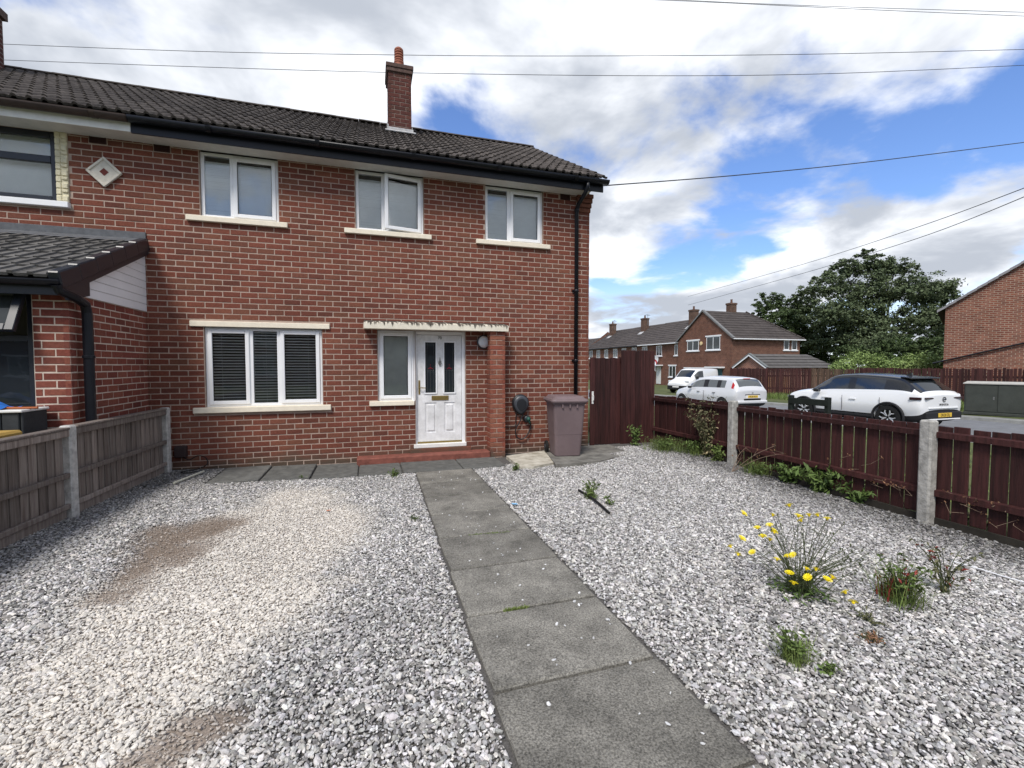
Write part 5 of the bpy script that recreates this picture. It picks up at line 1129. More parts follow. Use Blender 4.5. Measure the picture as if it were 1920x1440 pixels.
# brick joints along this wall use x+y, so give the wall its own direction
rw = rh.children[0].data.materials[0].node_tree
for n_ in rw.nodes:
    if n_.type == 'MATH' and n_.operation == 'ADD':
        vmul = rw.nodes.new('ShaderNodeMath'); vmul.operation = 'MULTIPLY_ADD'; sp = [q for q in rw.nodes if q.type == 'SEPXYZ'][0]
        m0 = rw.nodes.new('ShaderNodeMath'); m0.operation = 'MULTIPLY'; rw.links.new(sp.outputs[1], m0.inputs[0]); m0.inputs[1].default_value = d_.y
        rw.links.new(sp.outputs[0], vmul.inputs[0]); vmul.inputs[1].default_value = d_.x; rw.links.new(m0.outputs[0], vmul.inputs[2])
        for lk in list(n_.outputs[0].links): rw.links.new(vmul.outputs[0], lk.to_socket)
        break
mb = MB(); 
for s0, z0, s1, z1 in ((-.25, RE - .16, RL / 2, pk), (RL + .25, RE - .16, RL / 2, pk)): mb.add([Pn(s0, z0, -.12), Pn(s1, z1 + .02, -.12), Pn(s1, z1 + .02, 9), Pn(s0, z0, 9)], [(0, 1, 2, 3)])
mb.obj('roof', M['far_roof'], rh)
n_v = 14
for k in range(n_v):
    t0, t1 = k / n_v, (k + 1) / n_v; v_ = MB(); a0, a1 = -.27 + (RL / 2 + .27) * t0, -.27 + (RL / 2 + .27) * t1; z0, z1 = RE - .18 + (pk - RE + .18) * t0, RE - .18 + (pk - RE + .18) * t1
    v_.add([Pn(a0, z0, -.15), Pn(a1, z1 - .02, -.15), Pn(a1, z1 + .09, -.15), Pn(a0, z0 + .11, -.15), Pn(a0, z0 + .11, .1), Pn(a1, z1 + .09, .1)], [(0, 1, 2, 3), (3, 2, 5, 4)]); v_.obj('verge_tile', mat('rh_verge', (.25, .24, .25), .8, .2, 8) if k == 0 else bpy.data.materials['rh_verge'], rh)
pp = MB(); pp.tube([Pn(-.35, 1.62, -.08), Pn(3.7, 2.85, -.08)], .035, 8); pp.obj('waste_pipe', M['black_pvc'], rh)
pp = MB(); pp.bbox(-.09, .09, -.1, .0, -.05, .05, .02, Matrix.Translation(Pn(3.55, 3.75, -.02)) @ Matrix.Rotation(math.atan2(d_.y, d_.x), 4, 'Z')); pp.obj('security_light', M['upvc'], rh)

# far fence: pickets one by one
ff = thing('boarded_fence', 'brown red slatted fence behind the grass across the road', 'fence', (23.3, 10, 0), world=True)
FX = 23.3; y_ = 17.3; k = 0
pm = [MB().bbox(-.010, .010, -.046, .046, 0, 1.42, .006).mesh('picket', M['far_wood']) for _ in range(1)]
pm2 = [MB().bbox(-.010, .010, -.046, .046, 0, 1.42, .006).mesh('picket', mat('far_wood2', (.10, .065, .045), .85, .3, 3, stretch=(4, 4, .5), rnd=.35))]
while y_ > -6:
    z0 = float(th(np.array(FX), np.array(y_))); near = 9.5 < y_ < 11.6
    o = link('picket', (pm2 if near else pm)[0], ff); o.location = (FX + (0 if k % 2 else .0), y_, z0 + random.uniform(-.02, .02)); sc = (1.34 - z0 + .06 * (y_ < 9)) / 1.42 if True else 1; o.scale = (1, 1, sc + random.uniform(-.012, .012)); o.rotation_euler = (random.uniform(-.008, .008), 0, 0); y_ -= random.choice((.100, .102, .112, .125)); k += 1
for zc in (.30, 1.05):
    for q in range(8): ya = 17.3 - q * 2.9; r_ = MB(); z0, z1 = float(th(np.array(FX), np.array(ya))), float(th(np.array(FX), np.array(ya - 2.9))); r_.add([(FX + .011, ya, z0 * .6 + zc), (FX + .011, ya - 2.9, z1 * .6 + zc), (FX + .011, ya - 2.9, z1 * .6 + zc + .09), (FX + .011, ya, z0 * .6 + zc + .09), (FX + .06, ya, z0 * .6 + zc), (FX + .06, ya - 2.9, z1 * .6 + zc), (FX + .06, ya - 2.9, z1 * .6 + zc + .09), (FX + .06, ya, z0 * .6 + zc + .09)], [(0, 1, 2, 3), (4, 7, 6, 5), (3, 2, 6, 7), (0, 4, 5, 1)]); r_.obj('rail', M['far_wood'], ff)
for q in range(9): ya = 17.35 - q * 2.9; p_ = MB(); z0 = float(th(np.array(FX), np.array(ya))); p_.bbox(FX - .06, FX + .06, ya - .06, ya + .06, z0 - .1, 1.36, .01); p_.obj('post', M['far_wood'], ff)
# side return of the fence along +X at its far end
ff2 = thing('boarded_fence', 'return of the brown red fence beside the orange garden wall', 'fence', (25, 17.3, -.4), world=True)
for k in range(22): o = link('picket', pm[0], ff2); o.location = (23.42 + k * .105, 17.36, -.4); o.rotation_euler = (0, 0, PI / 2); o.scale = (1, 1, 1.2 + random.uniform(-.012, .012))
r_ = MB(); r_.box(23.4, 25.8, 17.38, 17.42, .2, .29); r_.box(23.4, 25.8, 17.38, 17.42, .95, 1.04); r_.obj('rail', M['far_wood'], ff2)

# utility cabinet
cp0 = gp(1806, 776, -.06); 
cbn = thing('utility_cabinet', 'long dark grey green utility cabinet with pale top on far pavement', 'cabinet', (19.85, 1.55, float(rz(0, 1.3)) + .10), R(-68))
M['cab'] = mat('cab', (.045, .05, .043), .6, .18, 4, .15, 30); M['cab_top'] = mat('cab_top', (.40, .39, .36), .8, .1, 5)
b_ = MB(); b_.bbox(-1.15, 1.15, -.22, .22, .06, 1.03, .012); b_.bbox(-1.17, 1.17, -.235, .235, 0, .09, .01); b_.obj('body', M['cab'], cbn)
for k in range(3):
    p_ = MB(); p_.bbox(-1.12 + k * .75, -1.12 + k * .75 + .735, -.235, -.219, .12, .99, .008); pdn = p_.obj('door', M['cab'], cbn); q = MB(); q.bbox(-1.12 + k * .75 + .64, -1.12 + k * .75 + .68, -.245, -.234, .52, .62, .004); q.obj('lock', M['pewter'], pdn)
t_ = MB(); loft(t_, [[(-1.19, -.26, 1.03), (1.19, -.26, 1.03), (1.19, .26, 1.03), (-1.19, .26, 1.03)], [(-1.19, -.26, 1.06), (1.19, -.26, 1.06), (1.19, .26, 1.06), (-1.19, .26, 1.06)], [(-1.10, -.05, 1.12), (1.10, -.05, 1.12), (1.10, .05, 1.12), (-1.10, .05, 1.12)]]); t_.obj('top', M['cab_top'], cbn)
# knee rail on the verge
kr = thing('knee_rail', 'short black timber knee rail on the verge behind the picket fence', 'barrier', (10.2, 1.6, 0), world=True); M['blk_wood'] = mat('blk_wood', (.012, .016, .014), .75, .3, 5)
pa, pb = at_depth(1483, 770, 12.1), at_depth(1552, 768, 11.2)
for p_ in (pa, pb):
    g0 = float(th(np.array(p_.x), np.array(p_.y))); zt = .75; q = MB(); q.bbox(p_.x - .055, p_.x + .055, p_.y - .055, p_.y + .055, g0 - .1, zt, .01); q.obj('post', M['blk_wood'], kr)
q = MB(); dv = (pb - pa); dv.z = 0; L_ = dv.length; Mx = Matrix.Translation((pa.x, pa.y, 0)) @ Matrix.Rotation(math.atan2(dv.y, dv.x), 4, 'Z'); q.bbox(-.03, L_ + .03, -.075, -.056, .53, .69, .006, Mx); q.obj('rail', M['blk_wood'], kr)
# ================================================================== VEHICLES
M['car_white'] = mat('car_white', (.80, .81, .82), .22, spec=.5, coat=.6)
M['car_silver'] = mat('car_silver', (.66, .67, .69), .3, spec=.5, metal=.12, coat=.5)
M['car_blue'] = mat('car_blue', (.30, .36, .42), .3, spec=.5, coat=.5)
M['car_black'] = mat('car_black', (.012, .013, .015), .22, spec=.5, coat=.3)
M['plastic'] = mat('plastic', (.018, .018, .02), .6)
M['car_glass'] = glass_mat('car_glass', refl=.14, transp=False, dark=(.012, .015, .017))
M['car_glass_lt'] = glass_mat('car_glass_lt', refl=.24, transp=False, dark=(.06, .07, .07))
M['alloy'] = mat('alloy', (.62, .63, .64), .3, metal=.6); M['alloy_blk'] = mat('alloy_blk', (.01, .01, .01), .35)
M['lamp_red'] = mat('lamp_red', (.45, .012, .015), .25, spec=.5); M['lamp_dark'] = mat('lamp_dark', (.03, .012, .014), .2, spec=.5); M['lamp_clear'] = mat('lamp_clear', (.55, .57, .58), .15, spec=.6)
M['plate_y'] = mat('plate_y', (.72, .48, .06), .5); M['plate_w'] = mat('plate_w', (.75, .75, .73), .5)
MATN = ['paint', 'glass', 'cladding', 'roof']
def car(root, st, glass_fn, wheels, wr, paint, names, roofmat=None, cladmat='plastic', glassmat='car_glass', wheelcol='alloy', spokes=5, sub=1):
    """st: stations (x, zb, wsill, wmid, zmid, wbelt, zbelt, wroof, zroof, crown); front at +x. glass_fn(i,j)->0 paint 1 glass 2 cladding 3 roof"""
    mb = MB(); rows = []
    for (x_, zb, ws, wm, zm, wb_, zb2, wr_, zr, cr) in st:
        half = [(0, zb), (ws * .85, zb), (ws, zb + .05), (ws + .008, zb + .17), (wm, zm), ((wm + wb_) / 2 + .008, (zm + zb2) / 2 + .03), (wb_, zb2), (wb_ - .012, zb2 + .015), (wr_ + .02, zr - .05), (wr_ - .05, zr - .008), (wr_ * .5, zr + cr * .75), (0, zr + cr)]
        rows.append([(x_, y, z) for y, z in half] + [(x_, -y, z) for y, z in half[-2:0:-1]])
    n = len(rows[0]); H = 12; v = [p for r_ in rows for p in r_]; f = []; ml = []
    for i in range(len(rows) - 1):
        for k in range(n):
            f.append((i * n + k, (i + 1) * n + k, (i + 1) * n + (k + 1) % n, i * n + (k + 1) % n)); j = k if k < H - 1 else n - 1 - k; ml.append(glass_fn(i, j))
    for base, rev in ((0, False), ((len(rows) - 1) * n, True)):      # end caps as strips
        for k in range(H - 1):
            a_, b_ = base + k, base + k + 1; c_, d_2 = base + (n - k - 1) % n, base + (n - k) % n
            q = [a_, b_, c_, d_2]; q = [t for i_, t in enumerate(q) if t not in q[:i_]]
            if len(q) >= 3: f.append(tuple(q if not rev else q[::-1])); ml.append(2 if k < 3 and cladmat else 0)
    me = bpy.data.meshes.new('tmp'); me.from_pydata(v, [], f); 
    for _ in range(5): me.materials.append(None)
    me.polygons.foreach_set('material_index', ml); me.update()
    bm = bmesh.new(); bm.from_mesh(me); bmesh.ops.recalc_face_normals(bm, faces=bm.faces); bm.to_mesh(me); bm.free()
    o = bpy.data.objects.new('tmp', me); COL.objects.link(o); tmp = [o]
    sbd = o.modifiers.new('s', 'SUBSURF'); sbd.levels = sub; sbd.render_levels = sub
    cm = MB()
    for (wx, wy) in wheels: cm.lathe([(wr + .045, -.5), (wr + .045, .5)], 28, Matrix.Translation((wx, math.copysign(.95, wy) if False else wy + math.copysign(.28, wy), wr)) @ Matrix.Rotation(PI / 2, 4, 'X'))
    co = bpy.data.objects.new('tmpc', cm.mesh('tmpc', M['plastic'])); COL.objects.link(co); tmp.append(co)
    bo = o.modifiers.new('b', 'BOOLEAN'); bo.operation = 'DIFFERENCE'; bo.object = co; bo.solver = 'EXACT'
    try: bo.material_mode = 'INDEX'
    except Exception: pass
    dg = bpy.context.evaluated_depsgraph_get(); em = bpy.data.meshes.new_from_object(o.evaluated_get(dg))
    for t in tmp: bpy.data.objects.remove(t)
    vs_ = [v_.co[:] for v_ in em.vertices]; groups = {}
    for p in em.polygons: groups.setdefault(min(p.material_index, 4), []).append(tuple(p.vertices))
    mats = {0: paint, 1: M[glassmat], 2: M[cladmat], 3: roofmat or paint, 4: M['lamp_red']}
    def emit(name, faces, m, parent):
        idx = {}; vv = []; ff = []
        for fc in faces:
            q = []
            for t in fc:
                if t not in idx: idx[t] = len(vv); vv.append(vs_[t])
                q.append(idx[t])
            ff.append(tuple(q))
        m2 = bpy.data.meshes.new(name); m2.from_pydata(vv, [], ff); m2.materials.append(m); m2.update(); ob = link(name, m2, parent, True)
        bm = bmesh.new(); bm.from_mesh(m2); bmesh.ops.recalc_face_normals(bm, faces=bm.faces) if name == 'body' and False else None
        for e in bm.edges:
            if len(e.link_faces) == 2 and e.calc_face_angle(0) > R(38): e.smooth = False
        bm.to_mesh(m2); bm.free(); return ob
    body = None
    for mi in (0, 3, 2, 1, 4):
        fs = groups.get(mi, [])
        if not fs: continue
        if mi in (1, 4):          # one object per pane
            par = list(range(len(vs_)))
            def find(a):
                while par[a] != a: par[a] = par[par[a]]; a = par[a]
                return a
            for fc in fs:
                for t in fc[1:]: par[find(t)] = find(fc[0])
            comp = {}
            for fc in fs: comp.setdefault(find(fc[0]), []).append(fc)
            for c in comp.values(): emit('window' if mi == 1 else 'tail_lamp', c, mats[mi], root)
        else: emit({0: 'body', 2: 'cladding', 3: 'roof'}[mi], fs, mats[mi], root)
    for (wx, wy) in wheels:
        s = math.copysign(1, wy); Mw = Matrix.Translation((wx, wy, wr)) @ Matrix.Rotation(-s * PI / 2, 4, 'X')
        t_ = MB(); t_.lathe([(wr * .62, -.10), (wr * .93, -.10), (wr, -.07), (wr, .07), (wr * .93, .095), (wr * .68, .10), (wr * .66, .085), (wr * .64, -.05)], 32, Mw); wo = t_.obj('wheel', M['rubber'], root, False)
        r_ = MB(); r_.lathe([(.0, .03), (wr * .66, .03), (wr * .665, .09), (wr * .62, .09), (wr * .6, .05), (.0, .045)], 32, Mw); rim = r_.obj('rim', M['alloy_blk'] if spokes else M[wheelcol], wo)
        if spokes:
            q = MB()
            for k in range(spokes):
                a0 = 2 * PI * k / spokes + .3
                for da in (-.16, .16):
                    q.tube([Mw @ Vector((wr * .12 * math.cos(a0), wr * .12 * math.sin(a0), .075)), Mw @ Vector((wr * .45 * math.cos(a0 + da), wr * .45 * math.sin(a0 + da), .09)), Mw @ Vector((wr * .62 * math.cos(a0 + da * 2.1), wr * .62 * math.sin(a0 + da * 2.1), .085))], .017, 5)
            q.obj('spokes', M[wheelcol], wo)
    return root
def cbox(root, name, m, x0, x1, y0, y1, z0, z1, b=.01, rz=0, ry=0, parent=None):
    cx_, cy2, cz = (x0 + x1) / 2, (y0 + y1) / 2, (z0 + z1) / 2; mb = MB(); mb.bbox(x0 - cx_, x1 - cx_, y0 - cy2, y1 - cy2, z0 - cz, z1 - cz, b, Matrix.Translation((cx_, cy2, cz)) @ Matrix.Rotation(rz, 4, 'Z') @ Matrix.Rotation(ry, 4, 'Y')); return mb.obj(name, m, parent or root)
# --- white crossover ----------------------------------------------------
ROADZ = lambda y: float(rz(0, y))
c1 = thing('parked_car', 'white crossover car with black roof parked beyond the picket fence', 'car', (14.62, 2.62, ROADZ(2.6)), R(90), group=None)
S1 = [(-2.07, .46, .58, .66, .64, .62, .92, .55, .97, .02), (-2.04, .34, .70, .79, .64, .745, .98, .66, 1.03, .02), (-1.97, .27, .77, .855, .63, .80, 1.01, .70, 1.07, .02),
      (-1.80, .24, .80, .885, .62, .815, 1.03, .68, 1.20, .02), (-1.60, .22, .82, .893, .62, .81, 1.035, .655, 1.36, .02), (-1.45, .21, .82, .895, .62, .80, 1.03, .64, 1.445, .025), (-1.10, .21, .82, .895, .62, .80, 1.02, .63, 1.485, .03),
      (-.62, .21, .82, .893, .61, .80, .995, .63, 1.515, .035), (-.22, .21, .82, .89, .60, .80, .975, .63, 1.525, .035), (-.12, .21, .82, .89, .60, .80, .97, .63, 1.525, .035), (.36, .21, .82, .89, .60, .80, .955, .625, 1.495, .03),
      (.52, .21, .82, .89, .60, .80, .95, .62, 1.455, .03), (.90, .21, .82, .89, .60, .80, .94, .62, 1.24, .03), (1.16, .21, .82, .89, .60, .80, .935, .66, 1.04, .03), (1.28, .21, .82, .89, .60, .80, .93, .70, 1.0, .025),
      (1.62, .21, .82, .885, .60, .79, .905, .69, .965, .025), (1.86, .22, .80, .86, .58, .755, .84, .66, .905, .02), (2.0, .26, .72, .79, .55, .69, .76, .60, .82, .015), (2.07, .34, .60, .66, .53, .58, .69, .50, .735, .01)]
def g1(i, j):
    if j <= 2: return 2
    if j == 7:
        if 3 <= i <= 4: return 3
        if i in (5,): return 3
        if 6 <= i <= 7: return 1
        if i == 8: return 3
        if 9 <= i <= 11: return 1
        if i == 12: return 3
        return 0
    if j >= 8:
        if 2 <= i <= 4: return 1 if j >= 9 else 3
        if 5 <= i <= 10: return 3
        if 11 <= i <= 12: return 1 if j >= 9 else 3
    return 0
W1 = [(-1.27, .80), (-1.27, -.80), (1.29, .80), (1.29, -.80)]
car(c1, S1, g1, W1, .335, M['car_white'], None, M['car_black'], sub=2, glassmat='car_glass')
for (wx, wy) in W1:      # arch cladding
    s = math.copysign(1, wy); q = MB(); pts = [(wx + .405 * math.cos(t), wy + s * .088, .335 + .405 * math.sin(t)) for t in np.linspace(-.25, PI + .25, 20)]; q.tube(pts, .034, 6); q.obj('arch_trim', M['plastic'], c1, True)
cbox(c1, 'rear_spoiler', M['car_black'], -1.66, -1.36, -.58, .58, 1.425, 1.46, .015, ry=-.10)
for s in (-1, 1):
    cbox(c1, 'tail_lamp', M['lamp_dark'], -2.03, -1.78, s * .83 - .04, s * .83 + .04, .865, .935, .012, rz=s * .28); cbox(c1, 'tail_lamp', M['lamp_dark'], -2.085, -2.03, s * .56 - .17, s * .56 + .17, .885, .93, .01, rz=s * .12)
    cbox(c1, 'door_mirror', M['car_black'], .72, .90, s * .93 - .08, s * .93 + .08, .94, 1.05, .03); cbox(c1, 'head_lamp', M['lamp_clear'], 1.86, 2.03, s * .66 - .10, s * .66 + .10, .68, .75, .015, rz=-s * .5)
    for xx in (-.28, .58): cbox(c1, 'door_handle', M['car_white'], xx - .1, xx + .1, s * .882 - .012, s * .882 + .014, .775, .80, .006)
    cbox(c1, 'sill_strip', M['plastic'], -.86, .86, s * .895 - .02, s * .895 + .006, .30, .36, .008)
    for xx in (.02, -1.05): cbox(c1, 'door_seam', M['lamp_dark'], xx - .003, xx + .003, s * .893 - .012, s * .893 + .002, .42, .88, .001)
cbox(c1, 'rear_bumper', M['plastic'], -2.10, -2.0, -.70, .70, .36, .54, .02); cbox(c1, 'diffuser', M['car_white'], -2.115, -2.05, -.62, .62, .33, .365, .01); cbox(c1, 'light_bar', M['car_white'], -2.09, -2.05, -.58, .58, .63, .66, .006)
pl = cbox(c1, 'number_plate', M['plate_y'], -2.115, -2.10, -.26, .26, .405, .515, .003); text('lettering', 'DK20 ZLJ', .105, (-2.118, 0, .458), (PI / 2, 0, -PI / 2), M['ink'], pl, .001, .86)
text('lettering', 'M O K K A', .075, (-2.077, 0, .735), (PI / 2, 0, -PI / 2), M['ink'], c1, .004)
em_ = MB(); em_.tube([(-2.082, .06 * math.cos(t), .875 + .06 * math.sin(t)) for t in np.linspace(0, 2 * PI, 20)], .008, 6); em_.tube([(-2.085, -.07, .87), (-2.085, .0, .885), (-2.085, .0, .865), (-2.085, .07, .88)], .008, 5); em_.obj('badge', M['car_black'], c1)
an = MB(); an.prism([(-1.32, 1.48), (-1.12, 1.50), (-1.30, 1.575)], -.02, .02, lambda a_, b_, h: (a_, h, b_)); an.obj('shark_fin', M['car_black'], c1)
# --- silver hatchback ----------------------------------------------------
c2_ = thing('parked_car', 'silver hatchback with tall red tail lamps and yellow plate parked at kerb', 'car', (14.42, 8.66, ROADZ(8.7)), R(90))
S2 = [(-1.95, .46, .60, .68, .62, .66, .86, .62, .90, .02), (-1.92, .36, .70, .77, .62, .74, .88, .66, .95, .03), (-1.86, .28, .75, .82, .62, .77, .90, .66, 1.04, .03), (-1.74, .24, .77, .835, .61, .775, .92, .645, 1.22, .03), (-1.62, .22, .775, .84, .60, .775, .92, .63, 1.36, .03), (-1.48, .21, .78, .84, .60, .775, .92, .615, 1.39, .035),
      (-1.30, .21, .78, .84, .60, .775, .915, .61, 1.405, .035), (-.98, .21, .78, .84, .60, .775, .905, .61, 1.42, .035), (-.92, .21, .78, .84, .60, .775, .905, .61, 1.42, .035), (-.20, .21, .78, .84, .60, .775, .89, .61, 1.43, .035), (-.10, .21, .78, .84, .60, .775, .885, .61, 1.43, .035), (.40, .21, .78, .84, .60, .775, .875, .60, 1.395, .035),
      (.85, .21, .78, .84, .59, .775, .865, .62, 1.15, .03), (1.15, .21, .78, .84, .58, .77, .86, .66, .965, .03), (1.28, .21, .78, .835, .57, .765, .85, .67, .92, .025), (1.62, .22, .76, .82, .55, .73, .80, .64, .86, .02), (1.82, .26, .68, .75, .52, .66, .70, .58, .76, .015), (1.93, .34, .56, .62, .50, .55, .62, .48, .66, .01)]
def g2(i, j):
    if j <= 1: return 2
    if j == 7 and i == 3: return 4
    if j == 7:
        if i == 6: return 1
        if i == 8: return 1
        if 10 <= i <= 11: return 1
        if i in (7, 9): return 2
    if j >= 9:
        if 2 <= i <= 3: return 1
        if 11 <= i <= 12: return 1
    return 0
W2 = [(-1.20, .76), (-1.20, -.76), (1.28, .76), (1.28, -.76)]
car(c2_, S2, g2, W2, .295, M['car_silver'], None, None, glassmat='car_glass_lt', spokes=0, sub=1)
for s in (-1, 1):
    cbox(c2_, 'door_mirror', M['plastic'], .58, .74, s * .88 - .07, s * .88 + .07, .90, 1.0, .03)
    for xx in (-.75, .18): cbox(c2_, 'door_handle', M['plastic'], xx - .08, xx + .08, s * .838 - .01, s * .838 + .016, .77, .795, .006)
    cbox(c2_, 'door_seam', M['lamp_dark'], -.16, -.154, s * .842 - .012, s * .842 + .002, .35, .85, .001)
cbox(c2_, 'tailgate_strip', M['plastic'], -1.975, -1.93, -.36, .36, .735, .765, .008); pl = cbox(c2_, 'number_plate', M['plate_w'], -1.972, -1.95, -.33, .33, .60, .735, .004); cbox(c2_, 'plate_panel', M['plate_y'], -1.978, -1.9725, -.25, .25, .625, .72, .002, parent=pl)
text('lettering', 'ML56 MLX', .095, (-1.980, 0, .672), (PI / 2, 0, -PI / 2), M['ink'], pl, .001, .86); cbox(c2_, 'rear_bumper', M['car_silver'], -2.0, -1.86, -.72, .72, .40, .52, .03); cbox(c2_, 'badge', M['pewter'], -1.962, -1.935, -.045, .045, .80, .835, .01); cbox(c2_, 'lamp_lens', M['lamp_red'], -1.66, -1.62, -.16, .16, 1.355, 1.385, .006)
# --- white van -------------------------------------------------------------
vp = at_depth(1300, 720, 34.5); vz = float(th(np.array(vp.x), np.array(vp.y)))
c3_ = thing('parked_van', 'small white van with dark bumper facing the silver hatchback', 'van', (vp.x, vp.y, vz), R(198))
S3 = [(-2.15, .40, .72, .80, .70, .78, 1.0, .70, 1.74, .02), (-2.08, .26, .78, .87, .70, .84, 1.02, .74, 1.79, .02), (-1.2, .22, .80, .89, .70, .86, 1.05, .74, 1.82, .02), (-.2, .22, .80, .89, .70, .86, 1.05, .73, 1.82, .02), (-.1, .22, .80, .89, .70, .86, 1.04, .73, 1.82, .02), (.5, .22, .80, .89, .70, .86, 1.02, .70, 1.78, .02), (.62, .22, .80, .89, .70, .86, 1.02, .70, 1.74, .02), (1.05, .22, .80, .89, .70, .85, 1.02, .68, 1.40, .03), (1.32, .22, .80, .89, .68, .84, 1.01, .70, 1.14, .03), (1.45, .22, .80, .88, .66, .82, .98, .70, 1.07, .03), (1.9, .22, .80, .86, .62, .78, .88, .66, .96, .03), (2.1, .26, .74, .80, .58, .70, .78, .58, .84, .02), (2.18, .34, .62, .70, .55, .58, .70, .5, .74, .01)]
def g3(i, j):
    if j <= 2: return 2
    if i >= 10 and j <= 3: return 2
    if j == 7 and 4 <= i <= 6: return 1
    if j >= 9 and 6 <= i <= 7: return 1
    return 0
W3 = [(-1.35, .80), (-1.35, -.80), (1.38, .80), (1.38, -.80)]
car(c3_, S3, g3, W3, .31, M['car_white'], None, None, spokes=0, glassmat='car_glass', wheelcol='pewter', sub=1)
for s in (-1, 1): cbox(c3_, 'door_mirror', M['plastic'], .95, 1.10, s * .98 - .09, s * .98 + .09, 1.04, 1.26, .03); cbox(c3_, 'head_lamp', M['lamp_clear'], 1.80, 2.05, s * .70 - .10, s * .70 + .10, .80, .95, .03, rz=-s * .5)
cbox(c3_, 'front_bumper', M['plastic'], 2.05, 2.22, -.72, .72, .28, .58, .03); cbox(c3_, 'number_plate', M['plate_w'], 2.215, 2.23, -.26, .26, .44, .55, .003)
# --- pale blue car half hidden ------------------------------------------------
bp_ = at_depth(1226, 722, 33.5)
c4_ = thing('parked_car', 'pale blue grey car mostly hidden behind the tall red panel', 'car', (bp_.x - 1.0, bp_.y + .6, float(th(np.array(bp_.x), np.array(bp_.y)))), R(-120))
car(c4_, S2, g2, W2, .295, M['car_blue'], None, None, spokes=0, glassmat='car_glass', sub=1)
for s in (-1, 1): cbox(c4_, 'door_mirror', M['plastic'], .58, .74, s * .88 - .07, s * .88 + .07, .90, 1.0, .03); cbox(c4_, 'head_lamp', M['lamp_clear'], 1.66, 1.86, s * .58 - .10, s * .58 + .10, .62, .74, .03, rz=-s * .5)
# ================================================================== PLANTS
def leaf_mat(name, c1, c2, rough=.6):
    m = mat(name, c1, rough, base2=c2, vscale=.9, spec=.25); n = m.node_tree.nodes; l = m.node_tree.links; b = n['Principled BSDF']
    at = n.new('ShaderNodeAttribute'); at.attribute_name = 'rnd'; r = n.new('ShaderNodeMapRange'); l.new(at.outputs['Fac'], r.inputs[0]); r.inputs[3].default_value = .62; r.inputs[4].default_value = 1.45
    vm = n.new('ShaderNodeVectorMath'); vm.operation = 'SCALE'; l.new(b.inputs['Base Color'].links[0].from_socket, vm.inputs[0]); l.new(r.outputs[0], vm.inputs['Scale']); l.new(vm.outputs[0], b.inputs['Base Color'])
    b.inputs['Subsurface Weight'].default_value = 0; b.inputs['Transmission Weight'].default_value = 0; return m
M['leaf_dark'] = leaf_mat('leaf_dark', (.062, .088, .042), (.12, .15, .075)); M['leaf_tree2'] = leaf_mat('leaf_tree2', (.04, .065, .022), (.07, .10, .034))
M['leaf_light'] = leaf_mat('leaf_light', (.17, .25, .07), (.27, .35, .13)); M['leaf_weed'] = leaf_mat('leaf_weed', (.07, .115, .028), (.125, .175, .05)); M['leaf_olive'] = leaf_mat('leaf_olive', (.075, .08, .035), (.14, .135, .07))
M['leaf_grass'] = leaf_mat('leaf_grass', (.09, .14, .03), (.16, .20, .06)); M['leaf_red'] = leaf_mat('leaf_red', (.16, .02, .02), (.22, .04, .03)); M['leaf_brown'] = leaf_mat('leaf_brown', (.20, .10, .05), (.26, .15, .09)); M['leaf_straw'] = leaf_mat('leaf_straw', (.26, .20, .11), (.34, .28, .17))
M['stem'] = mat('stem', (.06, .075, .03), .8, .3, 20); M['twig'] = mat('twig', (.24, .17, .12), .85, .2, 20); M['bark'] = mat('bark', (.05, .042, .033), .95, .3, 5, .6, 20); M['petal'] = mat('petal', (.90, .76, .012), .6); M['petal_c'] = mat('petal_c', (.80, .60, .015), .7)
def leaf_cloud(name, C, Nrm, size, m, parent, aspect=.5, fold=.18, seed=0, kind=None):
    """C (n,3) centres, Nrm (n,3) outward bias; leaf = two quads folded on a midrib"""
    rg = np.random.default_rng(seed); n = len(C); size = np.broadcast_to(size, (n,))
    d = rg.normal(size=(n, 3)) + Nrm; d /= np.linalg.norm(d, axis=1)[:, None]
    a = np.cross(d, rg.normal(size=(n, 3))); a /= np.linalg.norm(a, axis=1)[:, None] + 1e-9; b = np.cross(d, a)
    L_ = size[:, None]; w_ = L_ * aspect
    p0 = C - a * L_ * .5; p1 = C + a * L_ * .5; mid = C + d * L_ * fold * 0; q0 = C + b * w_ * .5 + d * L_ * fold; q1 = C - b * w_ * .5 + d * L_ * fold
    V = np.stack([p0, q0, p1, q1], 1).reshape(-1, 3); i = np.arange(n) * 4; Fc = np.concatenate([np.stack([i, i + 1, i + 2], 1), np.stack([i, i + 2, i + 3], 1)])
    me = bpy.data.meshes.new(name); me.vertices.add(len(V)); me.vertices.foreach_set('co', V.ravel()); me.loops.add(len(Fc) * 3); me.loops.foreach_set('vertex_index', Fc.ravel().astype(np.int32))
    me.polygons.add(len(Fc)); me.polygons.foreach_set('loop_start', np.arange(len(Fc), dtype=np.int32) * 3); me.materials.append(m); me.update(calc_edges=True)
    at = me.attributes.new('rnd', 'FLOAT', 'FACE'); rr = rg.random(n); at.data.foreach_set('value', np.r_[rr, rr]); o = link(name, me, parent)
    if kind: o['kind'] = kind
    return o
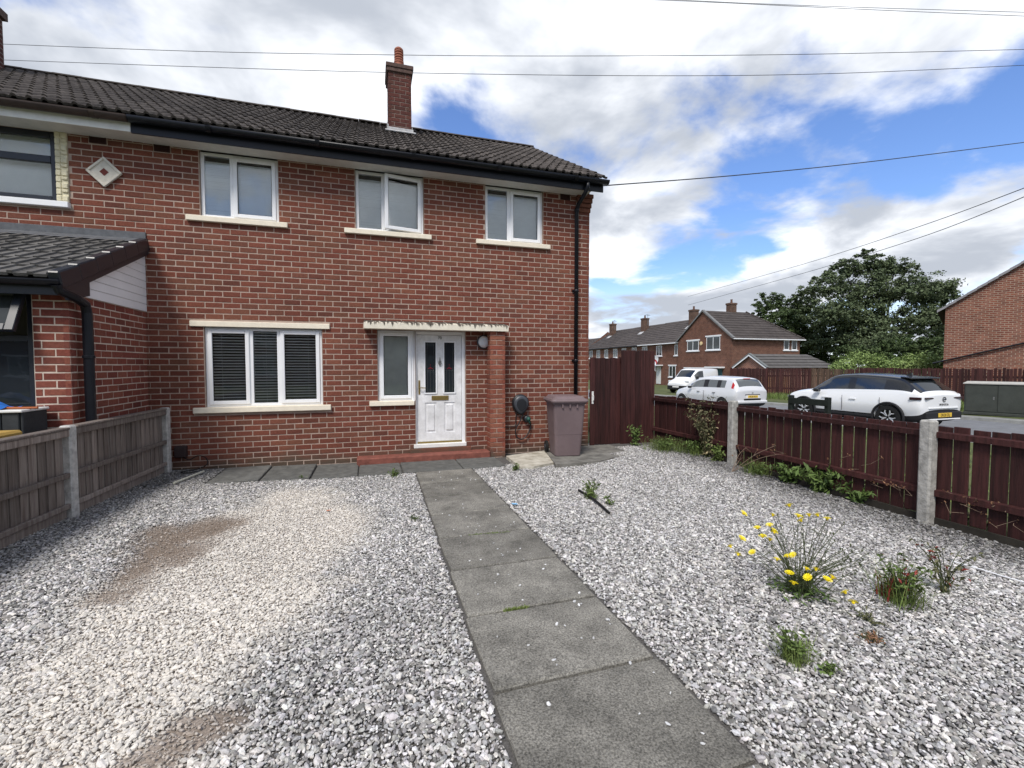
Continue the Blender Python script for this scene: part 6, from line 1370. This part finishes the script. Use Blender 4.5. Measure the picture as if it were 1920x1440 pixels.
def blades(name, base, n, h, spread, m, parent, wd=.006, seed=0, lean=.5, kind=None, taper=True):
    """grass-like blades: base (n,3)"""
    rg = np.random.default_rng(seed); base = np.asarray(base, float); n = len(base); az = rg.uniform(0, 2 * PI, n); hh = h * rg.uniform(.45, 1.15, n); ln = lean * rg.uniform(.1, 1.0, n)
    dx, dy = np.cos(az), np.sin(az); px_, py_ = -dy, dx; V = []
    for t, wk in ((0, 1), (.5, .75), (1, 0.08)):
        cx_ = base[:, 0] + dx * hh * ln * t ** 1.6; cy2 = base[:, 1] + dy * hh * ln * t ** 1.6; cz = base[:, 2] + hh * t * np.sqrt(1 - np.minimum(.8, ln * .5 * t)); 
        V += [np.stack([cx_ + px_ * wd * wk * .5, cy2 + py_ * wd * wk * .5, cz], 1), np.stack([cx_ - px_ * wd * wk * .5, cy2 - py_ * wd * wk * .5, cz], 1)]
    V = np.stack(V, 1).reshape(-1, 3); i = np.arange(n)[:, None] * 6; Fc = np.concatenate([i + [0, 1, 3, 2], i + [2, 3, 5, 4]])
    me = bpy.data.meshes.new(name); me.from_pydata(V.tolist(), [], Fc.tolist()); me.materials.append(m); at = me.attributes.new('rnd', 'FLOAT', 'FACE'); rr = rg.random(n); at.data.foreach_set('value', np.r_[rr, rr]); o = link(name, me, parent)
    if kind: o['kind'] = kind
    return o
# ---- trees ----------------------------------------------------------------
def tree(name, label, base, H, lobes, n, leaf, m, trunk_r=.35, seed=0, stemh=.3, group=None):
    """lobes: (dx,dy,dz,rx,ry,rz) clumps relative to base"""
    rg = np.random.default_rng(seed); t = thing(name, label, 'tree', base, world=True, group=group); b = Vector(base); mb = MB()
    top = Vector((b.x, b.y, b.z + H * .72)); mb.tube([b - Vector((0, 0, .3)), b + Vector((.1, .05, H * stemh)), b + Vector((-.1, .2, H * .5)), top], [trunk_r * 1.25, trunk_r, trunk_r * .6, trunk_r * .15], 9)
    for (dx, dy, dz, rx, ry, rz2) in lobes:
        s0 = b + Vector((0, 0, H * rg.uniform(stemh * .8, .5))); e = b + Vector((dx, dy, dz)); mid = s0.lerp(e, .5) + Vector((0, 0, .08 * H * rg.uniform(-.4, .6))); mb.tube([s0, mid, e], [trunk_r * .35, trunk_r * .2, trunk_r * .05], 6)
    mb.obj('trunk', M['bark'], t)
    C = []; Nn = []; w_ = np.array([l_[3] * l_[4] * l_[5] for l_ in lobes]) ** .67; w_ /= w_.sum()
    for l_, ww in zip(lobes, w_):
        k = int(n * ww); nc = max(4, k // 55)
        u = rg.normal(size=(nc, 3)); u /= np.linalg.norm(u, axis=1)[:, None]; rr = rg.random(nc) ** .38; cc = u * rr[:, None] * np.array(l_[3:6]); 
        idx = rg.integers(0, nc, k); cl = rg.uniform(.10, .24, nc)[idx] * (l_[3] + l_[5]) / 2
        off = rg.normal(size=(k, 3)) * cl[:, None] * [.62, .62, .36]; p = cc[idx] + off + np.array(l_[:3]) + np.array(base); C.append(p); Nn.append(u[idx] * .7 + [0, 0, .8])
    C = np.concatenate(C); Nn = np.concatenate(Nn); leaf_cloud('crown', C, Nn, leaf * rg.uniform(.6, 1.3, len(C)), m, t, .62, .12, seed); return t
bt = at_depth(1655, 700, 52.); bz = -.9
L1 = []
rg = random.Random(5)
def px_off(px, py, d0=52.): p = at_depth(px, py, d0); return (p.x - bt.x, p.y - bt.y, p.z - bz)
for (px, py, r_) in ((1640, 500, 2.3), (1590, 500, 2.0), (1690, 500, 2.2), (1560, 540, 2.4), (1620, 545, 3.2), (1690, 545, 3.0), (1735, 555, 2.2), (1752, 590, 1.8), (1560, 590, 2.8), (1630, 595, 3.6), (1700, 600, 3.2), (1745, 630, 2.0), (1600, 640, 3.2), (1670, 645, 3.4), (1730, 655, 2.2), (1545, 640, 2.4), (1655, 475, 1.2), (1765, 610, 1.0), (1530, 560, 1.2)):
    o = px_off(px, py); L1.append((o[0] + rg.uniform(-1.5, 1.5), o[1] + rg.uniform(-1.5, 1.5), o[2], r_, r_, r_ * .62))
tree('broadleaf_tree', 'large dark green broadleaf tree behind the low garage', (bt.x, bt.y, bz), 14.5, L1, 82000, .27, M['leaf_dark'], .5, 1)
bt2 = at_depth(1470, 690, 58.); L2 = []
for (px, py, r_) in ((1450, 565, 1.8), (1440, 590, 2.0), (1490, 580, 2.2), (1465, 610, 2.6), (1510, 600, 2.4), (1500, 640, 3.0), (1450, 635, 2.4), (1420, 590, 1.2), (1530, 640, 2.6), (1520, 670, 2.6)):
    p = at_depth(px, py, 58.); L2.append((p.x - bt2.x + rg.uniform(-1, 1), p.y - bt2.y + rg.uniform(-1, 1), p.z + 1, r_, r_, r_ * .75))
tree('broadleaf_tree', 'smaller green tree rising behind the hipped house roof', (bt2.x, bt2.y, -1.), 10, L2, 45000, .25, M['leaf_tree2'], .32, 2)
bt3 = at_depth(1735, 690, 44.); L3 = []
for (px, py, r_) in ((1690, 655, 1.9), (1740, 650, 1.6), (1760, 668, 1.2), (1640, 668, 1.8), (1590, 668, 1.6), (1715, 675, 1.8)):
    p = at_depth(px, py, 44.); L3.append((p.x - bt3.x, p.y - bt3.y, p.z + .9, r_, r_, r_ * .7))
tree('garden_tree', 'low dark garden tree between the large tree and the corner house', (bt3.x, bt3.y, -.9), 4.4, L3, 16000, .22, M['leaf_tree2'], .15, 3)
def bush(label, pxs, d, leaf, m, n, seed, base_px, zb):
    b = at_depth(*base_px, d); t = thing('garden_bush', label, 'bush', (b.x, b.y, zb), world=True); C = []; Nn = []; r2 = np.random.default_rng(seed); mb = MB()
    for (px, py, r_) in pxs:
        p = at_depth(px, py, d); k = n // len(pxs); u = r2.normal(size=(k, 3)); u /= np.linalg.norm(u, axis=1)[:, None]; C.append(np.array(p[:]) + u * (r2.random(k) ** .4)[:, None] * [r_, r_, r_ * .8] + r2.normal(size=(k, 3)) * .08); Nn.append(u * .5 + [0, 0, .9]); mb.tube([(b.x, b.y, zb - .1), p], [.05, .015], 5)
    mb.obj('stem', M['bark'], t); leaf_cloud('crown', np.concatenate(C), np.concatenate(Nn), leaf * r2.uniform(.6, 1.3, sum(len(c) for c in C)), m, t, .5, .15, seed); return t
bush('bright green bush with white tinged leaves behind the far fence, nearer the garage', [(1585, 685, .55), (1610, 675, .75), (1640, 678, .65), (1572, 690, .4), (1655, 690, .5)], 27, .13, M['leaf_light'], 4200, 11, (1610, 730), -.3)
bush('bright green bush behind the far fence, beside the corner house wall', [(1690, 685, .6), (1715, 680, .6), (1745, 678, .6), (1760, 686, .45), (1672, 688, .4)], 24, .12, M['leaf_light'], 4200, 12, (1715, 735), -.2)
# long grass at the foot of the far fence and on the verges: uncountable
r2 = np.random.default_rng(20); n = 9000; gxx = r2.uniform(20.6, 23.2, n); gyy = r2.uniform(-4, 17.5, n); keepg = ~((gxx < 21.0) & (gyy < 3)); gxx, gyy = gxx[keepg], gyy[keepg]
o = blades('verge_grass', np.stack([gxx, gyy, th(gxx, gyy) - .02], 1), n, .30, 0, M['leaf_grass'], None, .022, 21, .6, 'stuff'); tag(o, 'long pale green grass along the far fence', 'grass')
n = 16000; gxx = r2.uniform(5.42, 11.0, n); gyy = r2.uniform(-7, 6, n); o = blades('verge_grass', np.stack([gxx, gyy, th(gxx, gyy) - .01], 1), n, .07, 0, M['leaf_grass'], None, .009, 22, .8, 'stuff'); tag(o, 'mown green verge grass behind the picket fence', 'grass')
# ---- weeds in the yard -----------------------------------------------------------
def gz_(x, y): return float(gh(x, y)) if x < 5.4 else float(th(np.array(x), np.array(y)))
def weed(label, p, h, n_leaf, leaf, m, rad, seed, n_stem=5, m2=None, frac2=.0, cat='weed', lean=.7, name='weed', bl=0, flop=.4):
    """low leafy weed: splayed stems with leaves along them, plus optional grass blades"""
    r3 = np.random.default_rng(seed); z0 = gz_(p.x, p.y); t = thing(name, label, cat, (p.x, p.y, z0), world=True); mb = MB(); C = []; Nn = []
    for k in range(n_stem):
        az = r3.uniform(0, 2 * PI); ln = rad * r3.uniform(.3, 1) ; hh = h * r3.uniform(.55, 1.05); e = Vector((p.x + math.cos(az) * ln, p.y + math.sin(az) * ln, z0 + hh)); m_ = Vector((p.x + math.cos(az) * ln * .35, p.y + math.sin(az) * ln * .35, z0 + hh * .6)); st_ = Vector((p.x + r3.normal() * .015, p.y + r3.normal() * .015, z0 - .01)); pts = smooth([st_, m_, e], 4); mb.tube(pts, [.0032 - .0018 * i / len(pts) for i in range(len(pts))], 5)
        for _ in range(max(1, n_leaf // n_stem)):
            s = r3.uniform(.12, 1) ; q = pts[min(len(pts) - 1, int(s * (len(pts) - 1)))]; C.append(np.array(q[:]) + r3.normal(size=3) * [leaf * .5, leaf * .5, leaf * .3]); Nn.append([math.cos(az) * .5, math.sin(az) * .5, 1.])
    mb.obj('stem', M['stem'], t); C = np.array(C); Nn = np.array(Nn); k = int(len(C) * (1 - frac2)); pm_ = r3.permutation(len(C))
    leaf_cloud('leaves', C[pm_[:k]], Nn[pm_[:k]], leaf * r3.uniform(.6, 1.3, k), m, t, .38, .15, seed)
    if m2 and frac2 > 0: leaf_cloud('leaves', C[pm_[k:]], Nn[pm_[k:]], leaf * r3.uniform(.7, 1.3, len(C) - k), m2, t, .38, .15, seed + 1)
    if bl: bb_ = np.stack([r3.normal(p.x, rad * .35, bl), r3.normal(p.y, rad * .35, bl), np.full(bl, z0)], 1); blades('blades', bb_, bl, h, 0, M['leaf_grass'], t, .0042, seed + 2, flop + .75)
    return t
# yellow flowering plant
fpz = gp(1500, 1112); r3 = np.random.default_rng(77); yp = thing('flowering_plant', 'wiry plant with yellow dandelion-like flowers growing in the gravel', 'plant', (fpz.x, fpz.y, 0), world=True)
heads = [(1480, 948), (1394, 963), (1449, 966), (1420, 990), (1443, 985), (1430, 1006), (1444, 1012), (1391, 1010), (1370, 1025), (1411, 1036), (1384, 1040), (1457, 1049), (1476, 1043), (1487, 1041), (1512, 1067), (1530, 1068), (1480, 1075), (1515, 1083), (1488, 1094), (1551, 1087), (1561, 1083), (1497, 968), (1502, 976), (1517, 966), (1533, 966), (1551, 973), (1452, 998), (1451, 996)]
lowh = [(1585, 1111), (1600, 1130)]
view = ray(1500, 1050).normalized(); mb = MB(); fl_ = []
def on_plane(px, py, dd):
    q = ray(px, py); base = fpz - CAM; t = base.length * math.hypot(1, 0) ; h_d = math.hypot(base.x, base.y) + dd; t = h_d / math.hypot(q.x, q.y); return CAM + q * t
tips = []
for (px, py) in heads:
    e = on_plane(px, py, r3.uniform(-.12, .16) if py < 1030 else r3.uniform(-.20, -.10)); tips.append((e, 1))
for k in range(40):
    px, py = r3.uniform(1400, 1625), r3.uniform(950, 1070)
    if (px - 1500) / 125 > 1 or ((px - 1510) / 120) ** 2 + ((py - 1100) / 150) ** 2 > 1: continue
    tips.append((on_plane(px, py, r3.uniform(-.2, .25)), 0))
for k in range(14): a_ = r3.uniform(-.2, 1.0); tips.append((on_plane(1520 + 105 * math.cos(a_) * r3.uniform(.5, 1), 1085 - 110 * math.sin(a_) * r3.uniform(.5, 1), r3.uniform(-.1, .2)), 0))
for (e, fl) in tips:
    b0 = Vector((fpz.x + r3.normal() * .035, fpz.y + r3.normal() * .035, -.005)); mid = b0.lerp(e, .5) + Vector((r3.normal() * .012, r3.normal() * .012, .035)); pts = smooth([b0, mid, e], 5); mb.tube(pts, [.0028 - .0015 * i / len(pts) for i in range(len(pts))], 5)
    for _ in range(r3.integers(0, 3)):
        i = r3.integers(len(pts) // 2, len(pts) - 1); q = pts[i]; e2 = q + Vector((r3.normal() * .05, r3.normal() * .05, abs(r3.normal()) * .05)); mb.tube([q, q.lerp(e2, .5) + Vector((0, 0, .008)), e2], [.0017, .0014, .001], 4); bud = MB()
    if not fl: mb.lathe([(.001, 0), (.0045, .006), (.004, .014), (.001, .018)], 6, Matrix.Translation(e))
mb.obj('stem', M['stem'], yp)
def flower(p, r_, tilt, az, parent):
    Mx = Matrix.Translation(p) @ Matrix.Rotation(az, 4, 'Z') @ Matrix.Rotation(tilt, 4, 'X'); f_ = MB(); npz = 14
    for ring, (rr, zz) in enumerate(((1, .0), (.65, .006))):
        for k in range(npz):
            a = 2 * PI * (k + ring * .5) / npz; w2 = .16; f_.add([Mx @ Vector((r_ * .12 * math.cos(a), r_ * .12 * math.sin(a), zz)), Mx @ Vector((r_ * rr * .8 * math.cos(a - w2), r_ * rr * .8 * math.sin(a - w2), zz + r_ * .22)), Mx @ Vector((r_ * rr * math.cos(a), r_ * rr * math.sin(a), zz + r_ * .25)), Mx @ Vector((r_ * rr * .8 * math.cos(a + w2), r_ * rr * .8 * math.sin(a + w2), zz + r_ * .22))], [(0, 1, 2, 3)])
    fo = f_.obj('flower', M['petal'], parent); c_ = MB(); c_.lathe([(.001, -.010), (r_ * .25, -.006), (r_ * .34, .004), (r_ * .2, .008), (.0, .009)], 8, Mx); c_.obj('flower_head', M['petal_c'], fo)
for (e, fl) in tips:
    if fl: flower(e, r3.uniform(.024, .032), r3.uniform(.1, .8), r3.uniform(0, 6.28), yp)
for q in lowh:
    e = gp(*q, .03); flower(e, .032, .7, r3.uniform(0, 6), yp); s_ = MB(); s_.tube(smooth([(fpz.x, fpz.y, .0), ((fpz.x + e.x) / 2, (fpz.y + e.y) / 2, .03), e], 5), .0018, 4); s_.obj('stem', M['stem'], yp)
k = 170; az = r3.uniform(0, 2 * PI, k); rr = r3.uniform(.02, .20, k); leaf_cloud('leaves', np.stack([fpz.x + rr * np.cos(az), fpz.y + rr * np.sin(az), .012 + r3.uniform(0, .035, k)], 1), np.tile([0, 0, 2.5], (k, 1)), .065 * r3.uniform(.6, 1.3, k), M['leaf_dark2'] if 'leaf_dark2' in M else M['leaf_weed'], yp, .22, .1, 78)
weed('bushy green weed with red dead leaves beside the yellow flowers', gp(1690, 1130), .30, 240, .045, M['leaf_weed'], .17, 31, 22, M['leaf_red'], .06, bl=240)
kk = 70; rp = gp(1672, 1122); bb_ = np.stack([r3.normal(rp.x, .03, kk), r3.normal(rp.y, .03, kk), np.full(kk, .01)], 1); blades('dead_leaves', bb_, kk, .17, 0, M['leaf_red'], [o_ for o_ in bpy.data.objects if o_.get('label', '').startswith('bushy green weed')][0], .012, 80, .5)
weed('thin straggly weed with reddish twigs behind the bushy red leaved weed', gp(1770, 1110), .34, 150, .04, M['leaf_olive'], .22, 32, 16, M['leaf_red'], .12)
weed('small fresh green weed tuft low in the gravel near the path', gp(1488, 1240), .15, 200, .038, M['leaf_weed'], .09, 33, 16, bl=230)
weed('tiny green weed sprig beside the fresh green tuft', gp(1552, 1262), .05, 60, .035, M['leaf_weed'], .045, 34, 6, bl=20)
weed('flattened dry brown weed patch in the gravel', gp(1635, 1200), .03, 130, .03, M['leaf_brown'], .10, 35, 12, cat='weed')
weed('sparse dull weed patch between the dry weed and yellow flowers', gp(1630, 1165), .06, 90, .03, M['leaf_olive'], .14, 36, 12)
weed('green weed sprouting beside the dark edging strip', gp(1108, 935), .20, 170, .05, M['leaf_weed'], .10, 37, 12, bl=40)
weed('little leafy weed just past the end of the edging strip', gp(1142, 946), .09, 40, .05, M['leaf_weed'], .06, 38, 5, bl=10)
weed('small weed at the corner of the front paving by pale concrete', gp(966, 883), .10, 60, .045, M['leaf_weed'], .07, 39, 6, bl=25)
weed('grassy weed growing from the paving joint before the door step', gp(739, 893), .12, 60, .04, M['leaf_weed'], .10, 40, 7, bl=50)
weed('tiny weed in the gravel left of the path', gp(778, 975), .05, 30, .025, M['leaf_weed'], .05, 41, 5, bl=25)
weed('tiny sprig at the edge of front paving below the wide window', gp(565, 900), .06, 20, .03, M['leaf_weed'], .05, 42, 4, bl=20)
# moss tufts in path joints
for (a, b, lab) in (((880, 1006), (955, 1000), 'longer strip of yellow green moss in a path joint'), ((945, 1148), (990, 1141), 'shorter tuft of yellow green moss in a path joint')):
    A, B = gp(*a), gp(*b); kk = 260; tt = r3.random(kk); pts = np.stack([A.x + (B.x - A.x) * tt + r3.normal(size=kk) * .006, A.y + (B.y - A.y) * tt + r3.normal(size=kk) * .006, np.full(kk, .006)], 1); o = blades('moss', pts, kk, .018, 0, M['leaf_grass'], None, .006, 50, 1.0); tag(o, lab, 'moss', 'moss in the path joints')
# along the right fence
weed('leafy green nettle-like weed at the foot of the tall red panel', gp(1190, 838, .06), .42, 260, .06, M['leaf_weed'], .16, 51, 12)
weed('wide mat of grass and weeds in the fence corner', gp(1245, 845, .06), .24, 380, .05, M['leaf_weed'], .42, 52, 30, bl=520)
weed('low weeds and grass along the kick board before the first post', gp(1300, 852, .05), .26, 300, .055, M['leaf_weed'], .35, 53, 24, bl=300)
weed('light green leafy weed hugging the first concrete post', gp(1348, 866, .04), .26, 280, .06, M['leaf_grass'], .17, 54, 16)
weed('grass tuft on the road side of the first concrete post', gp(1420, 888, .03), .20, 120, .05, M['leaf_weed'], .25, 55, 10, bl=320)
sp_ = gp(1325, 858, .05); shb = weed('tall dry olive shrub leaning on the picket fence', Vector((sp_.x + .02, sp_.y, 0)), 1.0, 1100, .055, M['leaf_olive'], .40, 56, 26, M['leaf_straw'], .25, name='shrub', cat='shrub')
weed('green bramble sprawling below the fence between the posts', gp(1555, 918, .02) + Vector((-.14, 0, 0)), .30, 620, .085, M['leaf_weed'], .40, 57, 26)
weed('green bramble shoots at the fence nearer the first post', gp(1490, 903, .02) + Vector((-.10, 0, 0)), .26, 300, .08, M['leaf_weed'], .24, 58, 14)
weed('straggle of bramble leaves towards the second concrete post', gp(1625, 938, .01) + Vector((-.10, 0, 0)), .18, 300, .07, M['leaf_weed'], .30, 59, 14)
def twigs(label, p, tips_, seed):
    z0 = gz_(p.x, p.y); t = thing('dry_twigs', label, 'twigs', (p.x, p.y, z0), world=True); mb = MB(); r4 = np.random.default_rng(seed); C = []
    for q in tips_:
        e = Vector(q); pts = smooth([p, p.lerp(e, .5) + Vector((r4.normal() * .04, r4.normal() * .04, .06)), e], 5); mb.tube(pts, [.0042 - .0025 * i / len(pts) for i in range(len(pts))], 5)
        for _ in range(3):
            i = r4.integers(len(pts) // 2, len(pts)); e2 = pts[i] + Vector((r4.normal() * .06, r4.normal() * .07, r4.normal() * .05 + .03)); mb.tube([pts[i], e2], [.002, .001], 4); C.append(np.array(e2[:]))
    mb.obj('stem', M['twig'], t); C = np.array(C); C = np.concatenate([C + r4.normal(size=C.shape) * .012 for _ in range(5)]); leaf_cloud('leaves', C, np.tile([0, 0, .4], (len(C), 1)), .028 * r4.uniform(.5, 1.2, len(C)), M['leaf_brown'], t, .4, .2, seed)
P = gp(1565, 905, .02)
def fpt(px, py, back=.10): q = ray(px, py); t = (RFX - back - CAM.x) / q.x; return CAM + q * t
twigs('bare pinkish twigs rising from the bramble against the fence', P, [fpt(1552, 868), fpt(1580, 858), fpt(1632, 870), fpt(1648, 900), fpt(1655, 915), fpt(1610, 880)], 61)
P = gp(1850, 985); twigs('dry brown stalks along the fence past the second post', P, [fpt(1800, 945), fpt(1830, 935), fpt(1860, 950), fpt(1885, 960), fpt(1900, 985), fpt(1870, 990), fpt(1780, 960)], 62)
P = gp(1700, 955); twigs('few dry sprigs below the rail just before the second post', P, [fpt(1710, 930), fpt(1690, 915), fpt(1730, 940)], 63)
P = gp(1372, 885, .03); twigs('thin dry stalks beside the first concrete post', P, [fpt(1400, 838), fpt(1455, 835), fpt(1470, 850), fpt(1390, 860)], 64)
weed('low dull weeds along the fence foot past the second post', gp(1800, 978), .12, 160, .04, M['leaf_olive'], .30, 65, 14, bl=80)

# ================================================================== SMALL THINGS AND CABLES
es = MB(); A, B = gp(1085, 922), gp(1142, 965); es.tube(smooth([(A.x, A.y, .02), ((A.x + B.x) / 2 + .01, (A.y + B.y) / 2, .035), (B.x, B.y, .018)], 6), .014, 6); o = es.obj('edging_strip', M['rubber']); tag(o, 'dark strip half buried in the gravel beside a weed', 'strip')
ws_ = MB(); ws_.tube(smooth([gp(1785, 1052, .02), gp(1835, 1066, .022), gp(1880, 1080, .02), gp(1945, 1098, .02)], 5), .0045, 6); o = ws_.obj('white_cord', M['upvc']); tag(o, 'thin white cord lying across the gravel near the fence', 'cord')
def litter(px, py, s, m, lab):
    p = gp(px, py, .02); r4 = random.Random(int(px)); mb = MB(); k = 5; v = [(p.x + s * (i - 2) * .5 + r4.uniform(-.2, .2) * s, p.y + s * (j - 2) * .4, .016 + r4.uniform(0, .5) * s) for i in range(k) for j in range(k)]
    mb.add(v, [(i * k + j, i * k + j + k, i * k + j + k + 1, i * k + j + 1) for i in range(k - 1) for j in range(k - 1)]); o = mb.obj('litter', m, None, True); tag(o, lab, 'litter')
litter(965, 945, .028, mat('lit_b', (.25, .5, .75), .5), 'scrap of pale blue litter at the path edge'); litter(616, 957, .018, mat('lit_o', (.6, .16, .05), .5), 'scrap of orange litter on the gravel left of path')
M['cable_grey'] = mat('cable_grey', (.06, .06, .065), .7)
def cable(lab, pts, r_=.012, group=None):
    mb = MB(); P_ = [at_depth(px, py, d) for px, py, d in pts]; mb.tube(smooth(P_, 10), r_, 5); o = mb.obj('overhead_cable', M['cable_grey']); tag(o, lab, 'cable', group)
cable('overhead cable, upper of the pair passing behind the chimney pot', [(-60, 80, 14.5), (360, 96, 13.8), (740, 103, 13.6), (1060, 105, 13.6), (1500, 102, 13.6), (1990, 91, 13.8)], .008)
cable('overhead cable, lower of the pair passing behind the chimney stack', [(-60, 110, 14.5), (360, 125, 13.8), (740, 136, 13.6), (1200, 142, 13.6), (1560, 138, 13.6), (1990, 119, 13.8)], .008)
cable('thin overhead cable high above, higher of the top pair', [(1160, -6, 14), (1400, 6, 14), (1650, 15, 14), (1990, 25, 14)], .007); cable('thin overhead cable high above, lower of the top pair', [(1060, -8, 14), (1350, 5, 14), (1650, 19, 14), (1990, 33, 14)], .007)
cable('service cable running from the house gable corner towards the street', [(1112, 349, 8.4), (1135, 348, 8.6), (1400, 327, 10.5), (1650, 301, 12), (1990, 258, 14)], .012)
cable('long street cable, upper of two sloping down to the far row', [(1290, 556, 60), (1500, 497, 38), (1720, 426, 24), (1990, 326, 15)], .017); cable('long street cable, lower of two sloping down to the far row', [(1290, 572, 60), (1500, 514, 38), (1720, 447, 24), (1990, 340, 15)], .017)
